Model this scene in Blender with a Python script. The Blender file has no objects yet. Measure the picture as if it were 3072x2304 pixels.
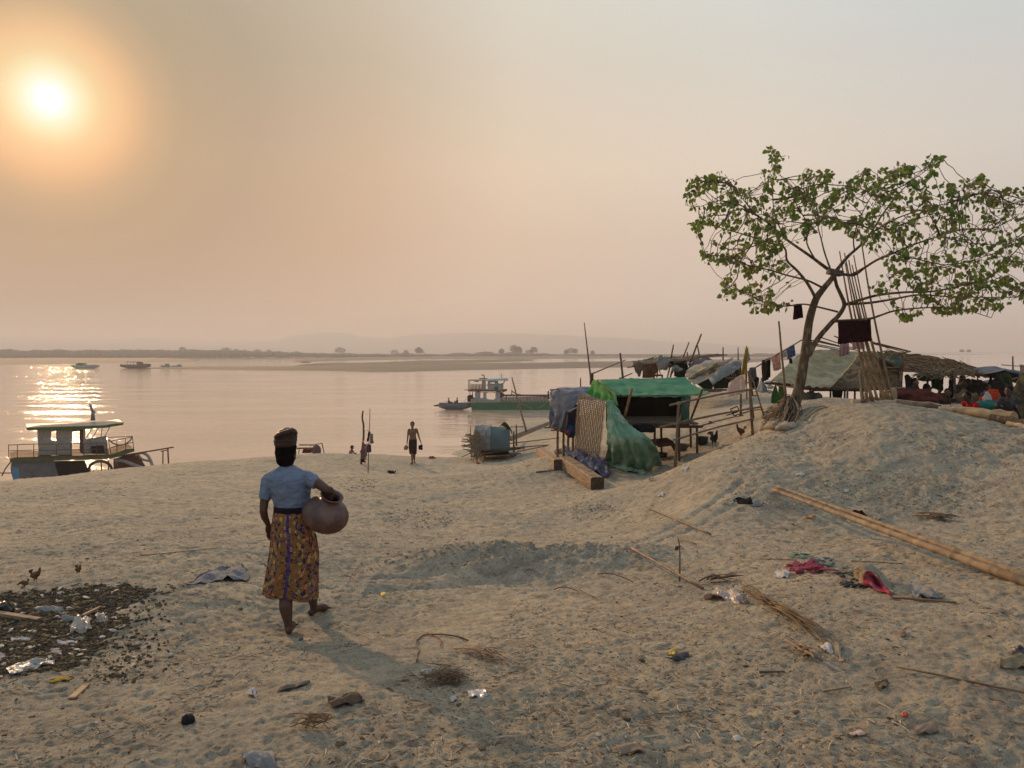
import bpy, math, random
import numpy as np
from mathutils import Vector, Matrix, noise as mnoise
R = math.radians
rnd = random.Random(7)
sc = bpy.context.scene
COL = sc.collection
sc.render.engine = 'CYCLES'
sc.cycles.use_denoising = True
try:
    sc.cycles.denoiser = 'OPENIMAGEDENOISE'
except Exception:
    pass
sc.cycles.max_bounces = 6
sc.cycles.diffuse_bounces = 3
sc.cycles.glossy_bounces = 3
sc.cycles.transparent_max_bounces = 8
sc.cycles.volume_bounces = 0
sc.cycles.sample_clamp_indirect = 4
sc.cycles.caustics_reflective = False
sc.view_settings.view_transform = 'Standard'
sc.view_settings.look = 'None'
sc.view_settings.exposure = 0
sc.view_settings.gamma = 1

# ------------------------------------------------------------------ camera
EYE = 1.55
PITCH = R(2.53)
FS = 2307.0                                # focal length in pixels of a 3072 wide frame
cam_d = bpy.data.cameras.new('camera'); cam = bpy.data.objects.new('camera', cam_d); COL.objects.link(cam)
cam.location = (0, 0, EYE); cam.rotation_euler = (R(90) - PITCH, 0, 0)
cam_d.sensor_width = 36; cam_d.lens = 36 * FS / 3072
cam_d.clip_start = 0.05; cam_d.clip_end = 20000
sc.camera = cam
WATER = -8.5

def ray(u, v):                              # u, v measured in the 3072 x 2304 survey frame
    a = (u - 1536) / FS; b = (1152 - v) / FS
    return Vector((a, math.cos(PITCH) + b * math.sin(PITCH), -math.sin(PITCH) + b * math.cos(PITCH)))
def W(u, v, Y):
    d = ray(u, v); t = Y / d.y
    return Vector((d.x * t, Y, EYE + d.z * t))
class Crop:                                 # a surveyed detail: crop origin and scale
    def __init__(s, x, y, k): s.x, s.y, s.k = x, y, k
    def uv(s, a, b): return s.x + a / s.k, s.y + b / s.k
    def __call__(s, a, b, Y): return W(*s.uv(a, b), Y)
    def m(s, px, Y): return px / s.k / FS * Y   # metres spanned by px at distance Y
C1 = Crop(700, 1200, 2.2111); C2 = Crop(0, 1150, 3.456); C3 = Crop(1280, 1050, 4.424); C4 = Crop(1600, 1050, 3.16)
C5 = Crop(2200, 950, 2.5367); C6 = Crop(2000, 400, 1.9515); C7 = Crop(0, 950, 2.212); C8 = Crop(1000, 950, 2.212)
D1 = Crop(860, 1200, 3.6867); D2 = Crop(0, 1650, 2.536); D3 = Crop(800, 1500, 2.011); D4 = Crop(1800, 1500, 1.739)
D5 = Crop(2100, 1150, 2.2757); D6 = Crop(2550, 1000, 4.2375); D7 = Crop(1850, 950, 4.0218); V = Crop(0, 0, 0.72005)
D8 = Crop(2900, 1000, 5.53); D9 = Crop(0, 1700, 4.148)

# ------------------------------------------------------------------ noise
class VN:
    def __init__(s, seed):
        s.t = np.random.RandomState(seed).rand(512, 512).astype(np.float32)
    def __call__(s, x, y):
        xi = np.floor(x); yi = np.floor(y)
        fx = (x - xi).astype(np.float32); fy = (y - yi).astype(np.float32)
        fx = fx * fx * (3 - 2 * fx); fy = fy * fy * (3 - 2 * fy)
        a = xi.astype(np.int64) & 511; b = yi.astype(np.int64) & 511
        a1 = (a + 1) & 511; b1 = (b + 1) & 511
        t = s.t
        return (t[a, b] * (1 - fx) + t[a1, b] * fx) * (1 - fy) + (t[a, b1] * (1 - fx) + t[a1, b1] * fx) * fy - 0.5
N = [VN(i + 11) for i in range(8)]
_WT = {}
def worley(x, y, seed, k):                  # distance to a random dent centre, dents stretched at random
    if seed not in _WT:
        rs = np.random.RandomState(seed); jx = rs.rand(256, 256).astype(np.float32); jy = rs.rand(256, 256).astype(np.float32)
        ja = rs.rand(256, 256) * 3.14; js = rs.rand(256, 256).astype(np.float32); _WT[seed] = (jx, jy, np.cos(ja).astype(np.float32), np.sin(ja).astype(np.float32), js)
    jx, jy, jc, jsn, js = _WT[seed]
    xi = np.floor(x); yi = np.floor(y); best = np.zeros(x.shape, np.float32)
    for dx in (-1, 0, 1):
        for dy in (-1, 0, 1):
            cx = xi + dx; cy = yi + dy
            a = cx.astype(np.int64) & 255; b = cy.astype(np.int64) & 255
            px = (x - cx - jx[a, b]).astype(np.float32); py = (y - cy - jy[a, b]).astype(np.float32)
            ca = jc[a, b]; sa = jsn[a, b]
            u = px * ca + py * sa; v = (-px * sa + py * ca) * 1.9
            d = np.sqrt(u * u + v * v) / (0.35 + 0.45 * js[a, b])
            w = np.clip(1 - d, 0, 1); w = w * w * (3 - 2 * w) * (js[a, b] > k) * (0.4 + 0.6 * js[a, b])
            best = np.maximum(best, w)
    return best

# ------------------------------------------------------------------ terrain
_ctl = []
def gp(u, v, Y):                            # surveyed ground point, u v in 2212 wide frame
    _ctl.append(V(u, v, Y))
for a in [(0,1659,2.95),(550,1659,2.87),(1106,1659,2.85),(1700,1659,2.85),(2212,1659,2.85),
          (0,1450,4.45),(600,1450,4.35),(1106,1450,4.3),(1700,1440,4.05),(2212,1450,3.7),
          (620,1367,6.1),(690,1330,6.5),(0,1250,7.0),(400,1240,7.1),(1106,1300,7.0),(1106,1220,8.6),(1500,1240,7.2),(1800,1240,6.2),(2212,1270,5.15),
          (0,1100,13),(300,1100,13.3),(700,1120,12.5),(1106,1100,14.5),(1400,1130,11.5),(1680,1060,11.0),(1950,1165,8.2),(2212,1150,8.5),
          (1900,1105,10.1),(1800,1095,10.4),(1700,1110,10.3),(2060,1125,9.5),(1900,1040,10.8),(1900,1000,11.2),(1900,930,12.1),(1900,884,13.4),(1750,980,12.4),(1700,1040,11.4),(2000,1010,10.9),(2000,930,12.1),(1640,940,14.0),(1560,985,13.0),(1500,1015,12.8),(1450,1045,12.7),(1400,1078,12.6),(1640,1000,12.1),(1640,1060,11.0),(1560,1060,11.3),(1560,1110,10.3),(1480,1110,10.7),(1800,1000,11.6),(1800,930,13.0),(1750,884,15.0),(1980,878,14.0),(2060,890,13.4),(2212,925,12.0),(2212,1040,9.8),(1820,878,15.6),
          (1720,888,15.6),(1660,930,15.3),(1520,975,19.8),
          (0,1038,22),(160,1030,23),(330,1005,26),(530,992,28),(720,979,31),(850,981,34),(893,1000,30),(1000,985,38),(1106,975,42),
          (1290,1058,16.8),(1370,1018,19),(1459,1020,18.5),(1628,950,19.5),(1543,965,20.5),(1265,1000,20),(1210,980,23),
          (1106,1020,26),(1106,995,34),(1040,1005,31),(1150,1003,27),(1180,985,30),(1003,969,78),(1109,920,94),(1188,905,104),(1040,985,36),(1150,935,52),
          (1560,880,26),(1480,868,30),(1400,880,31),(1350,860,40),(1660,868,24),(1800,872,20.5),(1700,872,19.5),(1900,872,19)]:
    gp(*a)
_ctl += [Vector(p) for p in [(0,0,0.02),(-3,0,0.05),(3,0,0.05),(0,-12,0.6),(-12,-6,0),(12,-6,0.9),(9,5,0.3),(14,12,0.12),(20,16,-.1),(8.9,12.9,.22),(10.2,15.2,-.28),(8.9,16.6,.12),(7.6,16.6,.25),
   (-14,8,-0.8),(-20,14,-1.6),(-30,22,-3.2),(-40,30,-6),(-18,34,-5.6),(-10,42,-6.2),(-4,48,-6.6),(0,62,-8.2),(-26,50,-9.0),(-15,60,-9.3),(-6,80,-9.6),
   (8.5,22,0.0),(11.5,18.5,-.25),(12.5,21,-.38),(16,20,-.4),(10.5,24,-.3),(12,27,-0.25),(7,36,-0.35),(5,40,-1.3),(16,34,-1.2),(20,28,-0.4),(26,22,0.0),(10,50,-5),(20,46,-4.5),(30,34,-2.5),(6,60,-6.5),(22,60,-8.2),(36,50,-7.5),
   (12,90,-9.3),(2,108,-9.4),(8,120,-9.8),(40,80,-9.8),(-50,60,-10),(-50,20,-5),(50,30,-2.5),(-30,100,-10),(30,110,-10),(50,10,0.6),(-45,-10,-1),(45,-20,1)]]
_P = np.array([[p.x, p.y, p.z] for p in _ctl])
def _fit():
    n = len(_P); K = np.zeros((n, n))
    d = np.sqrt(((_P[:, None, :2] - _P[None, :, :2]) ** 2).sum(-1))
    K = np.where(d > 0, d * d * np.log(d + 1e-9), 0) / 100.0
    K += np.eye(n) * 0.0008 * (3 + np.abs(_P[:, 1])) / 5
    A = np.zeros((n + 3, n + 3)); A[:n, :n] = K; A[:n, n] = 1; A[:n, n + 1:] = _P[:, :2]; A[n, :n] = 1; A[n + 1:, :n] = _P[:, :2].T
    return np.linalg.solve(A, np.concatenate([_P[:, 2], np.zeros(3)]))
_w = _fit()
def bump_at(x, y, cx, cy, rx, ry, h, rot=0):
    c, s = math.cos(rot), math.sin(rot)
    u = ((x - cx) * c + (y - cy) * s) / rx; v = (-(x - cx) * s + (y - cy) * c) / ry
    d = np.sqrt(u * u + v * v); w = np.clip(1 - d, 0, 1)
    return h * w * w * (3 - 2 * w)
MND = V(1130, 1215, 8.7)
def base_h(x, y):
    x = np.asarray(x, float); y = np.asarray(y, float)
    z = _w[-3] + _w[-2] * x + _w[-1] * y
    for i in range(len(_P)):
        d2 = (x - _P[i, 0]) ** 2 + (y - _P[i, 1]) ** 2
        z = z + _w[i] * d2 * np.log(d2 + 1e-12) * 0.005
    r = np.sqrt(x * x + (y - 20) ** 2)
    k = np.clip((r - 95) / 50, 0, 1)
    z = z * (1 - k) + (-10.2) * k
    back = np.clip((-y - 10) / 20, 0, 1) * (r < 200)
    z = np.where(y < -10, z * (1 - back) + 0.6 * back, z)
    z = np.clip(z, -11, 4)
    return z + mounds(x, y)
_GX = np.arange(-60, 60.01, .2); _GY = np.arange(-30, 150.01, .2); _GZ = None
def base_q(x, y):                           # the same surface, read from a table
    global _GZ
    if _GZ is None:
        a, b = np.meshgrid(_GX, _GY, indexing='ij'); _GZ = base_h(a.ravel(), b.ravel()).reshape(a.shape) - mounds(a, b)
    fx = np.clip((x + 60) / .2, 0, len(_GX) - 1.001); fy = np.clip((y + 30) / .2, 0, len(_GY) - 1.001)
    i = fx.astype(int); j = fy.astype(int); fx = fx - i; fy = fy - j
    return (_GZ[i, j] * (1 - fx) + _GZ[i+1, j] * fx) * (1 - fy) + (_GZ[i, j+1] * (1 - fx) + _GZ[i+1, j+1] * fx) * fy + mounds(x, y)
def mounds(x, y):
    return bump_at(x, y, -0.45, 8.7, 1.3, 0.9, 0.17) + bump_at(x, y, 0.65, 8.5, 1.6, 0.85, 0.13) + bump_at(x, y, 0.1, 8.6, 2.3, 1.1, 0.05)
def detail(x, y):
    r = np.sqrt(x * x + y * y)
    far = np.clip(r / 14, 0.0, 1.0)
    path = np.exp(-((x + 1.05 - 0.22 * (y - 4) + 0.25 * np.sin(y * .9)) / 0.55) ** 2) * (y < 12)
    patch = np.clip(N[4](x * .45 + 3, y * .45) * 2.2 + 0.55, 0, 1)
    rough = (1 - 0.75 * path) * (0.40 + 0.60 * patch) * np.clip(.62 + (r - 4) * .07, .62, 1.05)
    mound = bump_at(x, y, 0.2, 8.6, 2.3, 1.2, 1.0) + .5 * bump_at(x, y, 7.0, 11.5, 4.5, 2.6, 1.0)
    z = N[0](x * 0.8, y * 0.8) * 0.08 + N[1](x * 2.1, y * 2.1) * 0.036
    wx = x + N[2](x * 3, y * 3) * 0.15; wy = y + N[3](x * 3 + 9, y * 3) * 0.15
    z = z + rough * (N[2](wx * 5.2, wy * 5.2) * 0.020 + N[3](wx * 11, wy * 11) * 0.019)
    z = z - 0.026 * rough * worley(wx * 3.0, wy * 3.0, 3, 0.55) - 0.022 * (0.3 + 0.7 * rough) * worley(wx * 6.5 + 40, wy * 6.5, 5, 0.40) - .016 * (0.3 + 0.7 * rough) * worley(wx * 14 + 11, wy * 14, 7, 0.35)
    z = z + 0.016 * np.clip(N[5](wx * 21, wy * 21) * 2, 0, 1) * (0.5 + mound * 2)
    z = z + N[6](x * 38, y * 38) * 0.012 * (1 + 2 * mound) + mound * N[5](wx * 6, wy * 6) * .10
    z = z + 0.35 * far * (N[7](x * 0.33, y * 0.33) * 0.22)
    # two faint wheel ruts running from the woman towards the huts, and one near her shadow
    for off in (0, 0.5):
        dd = (y - (7.35 + off + 0.55 * (x + 1.2) + 0.05 * (x + 1.2) ** 2))
        z = z - 0.035 * np.exp(-(dd / 0.09) ** 2) * (x > -1.4) * (x < 3.5) * (y > 6)
    dd = (x + 0.30 + 0.10 * (y - 3))
    z = z - 0.012 * np.exp(-(dd / 0.06) ** 2) * (y < 4.6)
    return z * np.clip((z * 0 + 1), 0, 1)
def H(x, y):
    a = np.array([float(x)]); b = np.array([float(y)])
    return float((base_q(a, b) + detail(a, b))[0])
def G(u, v, lift=0.0):                      # where the survey ray meets the ground
    d = ray(u, v); ts = np.concatenate([np.arange(1.8, 30, .04), np.arange(30, 120, .3)])
    xs = d.x / d.y * ts; zs = EYE + d.z / d.y * ts
    near = np.nonzero(zs <= base_q(xs, ts) + .12)[0]
    if len(near):
        y0 = max(1.8, ts[near[0]] - .3); ts = np.arange(y0, y0 + (4 if y0 < 12 else 14), .02 if y0 < 12 else .06); xs = d.x / d.y * ts; zs = EYE + d.z / d.y * ts
    h = base_q(xs, ts) + detail(xs, ts)
    idx = np.nonzero(zs <= h)[0]
    if len(idx) == 0: return Vector((xs[-1], ts[-1], h[-1] + lift))
    i = max(1, idx[0]); e0 = zs[i-1] - h[i-1]; e1 = zs[i] - h[i]; k = e0 / (e0 - e1 + 1e-9)
    Y = ts[i-1] + (ts[i] - ts[i-1]) * k
    return Vector((d.x / d.y * Y, Y, EYE + d.z / d.y * Y + lift))
def Gc(c, a, b, lift=0.0): return G(*c.uv(a, b), lift)

# ------------------------------------------------------------------ materials
_M = {}
def nd(nt, t, loc=None, **kw):
    n = nt.nodes.new(t)
    for k, v in kw.items(): setattr(n, k, v)
    return n
def mat(name, col, rough=.8, col2=None, scale=8, bump=0, bscale=None, metal=0, detail_=4, spec=.3, stretch=(1,1,1), trans=0, coord='Object', amount=1.0, contrast=(.35,.65), col3=None, scale3=3):
    if name in _M: return _M[name]
    m = bpy.data.materials.new(name); m.use_nodes = True; nt = m.node_tree; L = nt.links
    b = nt.nodes['Principled BSDF']
    b.inputs['Base Color'].default_value = (*col, 1); b.inputs['Roughness'].default_value = rough
    b.inputs['Metallic'].default_value = metal; b.inputs['Specular IOR Level'].default_value = spec
    tc = nd(nt, 'ShaderNodeTexCoord'); mp = nd(nt, 'ShaderNodeMapping'); mp.inputs['Scale'].default_value = stretch
    L.new(tc.outputs[coord], mp.inputs['Vector'])
    if col2:
        n = nd(nt, 'ShaderNodeTexNoise'); n.inputs['Scale'].default_value = scale; n.inputs['Detail'].default_value = detail_; n.inputs['Roughness'].default_value = .62
        L.new(mp.outputs[0], n.inputs['Vector'])
        r = nd(nt, 'ShaderNodeMapRange'); r.inputs[1].default_value = contrast[0]; r.inputs[2].default_value = contrast[1]; r.inputs[4].default_value = amount
        L.new(n.outputs['Fac'], r.inputs[0])
        mx = nd(nt, 'ShaderNodeMix', data_type='RGBA'); mx.inputs[6].default_value = (*col, 1); mx.inputs[7].default_value = (*col2, 1)
        L.new(r.outputs[0], mx.inputs[0]); out = mx.outputs[2]
        if col3:
            n3 = nd(nt, 'ShaderNodeTexNoise'); n3.inputs['Scale'].default_value = scale3; n3.inputs['Detail'].default_value = 3
            L.new(mp.outputs[0], n3.inputs['Vector'])
            r3 = nd(nt, 'ShaderNodeMapRange'); r3.inputs[1].default_value = .52; r3.inputs[2].default_value = .62
            L.new(n3.outputs['Fac'], r3.inputs[0])
            m3 = nd(nt, 'ShaderNodeMix', data_type='RGBA'); m3.inputs[7].default_value = (*col3, 1)
            L.new(r3.outputs[0], m3.inputs[0]); L.new(out, m3.inputs[6]); out = m3.outputs[2]
        L.new(out, b.inputs['Base Color'])
    if bump:
        n2 = nd(nt, 'ShaderNodeTexNoise'); n2.inputs['Scale'].default_value = bscale or scale * 3; n2.inputs['Detail'].default_value = 5
        L.new(mp.outputs[0], n2.inputs['Vector'])
        bp = nd(nt, 'ShaderNodeBump'); bp.inputs['Strength'].default_value = 1; bp.inputs['Distance'].default_value = bump
        L.new(n2.outputs['Fac'], bp.inputs['Height']); L.new(bp.outputs[0], b.inputs['Normal'])
    if trans:
        t = nd(nt, 'ShaderNodeBsdfTranslucent'); ms = nd(nt, 'ShaderNodeMixShader'); ms.inputs[0].default_value = trans
        if col2: L.new(out, t.inputs['Color'])
        else: t.inputs['Color'].default_value = (*col, 1)
        L.new(b.outputs[0], ms.inputs[1]); L.new(t.outputs[0], ms.inputs[2]); L.new(ms.outputs[0], nt.nodes['Material Output'].inputs['Surface'])
    _M[name] = m
    return m

# ------------------------------------------------------------------ object helpers
def props(o, label=None, cat=None, group=None, kind=None):
    if label: o['label'] = label
    if cat: o['category'] = cat
    if group: o['group'] = group
    if kind: o['kind'] = kind
    return o
def thing(name, label, cat, loc, group=None):
    o = bpy.data.objects.new(name, None); COL.objects.link(o); o.location = Vector(loc); o.empty_display_size = .2
    return props(o, label, cat, group)
def origin_of(o):
    v = Vector((0, 0, 0))
    while o: v = v + o.location; o = o.parent
    return v
class MB:
    """collects shapes in world coordinates, then links them as one mesh object"""
    def __init__(s): s.v = []; s.f = []; s.uv = {}
    def add(s, vs, fs):
        k = len(s.v); s.v.extend(Vector(p) for p in vs); s.f.extend(tuple(i + k for i in f) for f in fs); return s
    def box(s, c, size, rot=None, taper=1.0):
        x, y, z = size[0] / 2, size[1] / 2, size[2] / 2; M = rot if rot is not None else Matrix.Identity(3); c = Vector(c)
        vs = []
        for dz in (-1, 1):
            t = taper if dz > 0 else 1
            for dx, dy in ((-1,-1),(1,-1),(1,1),(-1,1)): vs.append(c + M @ Vector((dx * x * t, dy * y * t, dz * z)))
        return s.add(vs, [(3,2,1,0),(4,5,6,7),(0,1,5,4),(1,2,6,5),(2,3,7,6),(3,0,4,7)])
    def beam(s, a, b, w, h=None, up=(0,0,1)):
        a = Vector(a); b = Vector(b); d = (b - a); L = d.length; d.normalize(); h = h or w
        up = Vector(up); x = d.cross(up)
        if x.length < 1e-4: x = Vector((1,0,0))
        x.normalize(); z = x.cross(d)
        M = Matrix((x, d, z)).transposed()
        return s.box((a + b) / 2, (w, L, h), M)
    def tube(s, pts, rad, n=8, caps=True, flat=None, jag=0):
        pts = [Vector(p) for p in pts]
        if not hasattr(rad, '__len__'): rad = [rad] * len(pts)
        k = len(s.v); m = len(pts)
        t = (pts[1] - pts[0]).normalized()
        ref = Vector((0,0,1)) if abs(t.z) < .9 else Vector((0,1,0))
        x = t.cross(ref).normalized()
        for i in range(m):
            if i == 0: t2 = pts[1] - pts[0]
            elif i == m - 1: t2 = pts[-1] - pts[-2]
            else: t2 = pts[i+1] - pts[i-1]
            if t2.length > 1e-9: t = t2.normalized()
            x = (x - t * x.dot(t))
            if x.length < 1e-6: x = t.cross(Vector((0.3, 0.9, 0.1)))
            x.normalize(); y = t.cross(x)
            for j in range(n):
                an = 2 * math.pi * j / n; r = rad[i] * (1 + (rnd.uniform(-jag, jag) if jag else 0))
                s.v.append(pts[i] + x * math.cos(an) * r + y * math.sin(an) * r * (flat or 1))
        for i in range(m - 1):
            for j in range(n):
                a = k + i * n + j; b = k + i * n + (j + 1) % n
                s.f.append((a, b, b + n, a + n))
        if caps:
            s.f.append(tuple(k + j for j in range(n))[::-1]); s.f.append(tuple(k + (m - 1) * n + j for j in range(n)))
        return s
    def ring_loft(s, rings, caps=True):
        n = len(rings[0]); k = len(s.v)
        for r in rings: s.v.extend(Vector(p) for p in r)
        for i in range(len(rings) - 1):
            for j in range(n):
                a = k + i * n + j; b = k + i * n + (j + 1) % n
                s.f.append((a, b, b + n, a + n))
        if caps:
            s.f.append(tuple(k + j for j in range(n))[::-1]); s.f.append(tuple(k + (len(rings) - 1) * n + j for j in range(n)))
        return s
    def ell(s, c, r, n=12, m=8, rot=None, nz=0):
        c = Vector(c); M = rot if rot is not None else Matrix.Identity(3)
        if not hasattr(r, '__len__'): r = (r, r, r)
        k = len(s.v)
        def P(th, ph):
            d = Vector((math.cos(ph) * math.sin(th), math.sin(ph) * math.sin(th), math.cos(th)))
            q = 1 + (nz * mnoise.noise(d * 2.3 + c * 7) if nz else 0)
            return c + M @ Vector((d.x * r[0], d.y * r[1], d.z * r[2])) * q
        s.v.append(P(0, 0))
        for i in range(1, m):
            for j in range(n): s.v.append(P(math.pi * i / m, 2 * math.pi * j / n))
        s.v.append(P(math.pi, 0))
        for j in range(n):
            s.f.append((k, k + 1 + j, k + 1 + (j + 1) % n))
            b = k + 1 + (m - 2) * n
            s.f.append((b + (j + 1) % n, b + j, k + 1 + (m - 1) * n))
        for i in range(m - 2):
            for j in range(n):
                a = k + 1 + i * n + j; b = k + 1 + i * n + (j + 1) % n
                s.f.append((a, a + n, b + n, b))
        return s
    def grid(s, P):                          # P: list of rows of points
        k = len(s.v); nu = len(P[0])
        for row in P: s.v.extend(Vector(p) for p in row)
        for i in range(len(P) - 1):
            for j in range(nu - 1):
                a = k + i * nu + j; s.f.append((a, a + 1, a + nu + 1, a + nu))
        return s
    def build(s, name, m, parent=None, smooth=True, base=None, remesh=0, smoothmod=0, solid=0, bevel=0, sub=0, angle=None):
        if parent is not None: o0 = origin_of(parent)
        elif base is not None: o0 = Vector(base)
        else:
            zs = min(p.z for p in s.v); o0 = Vector((sum(p.x for p in s.v) / len(s.v), sum(p.y for p in s.v) / len(s.v), zs))
        me = bpy.data.meshes.new(name); me.from_pydata([tuple(p - o0) for p in s.v], [], s.f); me.update()
        if smooth: me.polygons.foreach_set('use_smooth', [True] * len(me.polygons))
        o = bpy.data.objects.new(name, me); COL.objects.link(o)
        if parent is not None: o.parent = parent
        else: o.location = o0
        if m: me.materials.append(m)
        if remesh:
            q = o.modifiers.new('r', 'REMESH'); q.mode = 'VOXEL'; q.voxel_size = remesh; q.use_smooth_shade = True
        if smoothmod:
            q = o.modifiers.new('s', 'SMOOTH'); q.iterations = smoothmod; q.factor = .5
        if sub:
            q = o.modifiers.new('u', 'SUBSURF'); q.levels = sub; q.render_levels = sub
        if solid:
            q = o.modifiers.new('t', 'SOLIDIFY'); q.thickness = solid; q.offset = 0
        if bevel:
            q = o.modifiers.new('b', 'BEVEL'); q.width = bevel; q.segments = 2; q.limit_method = 'ANGLE'
            if smooth and angle is None: angle = 40
        if smooth and angle: me.set_sharp_from_angle(angle=R(angle))
        return o
def lerp(a, b, t): return a + (b - a) * t
def crm(P, t):                               # catmull-rom through list P, t in 0..1
    n = len(P) - 1; x = min(max(t * n, 0), n - 1e-6); i = int(x); f = x - i
    p0 = P[max(i-1, 0)]; p1 = P[i]; p2 = P[i+1]; p3 = P[min(i+2, n)]
    return (p1 * 2 + (p2 - p0) * f + (p0 * 2 - p1 * 5 + p2 * 4 - p3) * f * f + (p1 * 3 - p0 - p2 * 3 + p3) * f ** 3) * .5
def smoothpath(P, n):
    P = [Vector(p) for p in P]
    return [crm(P, i / (n - 1)) for i in range(n)]
def cloth(rows, nu, nv, amp=.02, fr=3.0, seed=0, fold=0, foldn=6, ragged=0, sag=0):
    """rows: rows of control points; returns a wrinkled sheet as an MB"""
    rows = [[Vector(p) for p in r] for r in rows]
    out = []
    for j in range(nv + 1):
        t = j / nv
        cols = [crm([rows[i][k] for i in range(len(rows))], t) for k in range(len(rows[0]))] if len(rows) > 1 else rows[0]
        out.append([crm(cols, i / nu) for i in range(nu + 1)])
    off = Vector((seed * 3.1, seed * 1.7, seed * .9)); res = []
    for j in range(nv + 1):
        rr = []
        for i in range(nu + 1):
            p = out[j][i]
            du = out[j][min(i+1, nu)] - out[j][max(i-1, 0)]; dv = out[min(j+1, nv)][i] - out[max(j-1, 0)][i]
            n = du.cross(dv)
            if n.length > 1e-9: n.normalize()
            h = mnoise.noise(p * fr + off) * amp + mnoise.noise(p * fr * 2.7 + off) * amp * .45 + mnoise.noise(p * fr * 6 + off) * amp * .2
            if fold: h += fold * (j / nv) * math.sin(i / nu * foldn * 6.283 + mnoise.noise(p * 1.5 + off) * 3)
            q = p + n * h
            if ragged and (j == nv or j == 0 or i == 0 or i == nu):
                q = q + Vector((mnoise.noise(p * 9 + off), 0, mnoise.noise(p * 9 - off))) * ragged
            if sag: q.z -= sag * math.sin(math.pi * i / nu) * (j / nv)
            rr.append(q)
        res.append(rr)
    m = MB(); m.grid(res); m.rows = res
    return m
def duplicate(src, loc, rotz=0, scale=1, label=None, group=None):
    c = src.copy(); COL.objects.link(c); c.location = loc; c.rotation_euler = (0, 0, rotz); c.scale = (scale,) * 3
    if label: c['label'] = label
    if group: c['group'] = group
    for ch in src.children:
        d = ch.copy(); COL.objects.link(d); d.parent = c
        for g in ch.children:
            e = g.copy(); COL.objects.link(e); e.parent = d
    return c
# ------------------------------------------------------------------ sun, sky, haze
SUNV = ray(146, 298).normalized()
sun_el = math.asin(SUNV.z); sun_az = math.atan2(SUNV.x, SUNV.y)
sd = bpy.data.lights.new('sun', 'SUN'); sd.energy = 3.7; sd.angle = R(1.2); sd.color = (1.0, .62, .32)
so = bpy.data.objects.new('sun', sd); COL.objects.link(so); so.rotation_euler = SUNV.to_track_quat('Z', 'Y').to_euler()
w = bpy.data.worlds.new('World'); sc.world = w; w.use_nodes = True; nt = w.node_tree; L = nt.links
for n in list(nt.nodes): nt.nodes.remove(n)
out = nd(nt, 'ShaderNodeOutputWorld'); tc = nd(nt, 'ShaderNodeTexCoord')
sky = nd(nt, 'ShaderNodeTexSky', sky_type='NISHITA'); sky.sun_disc = False; sky.sun_elevation = sun_el; sky.sun_rotation = sun_az
sky.dust_density = 6; sky.air_density = 1.2
bg1 = nd(nt, 'ShaderNodeBackground'); bg1.inputs[1].default_value = 0.05; L.new(sky.outputs[0], bg1.inputs[0])
nrm = nd(nt, 'ShaderNodeVectorMath', operation='NORMALIZE'); L.new(tc.outputs['Generated'], nrm.inputs[0])
dot = nd(nt, 'ShaderNodeVectorMath', operation='DOT_PRODUCT'); L.new(nrm.outputs[0], dot.inputs[0]); dot.inputs[1].default_value = SUNV
cl = nd(nt, 'ShaderNodeClamp'); cl.inputs[1].default_value = -1; cl.inputs[2].default_value = 1; L.new(dot.outputs['Value'], cl.inputs[0])
ac = nd(nt, 'ShaderNodeMath', operation='ARCCOSINE'); L.new(cl.outputs[0], ac.inputs[0])
dv = nd(nt, 'ShaderNodeMath', operation='DIVIDE'); dv.inputs[1].default_value = math.pi; L.new(ac.outputs[0], dv.inputs[0])
sq = nd(nt, 'ShaderNodeMath', operation='SQRT'); L.new(dv.outputs[0], sq.inputs[0])
def ramp(stops, k):
    r = nd(nt, 'ShaderNodeValToRGB'); r.color_ramp.interpolation = 'EASE' if k < 0 else 'LINEAR'; e = r.color_ramp.elements
    while len(e) > 1: e.remove(e[-1])
    for i, (p, c) in enumerate(stops):
        q = e[0] if i == 0 else e.new(p)
        q.position = p; q.color = (*[x / 3 for x in c], 1)
    return r
AUR = [(0, (1.9,1.8,1.5)), (.7, (1.4,1.3,1.05)), (1.2, (1.06,.98,.74)), (2.0, (.98,.80,.45)), (2.8, (.94,.60,.28)), (3.8, (.92,.495,.22)), (4.7, (.76,.41,.19)), (5.8, (.55,.33,.175)), (7.6, (.425,.285,.168)),
       (12, (.455,.318,.21)), (20, (.66,.465,.31)), (30, (.84,.65,.48)), (45, (.82,.695,.565)), (62, (.72,.66,.59)), (85, (.58,.58,.56)), (180, (.42,.46,.52))]
ra = ramp([(math.sqrt(a / 180), c) for a, c in AUR], 1); L.new(sq.outputs[0], ra.inputs[0])
sx = nd(nt, 'ShaderNodeSeparateXYZ'); L.new(nrm.outputs[0], sx.inputs[0])
asn = nd(nt, 'ShaderNodeMath', operation='ARCSINE'); L.new(sx.outputs['Z'], asn.inputs[0])
mr = nd(nt, 'ShaderNodeMapRange'); mr.inputs[1].default_value = R(-5); mr.inputs[2].default_value = R(90); L.new(asn.outputs[0], mr.inputs[0])
def ep(d): return (d + 5) / 95
re_ = ramp([(0, (.95,.90,.92)), (ep(0), (.95,.90,.92)), (ep(5), (.92,.865,.87)), (ep(8), (.93,.88,.87)), (ep(13), (1.0,1.0,1.0)), (ep(20), (.88,1.0,1.1)), (ep(24), (.87,1.05,1.2)), (ep(30), (.84,1.06,1.26)), (ep(50), (.76,.98,1.3)), (1, (.72,.95,1.3))], 1)
L.new(mr.outputs[0], re_.inputs[0])
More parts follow.
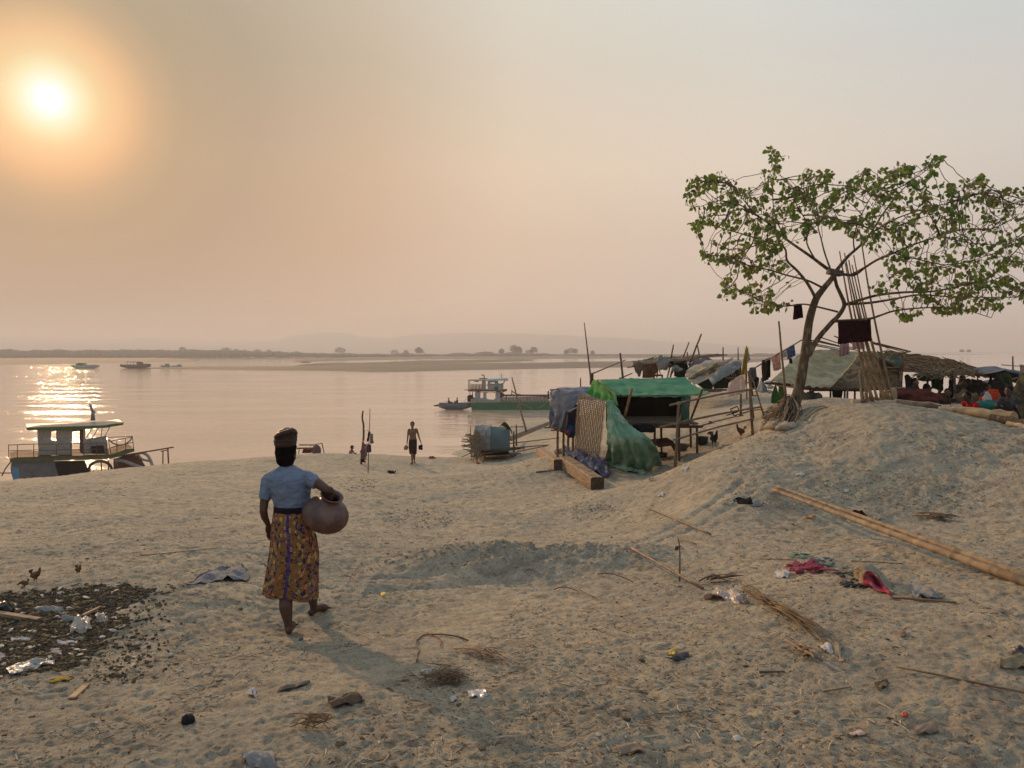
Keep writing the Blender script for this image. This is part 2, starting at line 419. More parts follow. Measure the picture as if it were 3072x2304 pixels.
mul = nd(nt, 'ShaderNodeMix', data_type='RGBA', blend_type='MULTIPLY'); mul.inputs[0].default_value = 1; L.new(ra.outputs[0], mul.inputs[6]); L.new(re_.outputs[0], mul.inputs[7])
ns = nd(nt, 'ShaderNodeTexNoise'); ns.inputs['Scale'].default_value = 1.6; ns.inputs['Detail'].default_value = 2; L.new(nrm.outputs[0], ns.inputs['Vector'])
mn = nd(nt, 'ShaderNodeMapRange'); mn.inputs[3].default_value = 8.6; mn.inputs[4].default_value = 9.3; L.new(ns.outputs[0], mn.inputs[0])
bg2 = nd(nt, 'ShaderNodeBackground'); L.new(mul.outputs[2], bg2.inputs[0]); L.new(mn.outputs[0], bg2.inputs[1])
mxs = nd(nt, 'ShaderNodeMixShader'); mxs.inputs[0].default_value = .96; L.new(bg1.outputs[0], mxs.inputs[1]); L.new(bg2.outputs[0], mxs.inputs[2])
L.new(mxs.outputs[0], out.inputs['Surface'])

# the hazy air over the river
hm = bpy.data.materials.new('hazy_air'); hm.use_nodes = True; hn = hm.node_tree
for n in list(hn.nodes): hn.nodes.remove(n)
ho = nd(hn, 'ShaderNodeOutputMaterial'); pv = nd(hn, 'ShaderNodeVolumePrincipled')
pv.inputs['Color'].default_value = (.99, .95, .93, 1); pv.inputs['Density'].default_value = 0.0005; pv.inputs['Density Attribute'].default_value = ''
pv.inputs['Anisotropy'].default_value = 0.15; pv.inputs['Temperature Attribute'].default_value = ''
hn.links.new(pv.outputs[0], ho.inputs['Volume'])
hz = MB().box((0, 2500, 51), (9600, 5400, 126)).build('haze', hm, smooth=False)
props(hz, kind='stuff')

# ------------------------------------------------------------------ ground sheet
def ground_sheet():
    rs = [0.15, .4, .7, 1.0]; r = 1.25
    while r < 150:
        rs.append(r); r *= 1 + (0.0030 if r < 22 else 0.0042 if r < 50 else .012)
    while r < 4900:
        rs.append(r); r *= 1.15
    rs = np.array(rs)
    a = list(np.arange(-41, 41, 0.125)) + list(np.arange(41, 319, 3.0))
    a = np.radians(np.array(a)); nr, na = len(rs), len(a)
    X = rs[:, None] * np.sin(a)[None]; Y = rs[:, None] * np.cos(a)[None]
    X = X.ravel(); Y = Y.ravel()
    Z = base_h(X, Y) + np.where(X * X + Y * Y < 160 ** 2, detail(X, Y), 0)
    v = np.empty((nr * na + 1, 3), np.float32); v[:-1, 0] = X; v[:-1, 1] = Y; v[:-1, 2] = Z; v[-1] = (0, 0, H(0, 0))
    i = np.arange(nr - 1)[:, None] * na; j = np.arange(na)[None]; j1 = (j + 1) % na
    q = np.stack([i + j, i + j1, i + na + j1, i + na + j], -1).reshape(-1, 4)[:, ::-1]
    t = np.stack([np.full(na, nr * na), j1[0], j[0]], -1)
    me = bpy.data.meshes.new('ground')
    me.vertices.add(len(v)); me.vertices.foreach_set('co', v.ravel())
    nl = q.size + t.size; me.loops.add(nl); me.loops.foreach_set('vertex_index', np.concatenate([q.ravel(), t.ravel()]).astype(np.int32))
    npo = len(q) + len(t); me.polygons.add(npo)
    me.polygons.foreach_set('loop_start', np.concatenate([np.arange(len(q)) * 4, len(q) * 4 + np.arange(len(t)) * 3]).astype(np.int32))
    me.update(calc_edges=True); me.validate()
    me.polygons.foreach_set('use_smooth', np.ones(len(me.polygons), bool))
    o = bpy.data.objects.new('ground', me); COL.objects.link(o); props(o, kind='structure')
    return o
gm = bpy.data.materials.new('river_sand'); gm.use_nodes = True; g = gm.node_tree; L = g.links; b = g.nodes['Principled BSDF']
b.inputs['Roughness'].default_value = .95; b.inputs['Specular IOR Level'].default_value = .1
tc = nd(g, 'ShaderNodeTexCoord')
def nz(scale, det=5, rough=.6, st=None):
    n = nd(g, 'ShaderNodeTexNoise'); n.inputs['Scale'].default_value = scale; n.inputs['Detail'].default_value = det; n.inputs['Roughness'].default_value = rough
    if st:
        mp = nd(g, 'ShaderNodeMapping'); mp.inputs['Scale'].default_value = st; L.new(tc.outputs['Object'], mp.inputs[0]); L.new(mp.outputs[0], n.inputs['Vector'])
    else: L.new(tc.outputs['Object'], n.inputs['Vector'])
    return n
def rng(src, a, b_, c=0, d=1):
    m = nd(g, 'ShaderNodeMapRange'); m.inputs[1].default_value = a; m.inputs[2].default_value = b_; m.inputs[3].default_value = c; m.inputs[4].default_value = d; L.new(src, m.inputs[0]); return m.outputs[0]
def mixc(f, a, bb):
    m = nd(g, 'ShaderNodeMix', data_type='RGBA')
    if hasattr(f, 'is_linked') or hasattr(f, 'node'): L.new(f, m.inputs[0])
    else: m.inputs[0].default_value = f
    for s_, i in ((a, 6), (bb, 7)):
        if isinstance(s_, tuple): m.inputs[i].default_value = (*s_, 1)
        else: L.new(s_, m.inputs[i])
    return m.outputs[2]
SAND = (.54,.44,.30); SAND2 = (.40,.35,.262)
c = mixc(rng(nz(.8, 5, .65).outputs[0], .38, .64), SAND, SAND2)
c = mixc(rng(nz(6, 6).outputs[0], .42, .70, 0, .8), c, (.25,.20,.145))
c = mixc(rng(nz(34, 4).outputs[0], .56, .70, 0, .7), c, (.13,.10,.07))
c = mixc(rng(nz(60, 3).outputs[0], .62, .72, 0, .7), c, (.56,.47,.34))
c = mixc(rng(nz(95, 2).outputs[0], .60, .68, 0, .75), c, (.11,.085,.06))
L.new(c, b.inputs['Base Color'])
bp1 = nd(g, 'ShaderNodeBump'); bp1.inputs['Distance'].default_value = .030; bp1.inputs['Strength'].default_value = 1; L.new(nz(34, 7, .78).outputs[0], bp1.inputs['Height'])
bp2 = nd(g, 'ShaderNodeBump'); bp2.inputs['Distance'].default_value = .055; bp2.inputs['Strength'].default_value = .8; L.new(nz(7, 6, .6).outputs[0], bp2.inputs['Height']); L.new(bp1.outputs[0], bp2.inputs['Normal'])
L.new(bp2.outputs[0], b.inputs['Normal'])
ground = ground_sheet(); ground.data.materials.append(gm)

# ------------------------------------------------------------------ river
wm = bpy.data.materials.new('river_water'); wm.use_nodes = True; g = wm.node_tree; L = g.links; b = g.nodes['Principled BSDF']
b.inputs['Base Color'].default_value = (.64,.455,.31,1); b.inputs['Roughness'].default_value = .06; b.inputs['IOR'].default_value = 1.33; b.inputs['Specular IOR Level'].default_value = .5
tc = nd(g, 'ShaderNodeTexCoord')
n1 = nz(.50, 3, .5, (.75, 1.1, 1)); n2 = nz(1.9, 3, .6, (.8, 1.1, 1)); n3 = nz(.07, 4, .65, (.3, 1.6, 1))
ad = nd(g, 'ShaderNodeMath', operation='MULTIPLY_ADD'); L.new(n2.outputs[0], ad.inputs[0]); ad.inputs[1].default_value = .34; L.new(n1.outputs[0], ad.inputs[2])
pt = rng(n3.outputs[0], .44, .60, .22, 1.0)
bp = nd(g, 'ShaderNodeBump'); bp.inputs['Distance'].default_value = .185; L.new(pt, bp.inputs['Strength']); L.new(ad.outputs[0], bp.inputs['Height']); L.new(bp.outputs[0], b.inputs['Normal'])
wb = MB()
xs = [-4600 + i * 400 for i in range(24)]; ys = [-60 + i * 200 for i in range(26)]
wb.grid([[(x, y, WATER) for x in xs] for y in ys])
wo = wb.build('water', wm, smooth=False); props(wo, kind='structure')

# sandbars, far bank and hills
def land(name, pts_near, pts_far, h, m, nx=160, ny=10, rough=1.0, seed=0):
    """low land between a near and a far shoreline; both polylines of (x, y)"""
    def at(pl, t):
        return crm([Vector((p[0], p[1], 0)) for p in pl], t)
    rows = []
    for j in range(ny + 1):
        v = j / ny; row = []
        for i in range(nx + 1):
            u = i / nx; a = at(pts_near, u); q = at(pts_far, u); p = a.lerp(q, v)
            wob = mnoise.noise(Vector((p.x * .02, p.y * .01, seed))) + .4 * mnoise.noise(Vector((p.x * .09, p.y * .03, seed)))
            p.y += wob * rough * 6 * (p.y / 400)
            e = min(v, 1 - v, u * 4, (1 - u) * 4) * 2.4; e = min(1, e) ** .5
            p.z = WATER - .25 + (h + .25) * e * (1 + .3 * wob)
            row.append(p)
        rows.append(row)
    o = MB().grid(rows).build(name, m, base=(0, 0, 0)); props(o, kind='structure'); return o
def wpt(u, v):                               # river surface point seen at survey pixel of the 3072 frame
    d = ray(u, v); t = (WATER - EYE) / d.z; return (d.x * t, d.y * t)
barm = mat('bar_sand', (.15,.12,.09), .9, (.10,.085,.065), .02, bump=.2, bscale=.3)
barg = mat('bar_scrub', (.08,.09,.045), .95, (.13,.11,.07), .03)
bnkm = mat('far_bank_soil', (.11,.10,.08), .95, (.08,.075,.055), .01)
hillm = mat('hazed_hill_scrub', (.36,.31,.25), .95, (.40,.35,.28), .004)  # pale scrub colour with the distant haze mixed into it
land('sandbar', [wpt(u, v) for u, v in [(430,1105),(700,1110),(1000,1113),(1150,1118),(1400,1112),(1700,1106),(2050,1098),(2420,1078)]],
     [wpt(u, v) for u, v in [(430,1103),(620,1101),(830,1099),(1000,1096),(1300,1091),(1700,1086),(2050,1080),(2420,1072)]], 1.0, barm, seed=1)
land('sandbar_strip', [wpt(u, v) for u, v in [(880,1100.5),(1000,1099),(1160,1096.5),(1300,1092),(1480,1087),(1600,1082)]],
     [wpt(u, v) for u, v in [(880,1098.5),(1000,1093),(1160,1088),(1300,1083.5),(1480,1080),(1600,1079)]], 1.3, barg, seed=2)
land('sandbar_upstream', [wpt(u, v) for u, v in [(-700,1108),(-200,1100),(0,1096),(200,1094),(420,1089),(500,1086.5),(600,1085.5)]],
     [wpt(u, v) for u, v in [(-700,1076),(-200,1076),(0,1075.5),(200,1075),(420,1074.5),(500,1076),(600,1083)]], 1.6, barm, seed=3)
land('sandbar_downstream', [wpt(u, v) for u, v in [(880,1088),(1050,1082),(1300,1078),(1620,1077),(2000,1074),(2500,1066)]],
     [wpt(u, v) for u, v in [(880,1080),(1050,1074),(1300,1071),(1620,1069),(2000,1066),(2500,1062)]], 1.5, barm, seed=6)
land('sandbar_point', [wpt(u, v) for u, v in [(2300,1063),(2500,1060.5),(2700,1059.4),(2900,1058.6),(3040,1057.6)]],
     [wpt(u, v) for u, v in [(2300,1060),(2500,1058.8),(2700,1058.4),(2900,1057.9),(3040,1057.2)]], .8, bnkm, seed=5)
land('far_bank', [wpt(u, v) for u, v in [(-900,1074),(0,1073),(500,1072),(900,1071),(1300,1069),(1800,1066),(2200,1063),(2600,1060)]],
     [(-2300, 1850), (-1500, 1900), (-900, 1900), (-300, 1900), (200, 1850), (600, 1800), (850, 1750), (1100, 1700)], 1.6, bnkm, nx=240, ny=14, seed=4)
def ridge(name, prof, Y, depth, seed):
    """hill range: prof = (survey u, survey v of the skyline)"""
    rows = []; n = 220
    for j in range(9):
        row = []; s_ = math.sin(math.pi * j / 8) ** .8
        for i in range(n + 1):
            t = i / n; u = lerp(prof[0][0], prof[-1][0], t)
            for k in range(len(prof) - 1):
                if prof[k][0] <= u <= prof[k+1][0]:
                    f = (u - prof[k][0]) / (prof[k+1][0] - prof[k][0]); f = f * f * (3 - 2 * f); v = lerp(prof[k][1], prof[k+1][1], f); break
            top = W(u, v, Y); top.z += 3.5 * mnoise.noise(Vector((u * .012, seed, 0))) + 1.6 * mnoise.noise(Vector((u * .05, seed, 3)))
            y = Y + (j / 4 - 1) * depth
            row.append((top.x * (1 + (j / 4 - 1) * .02), y, lerp(WATER, top.z, s_)))
        rows.append(row)
    o = MB().grid(rows).build(name, hillm, base=(0, 0, 0)); props(o, kind='structure'); return o
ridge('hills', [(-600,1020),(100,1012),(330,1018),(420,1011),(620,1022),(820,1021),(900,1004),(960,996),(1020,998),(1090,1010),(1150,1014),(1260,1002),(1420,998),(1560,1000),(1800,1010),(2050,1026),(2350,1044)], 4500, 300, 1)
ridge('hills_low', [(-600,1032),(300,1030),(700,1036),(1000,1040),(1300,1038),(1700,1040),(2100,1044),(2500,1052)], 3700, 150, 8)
# ------------------------------------------------------------------ shared materials
def paint(name, c, c2=None, r=.55, sc_=3): return mat(name, c, r, c2 or tuple(x * .6 for x in c), sc_, bump=.004, bscale=20, contrast=(.45, .75), amount=.8, spec=.08)
M_white = paint('dull_white_paint', (.30,.28,.24), (.15,.135,.115))
M_green = paint('green_paint', (.075,.115,.045), (.04,.055,.03))
M_hullgreen = paint('faded_green_hull_paint', (.04,.14,.065), (.06,.065,.04), .8)
M_rust = paint('rusty_steel', (.12,.06,.04), (.06,.04,.035), .8)
M_dark = paint('dark_oily_steel', (.014,.011,.010), (.03,.02,.016), .7)
M_hullw = paint('grey_white_hull_paint', (.135,.13,.13), (.06,.06,.065))
M_blue = paint('sky_blue_paint', (.10,.24,.38))
M_roofw = paint('pale_roof_paint', (.28,.26,.21), (.19,.18,.15), .9)
M_glassd = mat('window_glass', (.45,.42,.36), .15, spec=.6)
M_pipe = paint('grey_hose', (.28,.27,.25))
M_skin = mat('brown_skin', (.085,.040,.024), .6, (.06,.028,.018), 6, bump=.001, bscale=60, spec=.35)
M_skinl = mat('tan_skin', (.20,.10,.055), .55, (.15,.075,.042), 6)
M_hair = mat('black_hair', (.004,.003,.003), .75, (.009,.006,.005), 40, bump=.002, bscale=120, stretch=(1,1,.3), spec=.04)

def hull(mb, a, b, beam, depth, sheer=.15, blunt=.5, n=14):
    """open boat hull lofted from stern a to bow b (points on the gunwale line)"""
    a = Vector(a); b = Vector(b); d = (b - a); L_ = d.length; d.normalize(); sd_ = d.cross(Vector((0,0,1))).normalized(); rings = []
    for i in range(n + 1):
        t = i / n; wv = beam / 2 * max(.04, min(1, (1 - abs(2 * t - 1) ** (2 + 6 * blunt))))
        up = sheer * abs(2 * t - 1) ** 2.2; c = a + d * L_ * t; r = []
        for (q, z) in ((-1, 0), (-.94, -.45), (-.7, -.85), (0, -1), (.7, -.85), (.94, -.45), (1, 0), (.9, 0.0), (.8, -.3), (0, -.4), (-.8, -.3), (-.9, 0.0)):
            r.append(c + sd_ * wv * q + Vector((0, 0, up + depth * z * (1 - .35 * abs(2 * t - 1) ** 3))))
        rings.append(r)
    return mb.ring_loft(rings)

# ------------------------------------------------------------------ small body helper (used for all people)
def limb(mb, pts, rad, n=10, k=3):
    P = smoothpath(pts, (len(pts) - 1) * k + 1); rr = [crm([Vector((r, 0, 0)) for r in rad], i / (len(P) - 1)).x for i in range(len(P))]
    mb.tube(P, rr, n); mb.ell(P[0], rr[0], 10, 6); mb.ell(P[-1], rr[-1], 10, 6)
def hand_on(mb, wrist, tip, side, s=1.0, curl=.5, thumb=True):
    """palm, four unequal bent fingers and a thumb; side = direction of the thumb edge"""
    wrist = Vector(wrist); d = (Vector(tip) - wrist).normalized(); side = Vector(side); side = (side - d * side.dot(d)).normalized(); nrm_ = d.cross(side)
    palm = wrist + d * .05 * s
    M = Matrix((side, nrm_, d)).transposed()
    mb.ell(palm, (.040 * s, .016 * s, .052 * s), 10, 8, M)
    for i, L_ in enumerate((.075, .085, .079, .062)):
        o = (1.5 - i) / 1.5 * .029 * s; p0 = palm + side * o + d * .035 * s; L2 = L_ * s
        a = curl * .5; p1 = p0 + (d * math.cos(a) + nrm_ * math.sin(a)) * L2 * .45 + side * o * .18
        a = curl * 1.3; p2 = p1 + (d * math.cos(a) + nrm_ * math.sin(a)) * L2 * .32
        a = curl * 2.0; p3 = p2 + (d * math.cos(a) + nrm_ * math.sin(a)) * L2 * .25
        mb.tube([p0, p1, p2, p3], [.0095 * s, .009 * s, .008 * s, .0065 * s], 6)
    if thumb:
        p0 = palm + side * .030 * s - d * .02 * s
        mb.tube([p0, p0 + side * .025 * s + d * .018 * s, p0 + side * .034 * s + d * .042 * s + nrm_ * .012 * s], [.012 * s, .011 * s, .008 * s], 6)
def foot_on(mb, ankle, heel, toe, s=1.0):
    ankle, heel, toe = Vector(ankle), Vector(heel), Vector(toe); d = (toe - heel); L_ = d.length; d.normalize(); sd_ = d.cross(Vector((0,0,1))).normalized()
    mb.tube([ankle, ankle * .4 + heel * .6 + d * .02], [.036 * s, .036 * s], 10)
    mb.tube(smoothpath([heel + Vector((0,0,.03 * s)), heel.lerp(toe, .35) + Vector((0,0,.042 * s)), heel.lerp(toe, .65) + Vector((0,0,.026 * s)), toe + Vector((0,0,.016 * s)) - d * .03], 8), [.030*s,.036*s,.036*s,.036*s,.038*s,.036*s,.030*s,.022*s], 10)
    mb.ell(heel + Vector((0,0,.028 * s)), .031 * s)
    for i in range(5):
        o = (i - 2) * .0175 * s; l = (.0, .004, .002, -.004, -.012)[i] * s
        p = toe - d * .035 * s + sd_ * o + Vector((0,0,.014 * s)); mb.tube([p, p + d * (.036 * s + l) + sd_ * o * .25], [.011 * s, .0085 * s], 6)
def head_on(mb, c, face, s=1.0, up=(0,0,1)):
    """skull with jaw, nose, brow, eye sockets, lips and ears; face = the way the face looks"""
    c = Vector(c); f = Vector(face).normalized(); up = Vector(up); up = (up - f * up.dot(f)).normalized(); r = f.cross(up)
    M = Matrix((r, f, up)).transposed()
    P = lambda x, y, z: c + M @ Vector((x, y, z)) * s
    mb.ell(P(0, -.012, .022), (.076 * s, .094 * s, .088 * s), 16, 12, M)
    mb.ell(P(0, .022, -.045), (.058 * s, .066 * s, .066 * s), 14, 10, M)
    mb.ell(P(0, .062, -.094), (.026 * s, .022 * s, .018 * s), 8, 6, M)
    mb.tube([P(0, .088, .012), P(0, .108, -.028), P(0, .094, -.036)], [.009 * s, .015 * s, .010 * s], 8)
    mb.ell(P(0, .088, -.058), (.024 * s, .010 * s, .006 * s), 8, 6, M); mb.ell(P(0, .087, -.069), (.021 * s, .010 * s, .007 * s), 8, 6, M)
    for q in (-1, 1):
        mb.ell(P(.032 * q, .078, .022), (.024 * s, .010 * s, .006 * s), 8, 6, M)
        mb.ell(P(.031 * q, .074, .004), (.013 * s, .010 * s, .008 * s), 8, 6, M)
        mb.ell(P(.078 * q, -.006, -.012), (.008 * s, .018 * s, .030 * s), 8, 6, M)
        mb.ell(P(.045 * q, .050, -.022), (.020 * s, .022 * s, .018 * s), 8, 6, M)
def torso_on(mb, pelvis, chest, neck, head, wid, s=1.0, fwd=None):
    """hips, waist, ribcage and neck; wid = unit vector from left to right shoulder"""
    x = Vector(wid).normalized()
    def ring(c, rx, ry, y, n=16): return [c + x * math.cos(2*math.pi*i/n) * rx + y * math.sin(2*math.pi*i/n) * ry for i in range(n)]
    P = smoothpath([pelvis, pelvis.lerp(chest, .5), chest, chest.lerp(neck, .55), neck], 9)
    rx = [.150,.148,.128,.128,.140,.150,.140,.085,.045]; ry = [.105,.108,.092,.092,.100,.104,.088,.065,.042]; rings = []
    for i, p in enumerate(P):
        t = (P[min(i+1, 8)] - P[max(i-1, 0)]).normalized(); y = t.cross(x).normalized(); rings.append(ring(p, rx[i] * s, ry[i] * s, y))
    mb.ring_loft(rings); mb.tube([neck - (head - neck) * .3, neck, neck.lerp(head, .6)], [.055 * s, .048 * s, .050 * s], 10)
def figure(name, label, J, mats, base, s=1.0, voxel=.011, face=(0,-1,0), hair=True, clothes=(), hat=None, hands=True):
    """a person from joints J (world points); clothes: list of (name, material, MB)"""
    root = thing(name, label, 'person', base); mb = MB()
    torso_on(mb, J['pel'], J['chest'], J['neck'], J['head'], J['shr'] - J['shl'], s)
    for q in 'lr':
        sh, el, wr, hd = J['sh' + q], J['el' + q], J['wr' + q], J['ha' + q]
        limb(mb, [J['chest'].lerp(J['neck'], .5).lerp(sh, .6), sh, el], [.045 * s, .046 * s, .033 * s]); limb(mb, [el, wr], [.034 * s, .023 * s])
        if hands: hand_on(mb, wr, hd, (J['pel'] - wr).cross(hd - wr).cross(hd - wr) + Vector((.001, .1, 0)), s)
        hp, kn, an = J['hp' + q], J['kn' + q], J['an' + q]
        limb(mb, [hp, hp.lerp(kn, .5), kn], [.080 * s, .070 * s, .050 * s]); limb(mb, [kn, kn.lerp(an, .35), an], [.050 * s, .050 * s, .030 * s])
        foot_on(mb, an, J['he' + q], J['to' + q], s)
    head_on(mb, J['head'], face, s)
    mb.build('body', mats[0], root, remesh=voxel, smoothmod=2)
    if hair:
        f = Vector(face).normalized(); h = MB()
        h.ell(J['head'] + Vector((0,0,.040 * s)) - f * .022 * s, (.086 * s, .090 * s, .082 * s), 14, 10, nz=.08)
        h.ell(J['head'] + Vector((0,0,.0 * s)) - f * .035 * s, (.080 * s, .074 * s, .085 * s), 14, 10, nz=.08)
        h.build('hair', M_hair, root, remesh=voxel * .9)
    for nm, m, cm, kw in clothes: cm.build(nm, m, root, **kw)
    return root

# ------------------------------------------------------------------ white and green dredger at the left bank
B0 = C2(100, 790, 54.0); e1 = Vector((math.cos(R(33)), math.sin(R(33)), 0)); e2 = Vector((-e1.y, e1.x, 0)); nB = Vector((e1.y, -e1.x, 0))
def onB(a, b, off=0.0):                      # survey pixel of C2 -> point on the dredger's near side plane shifted off metres back
    d = ray(*C2.uv(a, b)); o = Vector((0, 0, EYE)); p0 = B0 + e2 * off
    return o + d * ((p0 - o).dot(nB) / d.dot(nB))
dr = thing('river_dredger', 'white and green dredger boat with wheelhouse, moored behind the sandbank by the sun glitter', 'dredger', (B0.x, B0.y, WATER))
def slab(mb, pl, thick, off=0.0):             # polygon traced on the near plane, given thickness backwards
    f = [onB(a, b, off) for a, b in pl]; k = [p + e2 * thick for p in f]; n = len(f)
    mb.add(f + k, [tuple(range(n)), tuple(range(2 * n - 1, n - 1, -1))] + [(i, i + n, (i + 1) % n + n, (i + 1) % n) for i in range(n)])
    return mb
# deck house walls with openings: near wall in strips, far wall and ends
zt = onB(380, 478, .5); hw = MB()
for pl in [[(385,478),(532,476),(532,742),(402,748)], [(532,476),(532,500),(582,500),(582,476)], [(532,592),(532,742),(585,742),(585,592)], [(582,476),(582,742),(612,742),(612,476)], [(612,476),(612,742),(748,738),(748,474)],
           [(862,470),(862,735),(884,733),(884,470)], [(884,585),(884,733),(1105,722),(1105,545)]]:
    slab(hw, pl, .06, .5)
for pl in [[(400,500),(400,742),(530,742),(530,500)], [(600,500),(600,742),(740,740),(740,500)], [(830,640),(830,735),(1100,722),(1100,600)], [(400,478),(400,500),(870,500),(870,472)]]:
    slab(hw, pl, .06, 3.0)
hw.beam(onB(402, 615, .5), onB(402, 615, 3.06), .06, 1.9); hw.beam(onB(1104, 625, .55), onB(1104, 625, 3.0), .06, 1.0)
hw.build('wall', M_white, dr, smooth=False)
fr = MB()
for a, b in [((884,585),(950,470)),((950,578),(1020,465)),((1045,560),(1060,462)),((1085,550),(1138,455)),((884,585),(1105,545)),((884,470),(1138,455))]:
    fr.beam(onB(*a, .5), onB(*b, .5), .05); fr.beam(onB(*a, 3.0), onB(*b, 3.0), .05)
fr.build('window_frame', M_white, bpy.data.objects['wall'], smooth=False)
dd_ = MB(); slab(dd_, [(826,482),(826,708),(864,706),(864,480)], .04, .56); dd_.build('door', M_rust, dr, smooth=False)
rf = MB(); slab(rf, [(278,488),(278,462),(700,452),(1080,438),(1280,408),(1280,430),(1085,462),(700,484)], 3.5, .1); rf.build('roof_edge', M_green, dr, smooth=False)
rt = MB(); 
A = [onB(278,460,.08), onB(1085,436,.08), onB(1284,405,.3), onB(1284,405,2.9), onB(1085,436,3.6), onB(278,460,3.6)]
for p in A: p.z += .0
mid = [A[0].lerp(A[5], .5) + e1 * .8 + Vector((0,0,.14)), A[2].lerp(A[3], .5) - e1 * .8 + Vector((0,0,.14))]
rt.add(A + mid, [(0,1,7,6),(1,2,7),(2,3,7),(3,4,7),(4,5,6,7),(5,0,6)]); rt.build('roof', M_roofw, dr, smooth=False, solid=.05)
pl_ = MB(); slab(pl_, [(100,782),(160,768),(1100,742),(1150,740),(1310,682),(1390,678),(1390,702),(1140,782),(105,812)], 3.9, 0); pl_.build('upper_deck', M_rust, dr, smooth=False)
pl_ = MB(); slab(pl_, [(100,786),(160,784),(1100,758),(1150,752),(1310,692),(1394,684),(1394,706),(1140,786),(105,816)], .03, -.04); pl_.build('deck_edge', M_green, dr, smooth=False)
rl = MB()
def rail(p, q, off=0.0, r=.028): rl.tube([onB(*p, off), onB(*q, off)], r, 6)
for off in (0.03, 3.85):
    rail((400,632),(1110,617),off); rail((400,696),(1110,680),off); rail((90,640),(400,628),off); rail((95,700),(400,690),off)
    for x in (90, 180, 350, 583, 735, 870, 1000, 1110): rail((x, 636 - x * .018),(x, 775 - x*.03),off)
for p, q in [((1110,560),(1372,550)),((1372,550),(1388,690)),((1120,560),(1150,740)),((1210,600),(1212,715)),((1300,572),(1303,690)),((1150,665),(1372,612)),((1150,600),(1372,556))]:
    rail(p, q, .03); rail(p, q, 3.6)
rl.tube([onB(1372,550,.03), onB(1372,550,3.6)], .03, 6); rl.tube([onB(1382,612,.03), onB(1382,612,3.6)], .03, 6); rl.build('railing', M_rust, dr)
cn = MB(); cn.tube(smoothpath([onB(1125,580,1.0), onB(1180,625,.8), onB(1260,640,.5), onB(1330,610,.4), onB(1372,560,.3)], 14), .05, 6); cn.build('hanging_hose', M_green, dr)
ms = MB(); ms.tube([onB(965,385,1.8), onB(962,300,1.8), onB(935,210,1.8), onB(905,160,1.8)], [.17,.11,.05,.02], 8); ms.tube([onB(918,238,1.8), onB(962,230,1.8)], .04, 6)
ms.tube([onB(965,320,1.8), onB(990,295,1.8), onB(960,270,1.8)], .05, 6); ms.build('mast', paint('grey_mast_paint', (.2,.18,.2)), dr)
hb = MB(); slab(hb, [(130,812),(565,806),(580,880),(640,1060),(150,1060),(110,900)], 3.6, .12); hb.build('hull', M_hullw, dr, smooth=False)
bp_ = MB(); slab(bp_, [(128,868),(196,880),(200,995),(132,995)], .02, .09); bp_.build('blue_patch', M_blue, [q_ for q_ in dr.children if q_.name.startswith('hull')][0], smooth=False)
hd = MB(); slab(hd, [(570,806),(880,800),(905,860),(925,935),(1000,950),(1000,1060),(640,1060),(585,900)], .05, .2); slab(hd, [(925,948),(1175,948),(1290,900),(1290,1060),(925,1060)], 3.2, .3); slab(hd, [(565,806),(800,800),(800,1060),(565,1060)], .05, 3.4)
hd.build('engine_bay', M_dark, dr, smooth=False)  # near-black slabs paint in the deep shade of the open bay
br = MB(); slab(br, [(1175,790),(1260,760),(1400,722),(1460,780),(1510,860),(1400,905),(1290,925),(1240,860)], .08, 1.4); slab(br, [(1175,795),(1240,860),(1290,925),(1180,945)], .06, .5); br.build('bow_plate', M_rust, dr, smooth=False)
wh = MB()
def arc(cx, cy, rx, ry, a0, a1, off, r, n=14): wh.tube([onB(cx + rx * math.cos(R(a0 + (a1 - a0) * i / n)), cy - ry * math.sin(R(a0 + (a1 - a0) * i / n)), off) for i in range(n + 1)], r, 6)
arc(1040, 895, 125, 95, 5, 190, 1.2, .06); arc(1040, 895, 110, 80, 5, 190, 2.4, .05)
for x in (1050, 1125): wh.tube([onB(x, 800, 1.6), onB(x, 950, 1.6)], .05, 6)
wh.tube([onB(960,915,1.4), onB(1020,870,1.4)], .03, 6); wh.build('pump_wheel', M_rust, dr)
ho_ = MB(); ho_.tube(smoothpath([onB(1180,795,.6), onB(1280,805,.5), onB(1400,850,.4), onB(1500,885,.3)], 14), .13, 8); ho_.tube(smoothpath([onB(1400,745,.8), onB(1470,720,.7), onB(1540,760,.6), onB(1585,865,.5)], 14), .11, 8)
ho_.tube(smoothpath([onB(1430,745,.9), onB(1480,790,.8), onB(1560,810,.7), onB(1580,850,.6)], 12), .09, 8); ho_.build('suction_hose', M_pipe, dr)
bo = MB(); bo.tube([onB(1170,765,.5), onB(1500,712,.4), onB(1800,662,.3)], .06, 6); bo.tube([onB(1740,672,.3), onB(1748,850,.3)], .06, 6); bo.tube([onB(1690,700,.3), onB(1688,850,.3)], .05, 6); bo.tube([onB(1665,705,.3), onB(1750,690,.3)], .04, 6); bo.build('boom', M_rust, dr)
for a, b in [((740,482),(822,482))]: pass
sl = MB(); sl.tube([onB(120,800,.1), onB(60,880,-.2), onB(20,960,-.4)], .04, 6); sl.tube([onB(0,930,-.3), onB(120,930,.1)], .04, 6); sl.build('side_ladder', M_rust, dr)
bx_ = MB(); slab(bx_, [(945,658),(1075,650),(1085,720),(955,728)], .5, .08); bx_.build('deck_locker', M_dark, dr, smooth=False)
# mooring boom or plank lying along the crest
pk = MB(); pk.beam(C2(1620,856,50), C2(2330,822,50), .16); props(pk.build('mooring_plank', M_dark, smooth=False), 'long dark plank lying along the sand crest right of the white dredger', 'plank')

